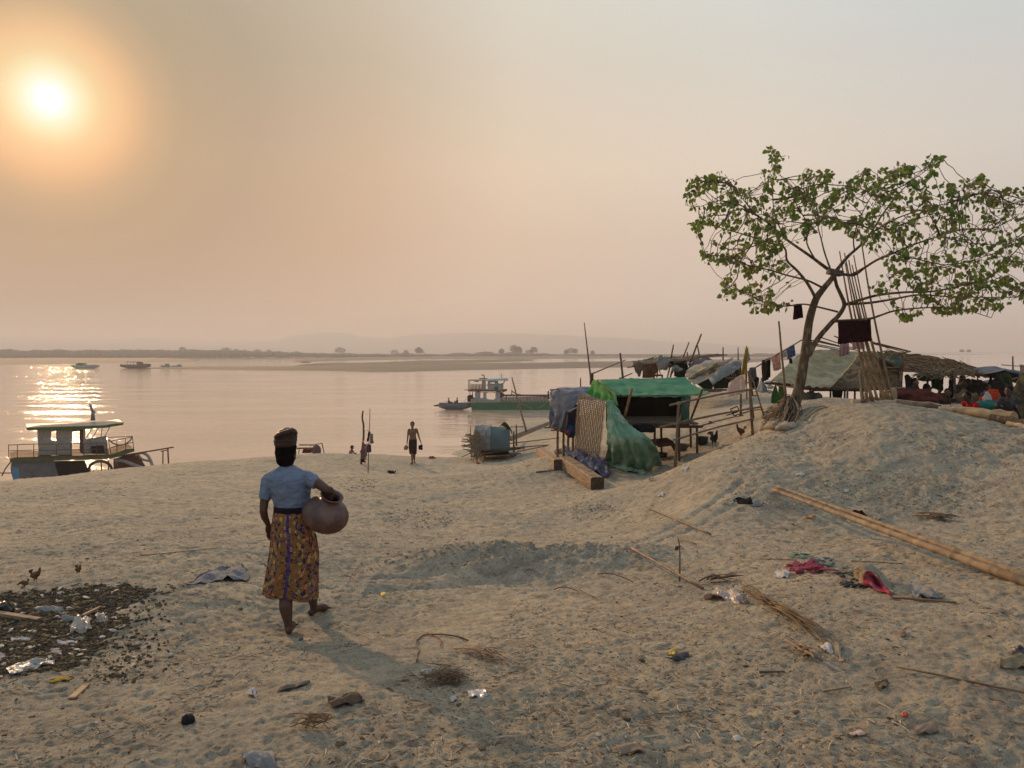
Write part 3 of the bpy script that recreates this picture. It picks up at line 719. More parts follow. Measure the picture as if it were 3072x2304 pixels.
# ------------------------------------------------------------------ green dredging barge on open water
YG = 129.0
def g(a, b, o=0.0): return C3(a, b, YG) + Vector((0, o, 0))
gb = thing('dredging_barge', 'green hulled dredging barge with two deck white wheelhouse on the river', 'barge', (C3(1000, 790, YG).x, YG, WATER))
def gpoly(mb, pl, th, o=0.0):
    f = [g(a, b, o) for a, b in pl]; k = [p + Vector((0, th, 0)) for p in f]; n = len(f)
    mb.add(f + k, [tuple(range(n)), tuple(range(2 * n - 1, n - 1, -1))] + [(i, i + n, (i + 1) % n + n, (i + 1) % n) for i in range(n)])
    return mb
gpoly(MB(), [(572,700),(1640,692),(1900,695),(1900,800),(600,800)], 5.0).build('hull', M_hullgreen, gb, smooth=False)
gpoly(MB(), [(585,650),(640,650),(760,672),(960,690),(960,700),(585,700)], 4.8, .1).build('stern_bulwark', M_white, gb, smooth=False)
m = MB()
for x0, x1 in ((640,712),(750,792),(912,975)): gpoly(m, [(x0,560),(x1,560),(x1,690),(x0,672)], .1, .3)
for x0, x1 in ((640,700),(915,975)): gpoly(m, [(x0,560),(x1,560),(x1,690),(x0,672)], .1, 4.2)
gpoly(m, [(792,560),(912,560),(905,575),(880,566),(820,566),(800,580)], .1, .3); gpoly(m, [(792,640),(812,662),(890,662),(912,640),(912,690),(792,685)], .1, .3); gpoly(m, [(712,560),(750,560),(750,570),(712,566)], .1, .3); gpoly(m, [(712,640),(750,636),(750,680),(712,680)], .1, .3)
m.build('lower_wall', paint('grey_white_paint', (.32,.32,.32)), gb, smooth=False)
m = MB(); gpoly(m, [(550,536),(1010,536),(1065,532),(1065,542),(1020,552),(550,552)], 4.6, .0); m.build('upper_deck', M_rust, gb, smooth=False)
m = MB(); gpoly(m, [(735,400),(780,400),(782,535),(722,535)], .9, .4)
m.build('funnel_casing', M_white, gb, smooth=False)
m = MB()
for pl in [[(810,408),(832,408),(832,535),(810,535)],[(832,408),(900,406),(900,430),(832,430)],[(832,462),(900,462),(900,535),(832,535)],[(858,430),(868,430),(868,462),(858,462)],[(900,405),(948,403),(948,490),(900,490)],[(985,440),(1018,440),(1018,535),(990,535)],[(948,460),(990,460),(990,535),(948,535)]]: gpoly(m, pl, .08, .4)
for pl in [[(832,462),(1000,462),(1000,535),(832,535)],[(810,408),(835,408),(835,535),(810,535)]]: gpoly(m, pl, .08, 3.6)
m.build('wheelhouse_wall', M_white, gb, smooth=False)
gpoly(MB(), [(905,425),(945,425),(945,488),(905,488)], .03, .33).build('green_hatch', paint('teal_paint', (.08,.30,.22)), gb, smooth=False)
m = MB(); gpoly(m, [(780,392),(1060,376),(1086,398),(1080,408),(800,410)], 4.4, .1); m.build('roof', paint('pale_blue_roof_paint', (.38,.48,.50)), gb, smooth=False)
gpoly(MB(), [(552,400),(800,398),(800,408),(700,410),(680,425),(640,425),(620,410),(552,408)], 4.0, .2).build('awning', M_white, gb, smooth=False)
m = MB()
for o in (.1, 4.4):
    for p, q in [((553,405),(553,550)),((560,472),(735,474)),((560,500),(735,500)),((600,475),(600,535)),((645,475),(645,535)),((690,475),(690,535)),((785,474),(812,474)),((1045,405),(1015,450)),((560,530),(735,530))]: m.tube([g(*p, o), g(*q, o)], .05, 6)
m.build('railing', M_rust, gb)
m = MB(); m.tube([g(690,384,2), g(800,388,2)], .09, 6); m.tube([g(758,384,2), g(757,345,2), g(722,333,2)], .09, 6); m.tube([g(990,378,2), g(990,320,2)], .04, 6); m.build('mast', M_rust, gb)
m = MB(); m.tube([g(500,530), g(560,530)], .07, 6); m.tube([g(1000,562), g(1068,538)], .07, 6); m.tube([g(985,565,.3), g(1040,600,.3), g(1060,640,.3)], .09, 6); gpoly(m, [(960,575),(985,568),(1040,612),(975,640)], 3, .5)
m.build('stair', M_rust, gb)
m = MB()
for i in range(14): x = 978 + i * 46; gpoly(m, [(x, 628 - i * .8), (x + 40, 628 - i * .8), (x + 40, 690), (x, 690)], .08, .5)
m.build('side_panel', M_white, gb, smooth=False)
m = MB()
for i in range(15): x = 972 + i * 46; m.tube([g(x, 690, .4), g(x, 612, .4)], .05, 5)
m.tube([g(1000,608,.4), g(1640,612,.4)], .10, 6); m.tube([g(1000,612,3.4), g(1640,612,3.4)], .08, 6); m.tube([g(1130,530,1), g(1130,608,1)], .07, 6); m.tube([g(1130,550,1), g(1190,588,1), g(1300,610,1), g(1600,606,1)], .09, 6)
m.build('pipe_rack', M_rust, gb)
m = MB(); gpoly(m, [(538,612),(605,606),(605,650),(585,690),(538,690)], 2.5, .4); m.tube([g(572,560,.5), g(572,615,.5)], .06, 5); m.tube([g(605,560,.5), g(605,615,.5)], .06, 5); m.build('engine_block', M_dark, gb, smooth=False)
m = MB()
for xs in ((1185,775,1260,715,1400,780), (1480,775,1540,740,1610,680)): m.tube(smoothpath([g(xs[0],xs[1],-.15), g(xs[2],xs[3],-.15), g(xs[4],xs[5],-.15)], 10), .05, 5)
m.build('mooring_rope', paint('rope_grey', (.3,.27,.22)), gb)

# long narrow service boat astern of the barge, with two people
sb = thing('longboat', 'low grey blue wooden longboat nosed against the green barge stern', 'longboat', (C3(370,760,YG).x, YG + 1, WATER))
m = MB(); hull(m, g(150,712,1), g(600,706,1), 1.7, 1.15, sheer=.10, blunt=.8); m.build('hull', paint('slate_boat_paint', (.12,.13,.15)), sb)
m = MB(); gpoly(m, [(155,740),(222,748),(215,765),(175,752)], 1.2, .4); m.build('stern_board', M_white, sb, smooth=False)
m = MB(); m.tube([g(160,722,1), g(105,745,1)], .06, 6); m.ell(g(120,745,1), (.5,.2,.12)); m.build('outboard_shaft', M_dark, sb)
m = MB(); gpoly(m, [(318,700),(345,700),(345,712),(318,712)], .6, .8); m.tube([g(235,690,1), g(290,686,1)], .03, 5); m.build('cargo_box', M_dark, sb, smooth=False)
m = MB(); m.tube([g(440,760,1), g(530,640,1)], .03, 5); m.build('stern_line', M_pipe, sb)
M_shirtdk = mat('dark_red_shirt', (.10,.03,.03), .9); M_shirtdk2 = mat('dark_brown_shirt', (.07,.04,.035), .9)
def seated(name, label, c, face, s, skin, cloth_m, lean=0.0, knees=.35, voxel=.016, hair=True, extra=(), arms=None):
    """a person sitting or squatting at c (seat point)"""
    c = Vector(c); f = Vector(face).normalized(); r = f.cross(Vector((0,0,1))); up = Vector((0,0,1))
    pel = c + up * .10 * s; chest = pel + (up * math.cos(lean) + f * math.sin(lean)) * .30 * s; neck = chest + (up * math.cos(lean) + f * math.sin(lean * 1.2)) * .20 * s
    head = neck + (up * .14 + f * (.02 + .08 * math.sin(lean))) * s
    J = dict(pel=pel, chest=chest, neck=neck, head=head)
    for q, k in (('l', -1), ('r', 1)):
        J['sh'+q] = chest.lerp(neck, .72) + r * k * .175 * s; J['el'+q] = J['sh'+q] - up * .20 * s + f * .14 * s + r * k * .04 * s
        J['wr'+q] = J['el'+q] + f * .20 * s - up * .06 * s - r * k * .05 * s; J['ha'+q] = J['wr'+q] + f * .14 * s - up * .05 * s
        J['hp'+q] = pel + r * k * .09 * s - up * .02; J['kn'+q] = pel + f * .34 * s + r * k * .17 * s + up * knees * .6 * s; J['an'+q] = pel + f * .26 * s + r * k * .12 * s - up * .04 * s
        J['he'+q] = J['an'+q] - f * .03 - up * .06; J['to'+q] = J['an'+q] + f * .17 * s - up * .06
        if arms: J['el'+q] = J['sh'+q] + arms[0] * s; J['wr'+q] = J['el'+q] + arms[1] * s; J['ha'+q] = J['wr'+q] + arms[1].normalized() * .15 * s
    cl = MB(); torso_on(cl, pel - up * .02, chest, neck - up * .03, neck - up * .02, r, s * 1.14)
    for q in 'lr': limb(cl, [chest.lerp(neck, .5), J['sh'+q], J['sh'+q].lerp(J['el'+q], .55)], [.06*s, .060*s, .052*s])
    lo = MB(); lo.ell(pel, (.19*s, .18*s, .13*s))
    for q in 'lr': limb(lo, [J['hp'+q], J['kn'+q]], [.10*s, .075*s]); limb(lo, [J['kn'+q], J['an'+q]], [.075*s, .055*s])
    lo.tube([J['knl'], J['knr']], .06 * s, 8)
    return figure(name, label, J, [skin], c, s, voxel, face, hair, [('shirt', cloth_m[0], cl, dict(remesh=voxel)), ('sarong', cloth_m[1], lo, dict(remesh=voxel))] + list(extra)), J
seated('person', 'person sitting near the motor end of the longboat', g(285,724,1), (1,0,0), 1.25, M_skin, (M_shirtdk2, M_shirtdk2), hair=True, voxel=.03)
seated('person', 'person sitting amidships in the longboat close to the barge', g(400,722,1), (-1,-.3,0), 1.3, M_skin, (M_shirtdk, M_shirtdk2), hair=True, voxel=.03)
seated('person', 'person with dark hair at the barge wheelhouse front on the upper deck', g(955,520,1), (1,-.3,0), 1.15, M_skin, (M_dark, M_dark), voxel=.03)
seated('person', 'person in dark clothes crouching at the far bow end of the barge', g(1622,660,1.5), (-1,-.3,0), 1.6, M_skin, (M_dark, M_dark), voxel=.03)

# ------------------------------------------------------------------ far boats, 425 m away beyond the bar
def far_boat(name, label, x0, x1, vb, vt, parts, Y=425, deckm=M_dark):
    a = C7(x0, vb, Y); b = C7(x1, vb, Y); Hh = C7(x0, vt, Y).z - a.z; L_ = (b - a).length
    t = thing(name, label, 'boat', ((a.x + b.x) / 2, Y, WATER - .1))
    m = MB(); hull(m, a + Vector((0,0,Hh*.45)), b + Vector((0,0,Hh*.45)), L_ * .2, Hh * .55, sheer=Hh * .13, blunt=.35); m.build('hull', deckm, t)
    for nm, f0, f1, z0, z1, mm in parts:
        m = MB(); p = a.lerp(b, (f0 + f1) / 2); m.box(p + Vector((0, 0, Hh * (z0 + z1) / 2)), (L_ * (f1 - f0), L_ * .13, Hh * (z1 - z0))); m.build(nm, mm, t, smooth=False)
    return t
M_teal = paint('pale_teal_paint', (.24,.30,.28)); M_brownb = paint('brown_boat_paint', (.10,.07,.055))
far_boat('cargo_boat', 'pale teal cargo boat far off, leftmost of the boats beyond the bar', 475, 660, 342, 305, [('cabin',.18,.42,.45,.9,M_teal),('wheelhouse',.25,.5,.5,1.0,M_teal),('cargo_cover',.5,.85,.45,.68,M_teal)], deckm=M_teal)
t = far_boat('passenger_boat', 'far brown two deck boat with flat canopy near the bar edge', 797, 1002, 340, 298, [('canopy',.24,.66,.92,1.0,M_dark),('cabin',.58,.72,.4,.92,M_brownb),('stern_house',.72,.95,.4,.68,M_brownb),('deck_cargo',.28,.56,.45,.58,M_white)], deckm=M_brownb)
a_, b_ = C7(797, 340, 425), C7(1002, 340, 425); Hh = C7(797, 298, 425).z - a_.z
for f in (.26, .36, .46, .55):
    m = MB(); m.tube([a_.lerp(b_, f) + Vector((0, -.8, Hh * .45)), a_.lerp(b_, f) + Vector((0, -.8, Hh * .93))], .12, 5); m.build('canopy_post', M_dark, t)
far_boat('pilot_boat', 'small far pale boat with round cabin, left one of the close pair', 1065, 1132, 336, 312, [('cabin',.45,.85,.4,1.0,M_teal)], deckm=M_teal)
far_boat('ferry_boat', 'small far boat with low deck, right one of the close pair', 1138, 1208, 336, 316, [('cabin',.6,.9,.4,1.0,M_teal),('deck_cargo',.2,.55,.4,.6,M_teal)], deckm=M_teal)
far_boat('canoe', 'tiny far orange canoe left of the pale teal cargo boat', 320, 388, 347, 340, [('thwart',.4,.5,.4,.6,M_rust)], deckm=paint('orange_boat_paint', (.30,.12,.05)))
far_boat('flat_boat', 'tiny far dark flat boat drawn up on the upstream bar', 1993, 2062, 306, 297, [('cabin',.4,.55,.4,.9,M_dark)], Y=520)
def far_boat6(name, label, x0, x1, Y): 
    a = D6(x0, 238, Y); b = D6(x1, 238, Y); L_ = (b - a).length; t = thing(name, label, 'boat', ((a.x + b.x) / 2, Y, WATER))
    m = MB(); hull(m, a + Vector((0,0,2.2)), b + Vector((0,0,2.2)), L_ * .2, 2.4, sheer=.8); m.build('hull', M_dark, t); m = MB(); m.box((a + b) / 2 + Vector((0,0,3.4)), (L_ * .5, L_ * .12, 2.6)); m.build('cabin', M_dark, t, smooth=False)
far_boat6('moored_barge', 'far blurred barge on the thin right horizon bar, the lower left one', 1385, 1460, 1400)
far_boat6('moored_barge', 'far blurred barge on the thin right horizon bar, the taller right one', 1475, 1545, 1400)

# ------------------------------------------------------------------ far bank trees
M_ftree = mat('far_tree_leaves', (.12,.115,.085), .9, (.16,.15,.11), .6); M_ftrunk = mat('far_trunk_bark', (.10,.08,.06), .9)
def far_tree_proto(seed, wid, hgt, loc, label):
    rr = random.Random(seed); t = thing('riverbank_tree', label, 'tree', loc, 'round trees on the far bank'); o = Vector(loc)
    m = MB(); m.tube([o, o + Vector((0,0,hgt * .6))], [.35, .25], 6); m.build('trunk', M_ftrunk, t)
    m = MB()
    for i in range(700):
        while True:
            d = Vector((rr.uniform(-1,1), rr.uniform(-1,1), rr.uniform(-.55,1)))
            if .45 < d.length < 1: break
        q = 1 + .35 * mnoise.noise(d * 2 + Vector((seed,0,0))); p = o + Vector((d.x * wid * q, d.y * wid * q, hgt * .62 + d.z * hgt * .40 * q)); s_ = rr.uniform(.3, .7)
        ax = Vector((rr.uniform(-1,1), rr.uniform(-1,1), rr.uniform(-1,1))).normalized(); b_ = ax.cross(Vector((.3,.2,.9))).normalized()
        m.add([p + ax * s_, p + b_ * s_, p - ax * s_, p - b_ * s_], [(0,1,2,3)])
    m.build('crown', M_ftree, t, smooth=False); return t
TB = 1120
def fl(c, x, y): 
    p = c(x, y, TB); p.z = WATER + .8; return p
protos = [far_tree_proto(1, 8.5, 13.5, fl(C8, 45, 215), 'broad rounded far bank tree near the foot of the hill'),
          far_tree_proto(2, 5.5, 14, fl(C7, 1213, 222), 'far bank tree left of the row of five round trees'),
          far_tree_proto(3, 4.6, 11, fl(C8, 1115, 218), 'far bank tree just left of the tall clump')]
spec_ = [(C7,1503,1.0,'first of the five spaced far bank trees counted from the left'),(C7,1565,.8,'second of the five spaced far bank trees counted from the left'),(C7,1625,.9,'third of the five spaced far bank trees counted from the left'),
 (C7,1710,.8,'fourth of the five spaced far bank trees counted from the left'),(C7,1783,.75,'fifth of the five spaced far bank trees counted from the left'),(C7,400,.9,'lone round far bank tree above the pale teal cargo boat'),
 (C7,45,.6,'small far bank tree at the left edge of the view'),(C7,1118,.6,'low far bank tree above the small pale boats'),(C7,1965,.7,'small dark far bank tree beside the big rounded one'),
 (C8,407,.75,'low dome shaped tree between the big rounded one and the paired trees'),(C8,483,.7,'thin small tree left of the paired far bank trees'),(C8,565,1.25,'taller pale tree of the far bank pair'),(C8,578,.85,'darker lower tree of the far bank pair'),
 (C8,1200,1.25,'left half of the tall double clump on the far bank'),(C8,1228,1.35,'right half of the tall double clump on the far bank'),(C8,1300,.75,'smaller tree just right of the tall double clump'),(C8,1330,1.05,'rounded tree right of the tall double clump'),
 (C8,1545,.9,'left tree of the long low clump before the tall bare pole'),(C8,1575,.95,'middle tree of the long low clump before the tall bare pole'),(C8,1605,.85,'right tree of the long low clump before the tall bare pole'),(C8,1720,.8,'last low round tree right of the tall bare pole')]
for i, (c, x, k, lb) in enumerate(spec_):
    duplicate(protos[i % 3], fl(c, x, 218), rnd.uniform(0, 6), k * .95, lb)
m = MB()
for i in range(2600):
    u = rnd.uniform(-250, 1150); f = min(1, max(.3, (1250 - u) / 600)); Y = rnd.uniform(1030, 1090); p = W(u, 1072, Y); p.z = WATER + 1
    h = (6.8 + 1.8 * mnoise.noise(Vector((u * .02, 0, 0))) + rnd.uniform(-.8, .8)) * f + 1
    m.ell(p + Vector((0,0,h * .5)), (rnd.uniform(4,9), 3.5, h * .55), 7, 5, nz=.4)
for i in range(900):
    u = rnd.uniform(1000, 2500); Y = rnd.uniform(1130, 1300); p = W(u, 1066, Y); p.z = WATER + 1
    h = 1.8 + 3.5 * abs(mnoise.noise(Vector((u * .012, 5, 0)))) * 2
    m.ell(p + Vector((0,0,h * .4)), (rnd.uniform(4,12), 3.5, h * .55), 7, 5, nz=.45)
props(m.build('far_treeline', M_ftree, smooth=False), 'long low dark belt of woods along the far river bank', 'woods', kind='stuff')
# ------------------------------------------------------------------ camp materials
M_bam = mat('dry_bamboo', (.23,.15,.085), .65, (.14,.085,.05), 5, bump=.002, bscale=40, stretch=(1,1,.3))
M_bamd = mat('dark_bamboo', (.13,.080,.052), .75, (.075,.045,.03), 6, bump=.002, bscale=40)
M_bamy = mat('yellow_bamboo', (.27,.165,.07), .6, (.17,.095,.04), 5, bump=.002, bscale=40)
M_log = mat('peeled_log', (.58,.42,.26), .8, (.38,.25,.15), 4, bump=.004, bscale=25, stretch=(1,3,3))
M_timber = mat('sawn_timber', (.34,.23,.135), .85, (.21,.14,.085), 5, bump=.006, bscale=22, stretch=(1,1,4), col3=(.13,.085,.055), scale3=6)
M_timend = mat('dark_timber_end', (.10,.06,.04), .9, (.05,.03,.022), 14)
M_bark = mat('smooth_grey_brown_bark', (.15,.105,.065), .95, (.065,.045,.03), 9, bump=.03, bscale=22, stretch=(1,1,.35), col3=(.22,.16,.10), scale3=12, spec=.05)
M_woven = mat('woven_bamboo', (.50,.39,.26), .75, (.36,.26,.16), 9, bump=.002, bscale=50)
M_thatch = mat('brown_brush', (.26,.15,.07), .95, (.12,.07,.04), 8)
M_thatl = mat('pale_straw', (.30,.23,.14), .95, (.19,.14,.09), 8)
def tarp(name, c, c2=None, tr=.2, sc_=1.5, c3=None): return mat(name, c, .78, c2 or tuple(x * .65 for x in c), sc_, bump=.012, bscale=7, trans=tr, spec=.15, contrast=(.4,.7), col3=c3, scale3=2.5)
def fab(name, c, c2=None, tr=.12, sc_=9): return mat(name, c, .95, c2 or tuple(x * .6 for x in c), sc_, bump=.004, bscale=30, trans=tr, spec=.04)
T_green = tarp('green_tarp', (.085,.28,.14), (.06,.21,.10), .2, 2.5, (.12,.29,.18)); T_greenb = tarp('bright_green_tarp', (.05,.32,.07), (.03,.22,.05), .35)
T_greenp = tarp('pale_green_tarp', (.23,.38,.26), (.13,.29,.17), .22, 4, (.38,.48,.36)); T_dkgreen = tarp('dark_green_tarp', (.02,.05,.03), (.012,.03,.02), .05)
T_blue = tarp('faded_blue_tarp', (.22,.23,.27), (.30,.25,.22), .2, 2, (.10,.13,.20)); T_bluex = tarp('blue_violet_tarp', (.09,.10,.18), (.16,.15,.18), .1, 4, (.22,.20,.20))
T_grey = tarp('grey_tarp', (.22,.23,.22), (.15,.16,.16)); T_teal = tarp('teal_grey_tarp', (.12,.16,.155), (.10,.13,.125)); T_olive = tarp('olive_grey_tarp', (.50,.43,.26), (.32,.285,.175), .4, 4, (.58,.50,.34))
T_black = mat('painted_interior_shade', (.004,.004,.0035), .95, (.008,.006,.005), 3, spec=.02); T_mat = tarp('straw_mat', (.46,.36,.22), (.26,.20,.12), .15, 5, (.30,.27,.20)); T_navy = tarp('navy_tarp', (.03,.04,.09), (.05,.06,.09), .05)  # T_black is painted shade for shelter interiors, not a cloth
T_clear = tarp('dull_plastic', (.30,.29,.275), (.18,.175,.165), .25, 4); T_bgrey = tarp('blue_grey_tarp', (.12,.14,.17), (.08,.10,.13), .2, 3)
_k = [0]
def culm(mb, a, b, r, r2=None, n=7, bend=.0, nodes=True):
    """a bamboo pole with nodes"""
    r *= .68; r2 = r2 * .68 if r2 else None
    a = Vector(a); b = Vector(b); L_ = (b - a).length; k = max(4, int(L_ / .28) + 1) if nodes else 5; r2 = r2 or r * .75
    side = (b - a).cross(Vector((0.2, .9, .3))).normalized(); _k[0] += 1; pts = []; rad = []
    for i in range(k + 1):
        t = i / k; p = a.lerp(b, t) + side * (bend * math.sin(math.pi * t) + .25 * r * mnoise.noise(Vector((t * 4, _k[0], 0)))); rr = lerp(r, r2, t)
        if nodes and 0 < i < k:
            d = (b - a).normalized(); pts += [p - d * r * .5, p, p + d * r * .5]; rad += [rr * .96, rr * 1.14, rr * .96]
        else: pts.append(p); rad.append(rr)
    return mb.tube(pts, rad, n)
def pole(name, label, a, b, r, m=M_bamd, cat='pole', group=None, r2=None, bend=0):
    mb = MB(); culm(mb, a, b, r, r2, bend=bend); return props(mb.build(name, m), label, cat, group)
def sheet(name, m, rows, Ys, c, nu=26, nv=22, parent=None, label=None, cat='cloth', solid=.008, group=None, **kw):
    """cloth from surveyed rows; Ys: one distance per row or per point"""
    R_ = []
    for i, r in enumerate(rows):
        R_.append([c(p[0], p[1], (Ys[i][j] if hasattr(Ys[i], '__len__') else Ys[i])) for j, p in enumerate(r)])
    mb = cloth(R_, nu, nv, **kw); o = mb.build(name, m, parent, solid=solid)
    if parent is None: props(o, label, cat, group)
    return o
def block(mb, c, pl, Y, th):                   # traced polygon with true thickness behind it
    f = [c(a, b, Y) for a, b in pl]; k = [p + Vector((0, th, 0)) for p in f]; n = len(f)
    mb.add(f + k, [tuple(range(n)), tuple(range(2 * n - 1, n - 1, -1))] + [(i, i + n, (i + 1) % n + n, (i + 1) % n) for i in range(n)])
    return mb
def brush(mb, c, quad, Ys, count, r, length, seed=0, jit=.5, droop=0):
    """loose sticks laid over a quad (tl, tr, br, bl) of surveyed points"""
    rr = random.Random(seed); A, B, Cc, D = [c(p[0], p[1], y) for p, y in zip(quad, Ys)]
    for i in range(count):
        u, v = rr.random(), rr.random(); p = A.lerp(B, u).lerp(D.lerp(Cc, u), v); dr_ = (B - A).normalized()
        dr2 = (D - A).normalized(); d = (dr_ * (1 if rr.random() < .75 else .3) * rr.choice((-1, 1)) + dr2 * rr.uniform(-jit, jit) + Vector((0,0,rr.uniform(-.1,.12) - droop))).normalized()
        l = length * rr.uniform(.4, 1.1); q = p + Vector((rr.uniform(-.03,.03), rr.uniform(-.05,.05), rr.uniform(-.02,.05)))
        mb.tube([q - d * l / 2, q + Vector((0,0,rr.uniform(-.02,.03))), q + d * l / 2], [r, r * .9, r * .6], 4, caps=False)
    return mb

# ------------------------------------------------------------------ green tarp stilt shelter
sh = thing('stilt_shelter', 'low stilt shelter roofed with a smooth green tarp, dark open front', 'shelter', Gc(C4, 1150, 900))
rows = [[(585,283),(800,276),(1100,268),(1440,262)],[(640,330),(830,330),(1180,322),(1520,335)],[(720,385),(860,392),(1230,380),(1600,380)],[(775,432),(900,436),(1280,440),(1672,416)]]
sheet('roof_tarp', T_green, rows, [21.2,20.5,19.8,19.1], C4, 80, 40, sh, amp=.035, fr=2.0, seed=1, solid=.012, fold=.012, foldn=9, ragged=.015)
sheet('gable_tarp', T_greenb, [[(588,282),(600,290),(640,300),(690,330)],[(540,340),(600,370),(690,390),(775,432)],[(500,400),(580,450),(680,490),(785,515)]], [[21.0,20.6,20.0,19.4],[21,20.4,19.6,19.0],[20.9,20.2,19.5,18.95]], C4, 22, 16, sh, amp=.06, fr=4, seed=2, fold=.05, foldn=5)
m = MB(); m.tube(smoothpath([C4(630,292,19.9), C4(700,350,19.5), C4(770,420,19.05), C4(778,470,18.95), C4(795,525,18.9)], 12), .035, 6); m.build('tarp_hem', tarp('pale_green_hem', (.22,.36,.16)), sh)
m = MB(); block(m, C4, [(690,420),(1480,420),(1480,740),(690,740)], 21.3, .04); m.beam(C4(740,600,19.4), C4(740,600,21.3), .04, .95); m.build('lining_or_shade_sheet', T_black, sh, smooth=False)  # black back and side sheets stand in for the shade under the roof
m = MB()
for (a, b) in (((790,433),19.2),((1580,425),19.2)): pass
culm(m, C4(600,288,21.2), C4(1440,266,21.2), .03); culm(m, C4(775,440,19.15), C4(1590,425,19.15), .028); m.build('roof_pole', M_bamd, sh)
sheet('side_tarp', tarp('side_green_tarp', (.03,.11,.07), (.05,.13,.13), .1, 6), [[(1400,440),(1440,438),(1485,436)],[(1405,560),(1440,560),(1480,560)],[(1395,680),(1430,690),(1470,684)]], [[19.4,20.2,21.2]]*3, C4, 16, 16, sh, amp=.04, fr=4, seed=5, fold=.03)
m = MB(); culm(m, C4(935,362,18.8), C4(862,650,19.0), .055, .05); m.build('prop_pole', M_bamy, sh)
m = MB(); culm(m, C4(1603,375,18.9), C4(1488,672,19.6), .045, .04); m.build('prop_pole', M_bamd, sh)
m = MB()
for i in range(26): x = 850 + i * 28; m.beam(C4(x, 697, 19.3), C4(x - 20 * 0, 697, 19.3) + Vector((-.05, 2.0, 0)), .09, .03)
m.build('platform', M_bam, sh, smooth=False)
m = MB(); culm(m, C4(840,712,19.3), C4(1610,722,19.3), .05); culm(m, C4(900,728,19.4), C4(1600,735,19.4), .03); culm(m, C4(850,690,19.25), C4(1560,705,19.25), .02)
for i in range(8): x = 930 + i * 84; m.tube([C4(x,700,19.22), C4(x,735,19.22)], .016, 5)
m.build('platform_edge', M_bamd, sh)
for x, y0, Y in ((1150,735,19.5),(1212,740,20.6),(1380,735,19.6),(1550,725,19.9),(900,730,20.5),(1490,735,21.0),(760,735,20.8)):
    p = C4(x, y0, Y); q = Vector((p.x + .02, p.y, H(p.x, p.y) - .15)); m = MB(); culm(m, q, p, .05, .045); m.build('leg', M_bamd, sh)

# green drape pulled down to the sand
b0 = [Gc(C4, a, b_, .02) for a, b_ in ((700,1062),(830,1118),(1000,1150),(1120,1140),(1222,1075))]
R0 = [[C4(a, b_, Y) for a, b_, Y in r] for r in (
    [(690,482,19.0),(712,476,18.95),(735,476,18.95),(755,482,18.95),(772,492,18.95)],
    [(690,600,18.95),(730,600,18.7),(765,610,18.6),(805,615,18.7),(838,625,18.8)],
    [(692,740,18.9),(750,740,18.5),(830,735,18.45),(900,728,18.6),(960,745,18.7)],
    [(700,900,18.8),(800,890,18.35),(930,880,18.25),(1060,860,18.4),(1140,880,18.6)])] + [b0]
mb = cloth(R0, 110, 90, amp=.035, fr=4.5, seed=9, fold=.06, foldn=5.3, ragged=.04); props(mb.build('draped_tarp', T_greenp, solid=.01), 'pale green tarp draped from the green shelter down to the sand', 'tarp')
mb = MB(); P_ = smoothpath([Gc(C4,700,1075,.02), Gc(C4,800,1118,.03), Gc(C4,930,1150,.03), Gc(C4,1030,1158,.02)], 21)
mb = cloth([[p + Vector((0,.15,.10)) for p in P_[::4]], [p + Vector((0,-.05,.06)) for p in P_[::4]], [p + Vector((0,-.28,.0)) for p in P_[::4]]], 30, 10, amp=.07, fr=6, seed=4, ragged=.05); mb.build('fold', T_greenp, bpy.data.objects['draped_tarp'], solid=.01)

# woven bamboo panel
TL, TR, BR, BL = C4(425,415,18.95), C4(683,480,18.75), Gc(C4,620,1062,.01), Gc(C4,388,988,.01)
def pq(u, v): return TL.lerp(TR, u).lerp(BL.lerp(BR, u), v)
nP = (TR - TL).cross(BL - TL).normalized(); nP = nP if nP.y < 0 else -nP
m = MB(); nv_, nh_ = 15, 34
for i in range(nv_):
    u = (i + .5) / nv_; w_ = (TR - TL).length / nv_ * .62; pts = []; e0 = rnd.uniform(-.02, 0); e1_ = rnd.uniform(1, 1.03)
    dx = (TR - TL).normalized(); P0 = []; P1 = []
    for k in range(nh_ * 2 + 1):
        v = lerp(e0, e1_, k / (nh_ * 2)); bul = .05 * math.sin(v * 3) * math.sin(u * 3.1); p = pq(u, v) + nP * (.012 * math.sin(math.pi * (v * nh_ / 3 + i)) + bul)
        P0.append(p - dx * w_ / 2); P1.append(p + dx * w_ / 2)
    m.grid([P0, P1])
for k in range(nh_):
    v = (k + .5) / nh_; P0 = []; P1 = []; dz = (BL - TL).normalized() * (BL - TL).length / nh_ * .22
    for i in range(nv_ * 2 + 1):
        u = lerp(-.025 + rnd.uniform(-.01,.02), 1.03, i / (nv_ * 2)); bul = .05 * math.sin(v * 3) * math.sin(u * 3.1); p = pq(u, v + .004 * math.sin(i)) - nP * (.012 * math.sin(math.pi * (v * nh_ / 3 + u * nv_ )) - bul)
        P0.append(p - dz); P1.append(p + dz)
    m.grid([P0, P1])
props(m.build('woven_panel', M_woven, solid=.006, smooth=False), 'upright woven split bamboo panel leaning between blue and green tarps', 'panel')

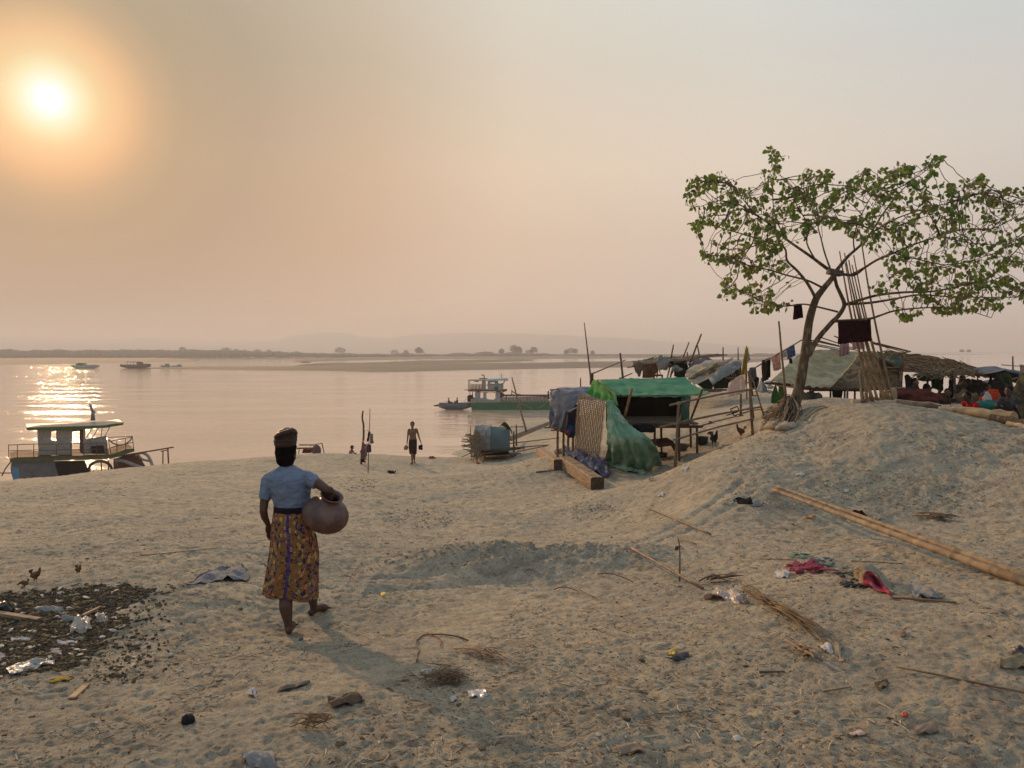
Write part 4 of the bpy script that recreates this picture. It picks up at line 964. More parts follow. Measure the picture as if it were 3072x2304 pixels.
# blue tent on stilts
bt = thing('stilt_tent', 'faded blue tarp tent on wooden stilts behind the woven panel', 'tent', Gc(C4, 285, 950))
sheet('roof_tarp', T_blue, [[(165,380),(240,366),(380,358),(530,352),(640,350)],[(160,440),(240,450),(380,460),(480,470),(600,470)]], [[22.3,22.6,22.6,22.6,22.6],[21.2,21.2,21.2,21.2,21.2]], C4, 30, 12, bt, amp=.05, fr=2.5, seed=11)
sheet('front_tarp', T_blue, [[(160,385),(225,378),(300,400),(420,410)],[(150,500),(220,520),(300,560),(420,500)],[(148,620),(215,620),(290,600),(335,578)],[(150,718),(200,735),(262,760),(302,780)]], [[21.6,21.3,21.2,21.2],[21.3,21.1,21.0,21.0],[21.2,21.0,20.9,20.9],[21.2,21.1,21.0,21.0]], C4, 34, 36, bt, amp=.08, fr=2.8, seed=12, fold=.09, foldn=2.6)
sheet('lining_or_shade_sheet', T_navy, [[(300,560),(360,540),(440,500)],[(310,660),(370,680),(440,700)],[(300,775),(370,800),(430,830)]], [21.6]*3, C4, 12, 12, bt, amp=.05, fr=4, seed=13, fold=.05)  # navy sheet paints in the tent's dark interior
m = MB(); m.tube(smoothpath([C4(325,580,20.9), C4(322,680,20.9), C4(305,778,21.0)], 8), .022, 6); m.tube([C4(150,720,21.15), C4(300,784,20.98)], .03, 6); m.build('tarp_hem', fab('red_hem', (.30,.10,.07)), bt)
m = MB(); m.tube([C4(330,582,20.85), C4(425,540,20.7)], .02, 6); m.build('tie_rope', fab('white_rope', (.5,.48,.44)), bt)
m = MB(); culm(m, C4(105,735,20.9), C4(250,738,20.9), .035); culm(m, C4(165,760,20.95), C4(310,765,20.95), .035); culm(m, C4(105,735,22.6), C4(420,740,22.6), .035); culm(m, C4(155,378,21.8), C4(240,372,21.8), .03)
m.build('platform_edge', M_bam, bt)
for x, y0, y1 in ((230,745,945),(286,775,952),(376,815,950),(330,790,900)):
    p = C4(x, y0, 21.3); m = MB(); culm(m, Vector((p.x, p.y, H(p.x, p.y) - .2)), p, .055, .055); m.build('leg', M_bam, bt)
m = MB(); m.ell(C4(355,775,20.9), (.14,.12,.16), nz=.5); m.build('blue_bundle', fab('deep_blue_cloth', (.03,.06,.16)), bt); m = MB(); m.ell(C4(330,782,20.8), (.09,.07,.06), nz=.5); m.build('red_bundle', fab('dull_red_cloth', (.30,.06,.04)), bt)

# timbers, crumpled tarp, stick
def timber(label, far, near, w_, ctr=.0):
    a = Gc(C4, *far); b = Gc(C4, *near); a.z += w_ * .42; b.z += w_ * .42
    t = thing('timber_beam', label, 'timber beam', b, 'squared timbers lying by the blue tent'); m = MB(); d = (b - a).normalized(); n_ = 14; rings = []
    sdv = d.cross(Vector((0,0,1))).normalized(); upv = sdv.cross(d)
    for i in range(n_ + 1):
        p = a.lerp(b, i / n_); j = [1 + .06 * mnoise.noise(p * 3 + Vector((k * 9, 0, 0))) for k in range(8)]; h = w_ / 2; c_ = .82
        rings.append([p + sdv * x * h * q + upv * z * h * q for (x, z), q in zip(((-1,-c_),(-c_,-1),(c_,-1),(1,-c_),(1,c_),(c_,1),(-c_,1),(-1,c_)), j)])
    m.ring_loft(rings, caps=False); m.add(rings[0], [tuple(range(8))]); m.build('beam', M_timber, t, angle=35)
    m = MB(); m.add([p for p in rings[-1]] + [p + d * .012 for p in rings[-1]], [tuple(range(8, 16))] + [(i, (i + 1) % 8, (i + 1) % 8 + 8, i + 8) for i in range(8)]); m.build('end_face', M_timend, t, smooth=False)
timber('heavy squared timber nearest the blue tent stilts, farther one of the pair', (62,990), (250,1140), .30)
timber('heavy squared timber with its dark end towards the viewer beside the crumpled blue tarp', (305,1110), (606,1322), .30)
pts = [[(300,940),(400,990),(520,1050),(600,1070),(690,1120)],[(280,985),(380,1050),(480,1100),(600,1140),(715,1180)],[(275,1020),(370,1080),(500,1150),(600,1215),(715,1222)]]
mb = cloth([[Gc(C4, a, b_, .10 + .06 * ((i + j) % 2)) for j, (a, b_) in enumerate(r)] for i, r in enumerate(pts)], 44, 22, amp=.13, fr=4.5, seed=21, fold=.05, foldn=6, ragged=.05)
props(mb.build('crumpled_tarp', T_bluex, solid=.01), 'crumpled blue violet tarp on the sand beside the squared timber', 'tarp')
pole('stick', 'dark short stick lying left of the squared timbers', Gc(C4,25,1168,.03), Gc(C4,212,1150,.03), .03, M_bamd, 'stick')
m = MB(); m.ell(Gc(C4,245,985,.06), (.16,.12,.08), nz=.6); props(m.build('rag', fab('red_white_rag', (.4,.12,.09), (.5,.4,.36))), 'small red and white rag at the foot of the blue tent', 'rag')

# things under and around the green shelter
def lathe(mb, c, prof, axis=(0,0,1), n=24):
    c = Vector(c); ax = Vector(axis).normalized(); x = ax.cross(Vector((0,1,.01))).normalized(); y = ax.cross(x)
    mb.ring_loft([[c + ax * z + (x * math.cos(2*math.pi*i/n) + y * math.sin(2*math.pi*i/n)) * r for i in range(n)] for r, z in prof], caps=False); return mb
def vessel(name, label, cat, c, r, h, m, flare=.7, n=24):
    mb = MB(); lathe(mb, c, [(.001,0),(r*flare,0),(r*(flare*.6+.4),h*.5),(r,h),(r*.95,h),(r*(flare*.6+.36),h*.5),(r*flare*.92,h*.12),(.001,h*.1)]); return props(mb.build(name, m, base=c), label, cat)
p = C4(1390,850,20.2); vessel('basket', 'wide shallow woven basket under the green shelter platform', 'basket', Vector((p.x, p.y, H(p.x, p.y) + .10)), .27, .17, mat('woven_cane', (.24,.16,.09), .8, (.14,.09,.05), 20, bump=.01, bscale=50), .6)
vessel('basin', 'black plastic basin on the sand beside the rooster', 'basin', Gc(C4,1597,890,.0), .18, .20, mat('black_plastic', (.015,.015,.017), .45), .85)
vessel('pot', 'dark cooking pot on the sand right of the draped green tarp', 'pot', Gc(C4,1225,1020), .13, .13, mat('sooty_pot', (.03,.028,.026), .6), .8)
vessel('clay_jar', 'small brown clay jar on the slope between fence rails', 'jar', Gc(C4,1677,700), .055, .08, mat('brown_clay', (.16,.06,.035), .7), .6)
pole('stick', 'dark stick on the sand in front of the cooking pot', Gc(C4,1215,1050,.03), Gc(C4,1315,1030,.03), .035, M_bamd, 'stick')
m = MB(); block(m, C4, [(1150,880),(1330,862),(1340,905),(1190,925)], 19.9, .8); props(m.build('plank_stack', M_rust, smooth=False, bevel=.02), 'flat brown planks lying under the green shelter', 'planks')
m = MB()
for i in range(9): m.ell(C4(970 + i * 18, 745 + 6 * (i % 3), 19.15) + Vector((0,0,.02)), (.12,.14,.09), nz=.6)
props(m.build('dark_laundry', fab('black_cloth', (.014,.018,.024)), remesh=.025), 'heap of black cloth on the edge of the green shelter platform', 'laundry')
m = MB()
for a, b in [((1870,560),(1930,535)),((1930,535),(1950,570)),((1885,595),(1950,570)),((1870,560),(1885,595)),((1830,620),(1940,585)),((1885,595),(1905,625)),((1950,570),(1972,600)),((1905,625),(1972,600))]:
    m.tube([C4(*a, 21.6), C4(*b, 21.6)], .016, 5); m.tube([C4(*a, 21.9), C4(*b, 21.9)], .016, 5)
m.tube([C4(1870,560,21.6), C4(1870,560,21.9)], .016, 5); m.tube([C4(1950,570,21.6), C4(1950,570,21.9)], .016, 5); props(m.build('chair_frame', M_dark), 'bare black metal chair frame on the slope behind the fence rails', 'chair')

# bamboo fence
fe = thing('bamboo_fence', 'bamboo rail fence with two posts running up the slope to the tree', 'fence', Gc(C4,1345,1150))
for nm, a, b, r in [('post', C4(1380,490,18.5), C4(1343,1165,18.5), .055), ('post', C4(2048,372,19.6), C4(2086,875,19.6), .055), ('post', C4(1966,415,20.4), C4(1966,625,20.4), .05)]:
    m = MB(); culm(m, b, a, r, r * .9); m.build(nm, M_bam if nm == 'post' else M_bamd, fe)
for a, b, r in [(C4(1295,524,18.42), C4(2110,366,19.5), .042), (C4(1200,732,18.4), C4(2150,540,19.6), .045), (C4(1330,855,18.4), C4(2075,655,19.5), .036), (C4(1560,728,19.4), C4(1990,620,20.5), .028), (C4(1980,600,20.5), C4(2180,562,21), .028)]:
    m = MB(); culm(m, a, b, r, r * .8, bend=.03); m.build('rail', M_bam, fe)
m = MB()
for a in [(1378,512,18.38),(1360,703,18.38),(1350,853,18.38),(2050,375,19.5),(2062,548,19.5),(2072,662,19.5)]:
    p = C4(*a); m.tube([p + Vector((.05*math.cos(t), -.045*math.sin(t)*.6, .02*math.sin(2*t))) for t in [i*.7 for i in range(10)]], .012, 5)
m.build('lashing', T_clear, fe)
cl_post = thing('clothes_post', 'lashed bamboo prop posts at the lower end of the clothes line', 'post', Gc(D7,1640,1250))
for a, b, r in [((1585,655,20.2),(1650,1230,20.0),.05), ((1560,640,20.4),(1540,900,20.6),.045), ((1625,700,20.4),(1775,1195,20.2),.035), ((1600,640,20.6),(1640,960,20.6),.04)]:
    m = MB(); culm(m, D7(*b), D7(*a), r); m.build('leg', M_bamy, cl_post)
m = MB(); culm(m, D7(1640,955,20.2), D7(1700,950,20.2), .03); culm(m, D7(1560,800,20.4), D7(1620,790,20.4), .03); m.build('crosspiece', M_bamy, cl_post)

# clothes line between props and tree
LA, LB, LC = D7(1675,612,20.0), D7(1965,440,18.0), C5(520,178,15.9)
m = MB(); culm(m, LA, LB, .030, .027); culm(m, LB - (LC - LB) * .05, LC, .026, .02); props(m.build('clothes_line_pole', M_bamd), 'slanting bamboo clothes pole from the props up to the tree trunk', 'pole')
pole('standing_pole', 'tall thin bamboo pole standing just left of the tree trunk', C5(402,655,16.9), C5(345,35,17.2), .045, M_bam, r2=.03)
def hang(name, label, cat, m_, quad, Y, c=D7, nu=18, nv=20, Yb=None, seed=0, fold=.04, foldn=3, ragged=.02, amp=.03, group=None):
    tl, tr, br, bl = quad; Yb = Yb or Y
    mid = [((tl[0]*.5+bl[0]*.5), (tl[1]*.5+bl[1]*.5)), ((tr[0]*.5+br[0]*.5), (tr[1]*.5+br[1]*.5))]
    mk = lambda a, b: [a, (a[0]*.6667+b[0]*.3333, a[1]*.6667+b[1]*.3333), (a[0]*.3333+b[0]*.6667, a[1]*.3333+b[1]*.6667), b]
    return sheet(name, m_, [mk(tl, tr), mk(*mid), mk(bl, br)], [Y, (Y+Yb)/2, Yb], c, nu, nv, label=label, cat=cat, amp=amp, fr=4, seed=seed, fold=fold, foldn=foldn, ragged=ragged, solid=.012, group=group)
F_brown = fab('brown_trouser_cloth', (.09,.065,.05)); F_white = fab('off_white_cloth', (.70,.65,.60), (.52,.48,.44), .3); F_pink = fab('pinkish_white_cloth', (.78,.64,.57), (.68,.54,.47), .45); F_blue = fab('blue_print_cloth', (.04,.09,.28), (.20,.26,.40), sc_=25)
F_yel = fab('yellow_cloth', (.50,.38,.06), (.42,.30,.05), .4); F_grey = fab('grey_scarf_cloth', (.20,.18,.17)); F_dk = fab('dark_cloth', (.02,.018,.018)); F_mar = fab('maroon_cloth', (.045,.012,.014), (.025,.008,.01)); F_lilac = fab('lilac_striped_cloth', (.40,.24,.30), (.50,.42,.42), .3)
hang('trousers', 'brown trousers hanging by the waist from the clothes pole', 'trousers', F_brown, [(1748,530),(1815,505),(1830,760),(1760,790)], 19.2, seed=31)
hang('trousers', 'dark narrow trousers hanging beside the brown pair', 'trousers', F_dk, [(1820,505),(1852,490),(1850,730),(1812,760)], 18.9, seed=32)
hang('shirt', 'striped pinkish shirt hanging in the middle of the clothes pole', 'shirt', fab('striped_pink_cloth', (.75,.62,.56), (.50,.28,.26), .45, 14), [(1865,490),(1965,430),(1978,635),(1895,650)], 18.35, seed=33)
hang('shirt', 'small white shirt hanging between striped shirt and blue cloth', 'shirt', F_white, [(1968,430),(2050,390),(2055,480),(1985,500)], 17.8, seed=34)
hang('blue_cloth', 'blue patterned cloth hanging high on the clothes pole', 'cloth', F_blue, [(2045,385),(2145,325),(2148,470),(2065,515)], 17.3, seed=35)
hang('rag', 'small dark rag dangling under the blue patterned cloth', 'rag', F_dk, [(2085,510),(2115,500),(2118,565),(2088,560)], 17.25, seed=36)
hang('scarf', 'grey scarf draped over the top of the bamboo props', 'scarf', F_grey, [(1600,620),(1680,610),(1690,720),(1620,780)], 20.1, seed=37, fold=.07)
hang('yellow_cloth', 'tall narrow yellow cloth hung from a pole top', 'cloth', F_yel, [(1555,370),(1590,370),(1560,690),(1500,700)], 21.0, seed=38)
hang('white_rag', 'greyish white rag hanging behind the yellow cloth', 'rag', F_white, [(1568,380),(1585,400),(1612,520),(1575,560)], 21.2, seed=39)
pole('standing_pole', 'slim pole carrying the yellow cloth', D7(1570,1000,21.1), D7(1568,352,21.1), .025)
sheet('hung_sheet', F_pink, [[(1345,800),(1430,745),(1500,705),(1560,705)],[(1340,880),(1430,830),(1500,800),(1555,790)],[(1345,968),(1420,950),(1490,930),(1555,890)]], [[21.0,20.8,20.6,20.4]]*3, D7, 26, 20, label='large pinkish white sheet hung over the fence below the yellow cloth', cat='sheet', amp=.04, fr=3, seed=40, fold=.04, foldn=4)
gt = thing('ground_tent', 'small grey pyramid of tarp beside a crouching dark figure', 'tent', Gc(D7,1760,915))
sheet('tarp', T_grey, [[(1740,740),(1745,735),(1750,735)],[(1715,830),(1760,830),(1800,830)],[(1690,905),(1770,915),(1825,905)]], [[23,22.9,23],[22.6,22.4,22.6],[22.4,22.1,22.4]], D7, 16, 16, gt, amp=.05, fr=4, seed=41)
m = MB(); culm(m, D7(1745,905,23.1), D7(1745,738,23.1), .03); m.build('tent_pole', M_bamd, gt)
for i, (x, y, s_) in enumerate(((1830,800,.16),(1850,850,.15),(1840,905,.14))):
    m = MB(); s_ *= .55; m.ell(D7(x, y, 23.5), (s_ * 1.4, s_, s_ * .75), 12, 8, nz=.35); props(m.build('white_sack', tarp('white_sack_weave', (.62,.60,.57), (.5,.48,.45))), ('topmost','middle','lowest')[i] + ' white sack of the pile left of the green cloth wedge', 'sack', 'white sacks piled behind the clothes line')

# tree shelter: olive tarp roof, woven wall
hs = thing('stilt_hut', 'stilt hut with olive grey tarp roof and woven gable behind the tree', 'hut', Gc(C5, 800, 665))
sheet('roof_tarp', T_olive, [[(560,250),(650,250),(760,254),(860,262),(962,262)],[(440,340),(560,360),(690,385),(820,385),(925,340)],[(360,420),(480,450),(600,475),(740,475),(850,430)],[(285,490),(420,518),(560,532),(650,542),(738,540)]], [[23.4]*5,[22.3]*5,[21.2]*5,[20.2,20.2,20.2,20.2,20.4]], C5, 90, 50, hs, amp=.05, fr=2.4, seed=51, fold=.015, foldn=7, solid=.015)
m = MB(); block(m, C5, [(735,545),(800,470),(900,370),(962,268),(1060,262),(1200,300),(1260,390),(1270,545)], 21.2, .04)
m.build('woven_wall', mat('woven_wall_mat', (.36,.27,.16), .85, (.17,.12,.07), 7, bump=.02, bscale=9, stretch=(1,1,1.6), contrast=(.46,.54)), hs, smooth=False)
m = MB(); rr = random.Random(5)
for i in range(42):
    for k in range(3):
        x = 745 + i * 12; y0 = 545; m.beam(C5(x + rr.uniform(-4,4), 500 + k * 2, 21.15), C5(x + rr.uniform(-4,4), 548, 21.12), .02, .01)
m.build('wall_fringe', M_thatl, hs, smooth=False)
m = MB(); culm(m, C5(240,505,20.3), C5(560,538,20.3), .04); culm(m, C5(540,545,20.6), C5(1300,548,20.9), .05); culm(m, C5(600,560,21.5), C5(1000,565,21.5), .04); culm(m, C5(285,500,20.25), C5(738,548,20.35), .03); m.build('platform_edge', M_bamd, hs)
m = MB(); block(m, C5, [(560,548),(1270,548),(1270,560),(560,560)], 20.9, 2.4); m.build('platform', M_bamd, hs, smooth=False)
for x in (585, 605, 740, 848, 868, 925, 1120, 1230, 350):
    Y = 20.7 + (x % 7) * .25; p = C5(x, 552, Y); m = MB(); culm(m, Vector((p.x, Y, H(p.x, Y) - .15)), p, .06 if x < 700 else .05); m.build('leg', M_bamd, hs)
m = MB()
for a, b in [((575,175,22),(905,250,23.5)),((640,150,22.5),(930,245,24)),((580,200,22),(830,248,23.3)),((660,185,22.4),(960,262,24)),((770,148,22.5),(980,235,24)),((600,215,22),(810,255,23)),((1060,198,22),(1345,268,22.3)),((1065,205,22.1),(1300,268,22.4)),((1090,200,22.1),(1340,262,22.2)),((1060,192,22.2),(1180,240,22.3))]:
    culm(m, C5(*a), C5(*b), .028, .02)
m.build('roof_pole', M_bamd, hs)
sheet('side_tarp', T_dkgreen, [[(1090,262),(1180,285),(1270,310)],[(1100,300),(1180,330),(1275,350)],[(1120,330),(1200,365),(1280,385)]], [22,21.4,20.9], C5, 18, 10, hs, amp=.03, fr=3, seed=53)
sheet('hanging_tarp', T_dkgreen, [[(750,560),(790,562),(835,560)],[(755,610),(790,615),(828,600)],[(760,655),(800,655),(825,630)]], [21.4]*3, C5, 10, 10, hs, amp=.03, fr=4, seed=54)
pole('prop_pole', 'pale grey crooked post left of two in front of the woven gable', Gc(C5,985,660), C5(962,408,19.6), .05, M_bark, 'post', r2=.05)
pole('prop_pole', 'taller pale post right of two in front of the woven gable', Gc(C5,1012,655), C5(1003,268,19.8), .05, M_bark, 'post', r2=.04)
for i, (x, y) in enumerate(((545,600),(590,590),(640,600),(620,625))):
    m = MB(); m.ell(C5(x, y + 5, 21.0), (.13,.12,.10), 12, 8, nz=.5); props(m.build('sack', T_bgrey if i % 2 else T_grey), ('blue grey bundle farthest left','grey bundle stacked second from left','blue grey bundle farthest right','grey bundle lying lowest')[(0,1,2,3)[i]] + ' under the olive tarp hut', 'bundle', 'bundles stored under the olive hut')
sheet('green_leaf_screen', fab('leaf_green_cloth', (.05,.13,.03), (.03,.08,.02), .2), [[(318,520),(322,520),(328,522)],[(292,590),(325,600),(350,600)],[(288,655),(330,660),(395,660)]], [19.6,19.5,19.4], C5, 12, 12, label='pointed green cloth wedge leaning beside the tall thin pole', cat='cloth', amp=.03, fr=4, seed=55)
sheet('green_curtain', tarp('grass_green_tarp', (.12,.20,.07)), [[(345,530),(370,530),(392,530)],[(345,590),(370,590),(392,590)],[(340,650),(370,650),(395,650)]], [20.6]*3, C5, 10, 10, label='grass green curtain under the eave corner of the olive tarp hut', cat='curtain', amp=.03, fr=4, seed=56, fold=.03)

# brush roofed shelter right of the tree
bs = thing('brush_shelter', 'open shelter with a sagging brown brushwood roof right of the bamboo poles', 'shelter', Gc(C5, 1400, 650))
m = MB(); Q = [((1225,275),(1500,315),(1500,425),(1200,400)), ((1500,315),(1690,350),(1690,425),(1500,425)), ((1690,352),(1830,400),(1820,425),(1690,425))]
for i, q in enumerate(Q): brush(m, C5, q, (23.5,23.5,20.8,20.8), (420,360,220)[i], .016, .75, seed=60 + i, jit=.25)
m.build('roof', M_thatch, bs)
m = MB(); brush(m, C5, ((1400,428),(1800,418),(1790,445),(1400,445)), (20.8,20.8,20.8,20.8), 90, .014, .5, seed=64, jit=.7); m.build('roof_fringe', M_thatl, bs)
m = MB(); culm(m, C5(1205,290,20.8), C5(1350,264,20.8), .04); culm(m, C5(1200,410,20.8), C5(1700,432,20.8), .04); culm(m, C5(1225,285,23.5), C5(1800,400,23.5), .04); m.build('roof_beam', M_bam, bs)
for a, b, r, mm in [((1283,290),(1268,600),.07,M_bark),((1683,420),(1690,660),.055,M_bamd),((1480,330),(1478,640),.05,M_bamd),((1120,300),(1140,640),.05,M_bamd)]:
    Y = 20.7 if r > .052 else 23; p = C5(*a, Y); q = C5(*b, Y); m = MB(); culm(m, Vector((q.x, Y, H(q.x, Y) - .2)), p, r, r); m.build('post', mm, bs)
m = MB(); culm(m, C5(1235,545,20.5), C5(1310,545,20.5), .06); culm(m, C5(1240,560,20.4), C5(1300,600,20.4), .04); culm(m, C5(1290,545,20.5), C5(1290,650,20.5), .05); m.build('bench', M_timber, bs)
# blue tarp awning far right
aw = thing('tarp_awning', 'blue grey tarp awning over posts at the right end of the camp', 'awning', Gc(D6, 1900, 1000))
sheet('roof_tarp', T_bgrey, [[(1380,460),(1500,440),(1680,430),(1830,420),(1960,445),(2150,480),(2500,560)],[(1450,480),(1590,470),(1720,462),(1840,452),(1960,460),(2130,500),(2500,580)],[(1500,510),(1600,512),(1720,495),(1850,480),(1960,462),(2060,500),(2500,600)]], [[23,23,23,23,23,23,23],[22,22,22,22,22,22,22],[21,21,21,21,21.4,21.6,21.6]], D6, 44, 14, aw, amp=.03, fr=2, seed=70)
sheet('valance', tarp('pale_valance', (.35,.30,.25)), [[(1540,510),(1700,500),(1850,478),(1965,455)],[(1560,522),(1710,515),(1860,495),(1975,465)]], [20.95,20.9], D6, 24, 3, aw, amp=.01, fr=3, seed=71)
m = MB(); block(m, D6, [(1790,500),(1960,466),(2130,500),(2500,610),(2500,680),(2200,600),(2010,580),(1930,560),(1840,540)], 21.8, 1.0); m.build('lining_or_shade_sheet', mat('dark_red_awning_shade', (.035,.014,.012), .9, (.02,.012,.01), 6), aw, smooth=False)  # dark block puts the shade of the awning's underside into colour
for a, b, Y in [((1622,505),(1625,740),21.1),((2068,290),(2072,470),23),((2010,560),(1960,760),21.5),((1425,530),(1530,760),21.2)]:
    m = MB(); p, q = D6(*a, Y), D6(*b, Y)
    culm(m, q, p, .035, .03); m.build('post', M_bamd, aw)
m = MB(); culm(m, D6(1925,400,22.5), D6(2160,418,22.5), .022); culm(m, D6(2010,590,21.4), D6(2130,565,21.4), .03); m.build('crosspiece', M_bamy, aw)
for i in range(7): pass
m = MB()
for i in range(60):
    x = rnd.uniform(1850, 2030); y = rnd.uniform(520, 680) ; m.ell(D6(x, y, 21.5 + rnd.uniform(-.3,.3)), (.07,.06,.09), 6, 5, nz=.5)
m.build('hanging_brush', mat('dark_brush_green', (.035,.045,.018), .95), aw, smooth=False)
sheet('panel', fab('peach_panel_cloth', (.48,.34,.24)), [[(2150,395),(2200,400),(2300,410)],[(2160,450),(2200,460),(2300,470)],[(2155,490),(2200,500),(2300,510)]], [22.5]*3, D6, 8, 8, label='peach coloured panel cut by the right edge above the awning', cat='panel', amp=.02, fr=4, seed=72)

# clothes and bedding hung in the right hand camp
hang('green_cloth', 'dark green cloth hanging square from the brush roof', 'cloth', fab('dark_green_cloth', (.012,.030,.012)), [(1045,505),(1190,510),(1190,735),(1040,700)], 20.9, c=D6, seed=81)
hang('black_cloth', 'long black cloth hanging beside the shelter post', 'cloth', F_dk, [(1275,480),(1315,480),(1320,880),(1240,870)], 20.8, c=D6, seed=82)
sheet('green_hammock', tarp('hammock_green', (.02,.09,.03), (.012,.05,.02), .1), [[(815,510),(900,520),(980,530),(1060,545)],[(850,560),(920,580),(980,585),(1050,570)],[(870,590),(930,605),(980,608),(1040,600)]], [22,21.7,21.5], D6, 18, 10, label='green tarp slung like a hammock under the brush roof', cat='hammock', amp=.03, fr=3, seed=83)
sheet('grey_net', mat('grey_blue_net', (.07,.085,.08), .9, (.03,.035,.03), 20), [[(690,540),(740,520),(800,580)],[(700,640),(780,640),(860,650)],[(710,740),(790,740),(880,730)]], [21.6]*3, D6, 12, 12, label='grey blue blanket hanging just right of the thick pale post', cat='blanket', amp=.06, fr=4, seed=84, fold=.04)
def patch_mat():
    m_ = mat('patterned_quilt', (.05,.05,.30), .9, (.45,.18,.25), 7, spec=.1, contrast=(.47,.53), col3=(.60,.50,.50), scale3=9); return m_
sheet('quilt', patch_mat(), [[(1520,650),(1640,620),(1760,590),(1870,570)],[(1560,680),(1660,690),(1780,690),(1900,690)],[(1640,720),(1720,720),(1820,715),(1940,710)]], [24.5]*3, D6, 20, 10, label='blue pink and white patterned cloth hung under the tarp awning', cat='cloth', amp=.03, fr=3, seed=85)
sheet('blue_cloth', fab('royal_blue_cloth', (.02,.03,.26)), [[(1865,600),(1900,595),(1925,600)],[(1870,650),(1900,655),(1935,655)],[(1865,700),(1900,708),(1940,705)]], [23.5]*3, D6, 8, 10, label='royal blue cloth right of the patterned cloth under the awning', cat='cloth', amp=.03, fr=4, seed=86)
for nm, lb, mm, q, Y in [('dark_cloth','black pointed cloth hanging before the patterned cloth',F_dk,[(1785,530),(1800,530),(1810,720),(1735,720)],22),
    ('grey_cloth','grey brown pointed cloth hanging in the gap right of the brushy post',F_grey,[(2045,605),(2055,605),(2100,760),(1990,760)],22),
    ('grey_sheet','grey half of the tall pointed cloth at the right edge',T_grey,[(2155,510),(2165,510),(2165,830),(2110,830)],20.2),
    ('green_sheet','green half of the tall pointed cloth at the right edge',tarp('edge_green_tarp',(.05,.20,.10)),[(2165,510),(2175,510),(2260,790),(2165,830)],20.1)]:
    hang(nm, lb, 'cloth', mm, q, Y, c=D6, seed=rnd.randint(0, 99))
def heap(name, label, cat, m_, c, x, y, Y, rx, rz, seed=0, n=7, group=None, ry=None, ground=False):
    rr = random.Random(seed); p0 = c(x, y, Y) if not ground else Gc(c, x, y); mb = MB(); ry = ry or rx * .7
    for i in range(n): mb.ell(p0 + Vector((rr.uniform(-.6,.6) * rx, rr.uniform(-.4,.4) * ry, rr.uniform(-.2,.5) * rz)), (rx * rr.uniform(.35,.6), ry * rr.uniform(.4,.7), rz * rr.uniform(.4,.8)), 12, 8, nz=.5)
    o = mb.build(name, m_, remesh=max(.012, rx * .06), smoothmod=2); return props(o, label, cat, group)
heap('dark_bundle', 'big dark bundle beneath the black pointed cloth', 'bundle', fab('dark_bundle_cloth', (.03,.02,.018)), D6, 1745, 760, 21, .55, .38, 1)
heap('purple_bundle', 'dusty purple bundle behind the orange bag', 'bundle', fab('dusty_purple_cloth', (.13,.07,.07)), D6, 1900, 790, 21, .38, .25, 2)
heap('orange_bag', 'bright orange bag with pale stripe behind the red shirted person', 'bag', fab('orange_cloth', (.55,.07,.02)), D6, 1800, 870, 19.6, .26, .30, 3)
heap('white_bag', 'small white striped bag touching the orange bag', 'bag', F_white, D6, 1735, 850, 19.5, .12, .22, 4)
heap('maroon_blanket', 'maroon blanket heap left of the silver pot', 'blanket', fab('red_brown_blanket', (.13,.035,.025)), D6, 800, 820, 20, .8, .22, 5)
heap('teal_cloth', 'crumpled teal cloth behind the long peeled log', 'cloth', fab('teal_cloth', (.03,.16,.13), (.02,.09,.08)), D6, 1880, 990, 18.0, .72, .22, 6)
heap('brown_cloth_pile', 'mottled brown pile of clothing at the right edge behind the logs', 'clothing', fab('mottled_brown_cloth', (.17,.14,.08), (.05,.03,.02), sc_=6), D6, 2190, 960, 17.0, .5, .75, 7)
heap('tan_bundle', 'tan bundle between silver pot and red shirted person', 'bundle', fab('tan_cloth', (.20,.14,.08), (.10,.07,.04)), D6, 1470, 880, 20, .35, .35, 9)
heap('grey_pile', 'grey brown blanket pile right of the long black cloth', 'blanket', fab('grey_brown_cloth', (.11,.09,.075)), D6, 1430, 760, 21.5, .6, .4, 10)
heap('blue_bundle', 'dark blue bundle on the maroon blanket end', 'bundle', fab('dark_blue_cloth', (.03,.04,.08)), D6, 830, 770, 20.6, .30, .2, 12)
p = D6(1235,930,19.0); vessel('silver_pot', 'shiny silver metal pot on the ground in the dim shelter', 'pot', Vector((p.x, p.y, H(p.x, p.y))), .11, .16, mat('worn_aluminium', (.45,.44,.42), .3, metal=.9), .9)
vessel('brown_jar', 'squat brown jar just right of the silver pot', 'jar', D6(1325,945,18.8), .08, .12, mat('tan_clay', (.16,.10,.06), .8), .7)
mb = MB(); lathe(mb, D6(1945,905,18.8), [(.15,0),(.11,.06),(.06,.095),(.001,.11),(.001,.10),(.105,.05),(.14,0)], axis=(-.3,-.35,.9)); props(mb.build('white_hat', mat('white_enamel', (.62,.62,.62), .5)), 'white round bowl tilted above the teal cloth', 'bowl')
mb = MB(); lathe(mb, D6(545,830,19.4), [(.10,0),(.09,.14),(.06,.25),(.001,.29)], axis=(.05,0,1)); props(mb.build('tall_basket', mat('tan_cane', (.30,.22,.13), .8)), 'tall tan basket standing right of the leaning bamboo poles', 'basket')

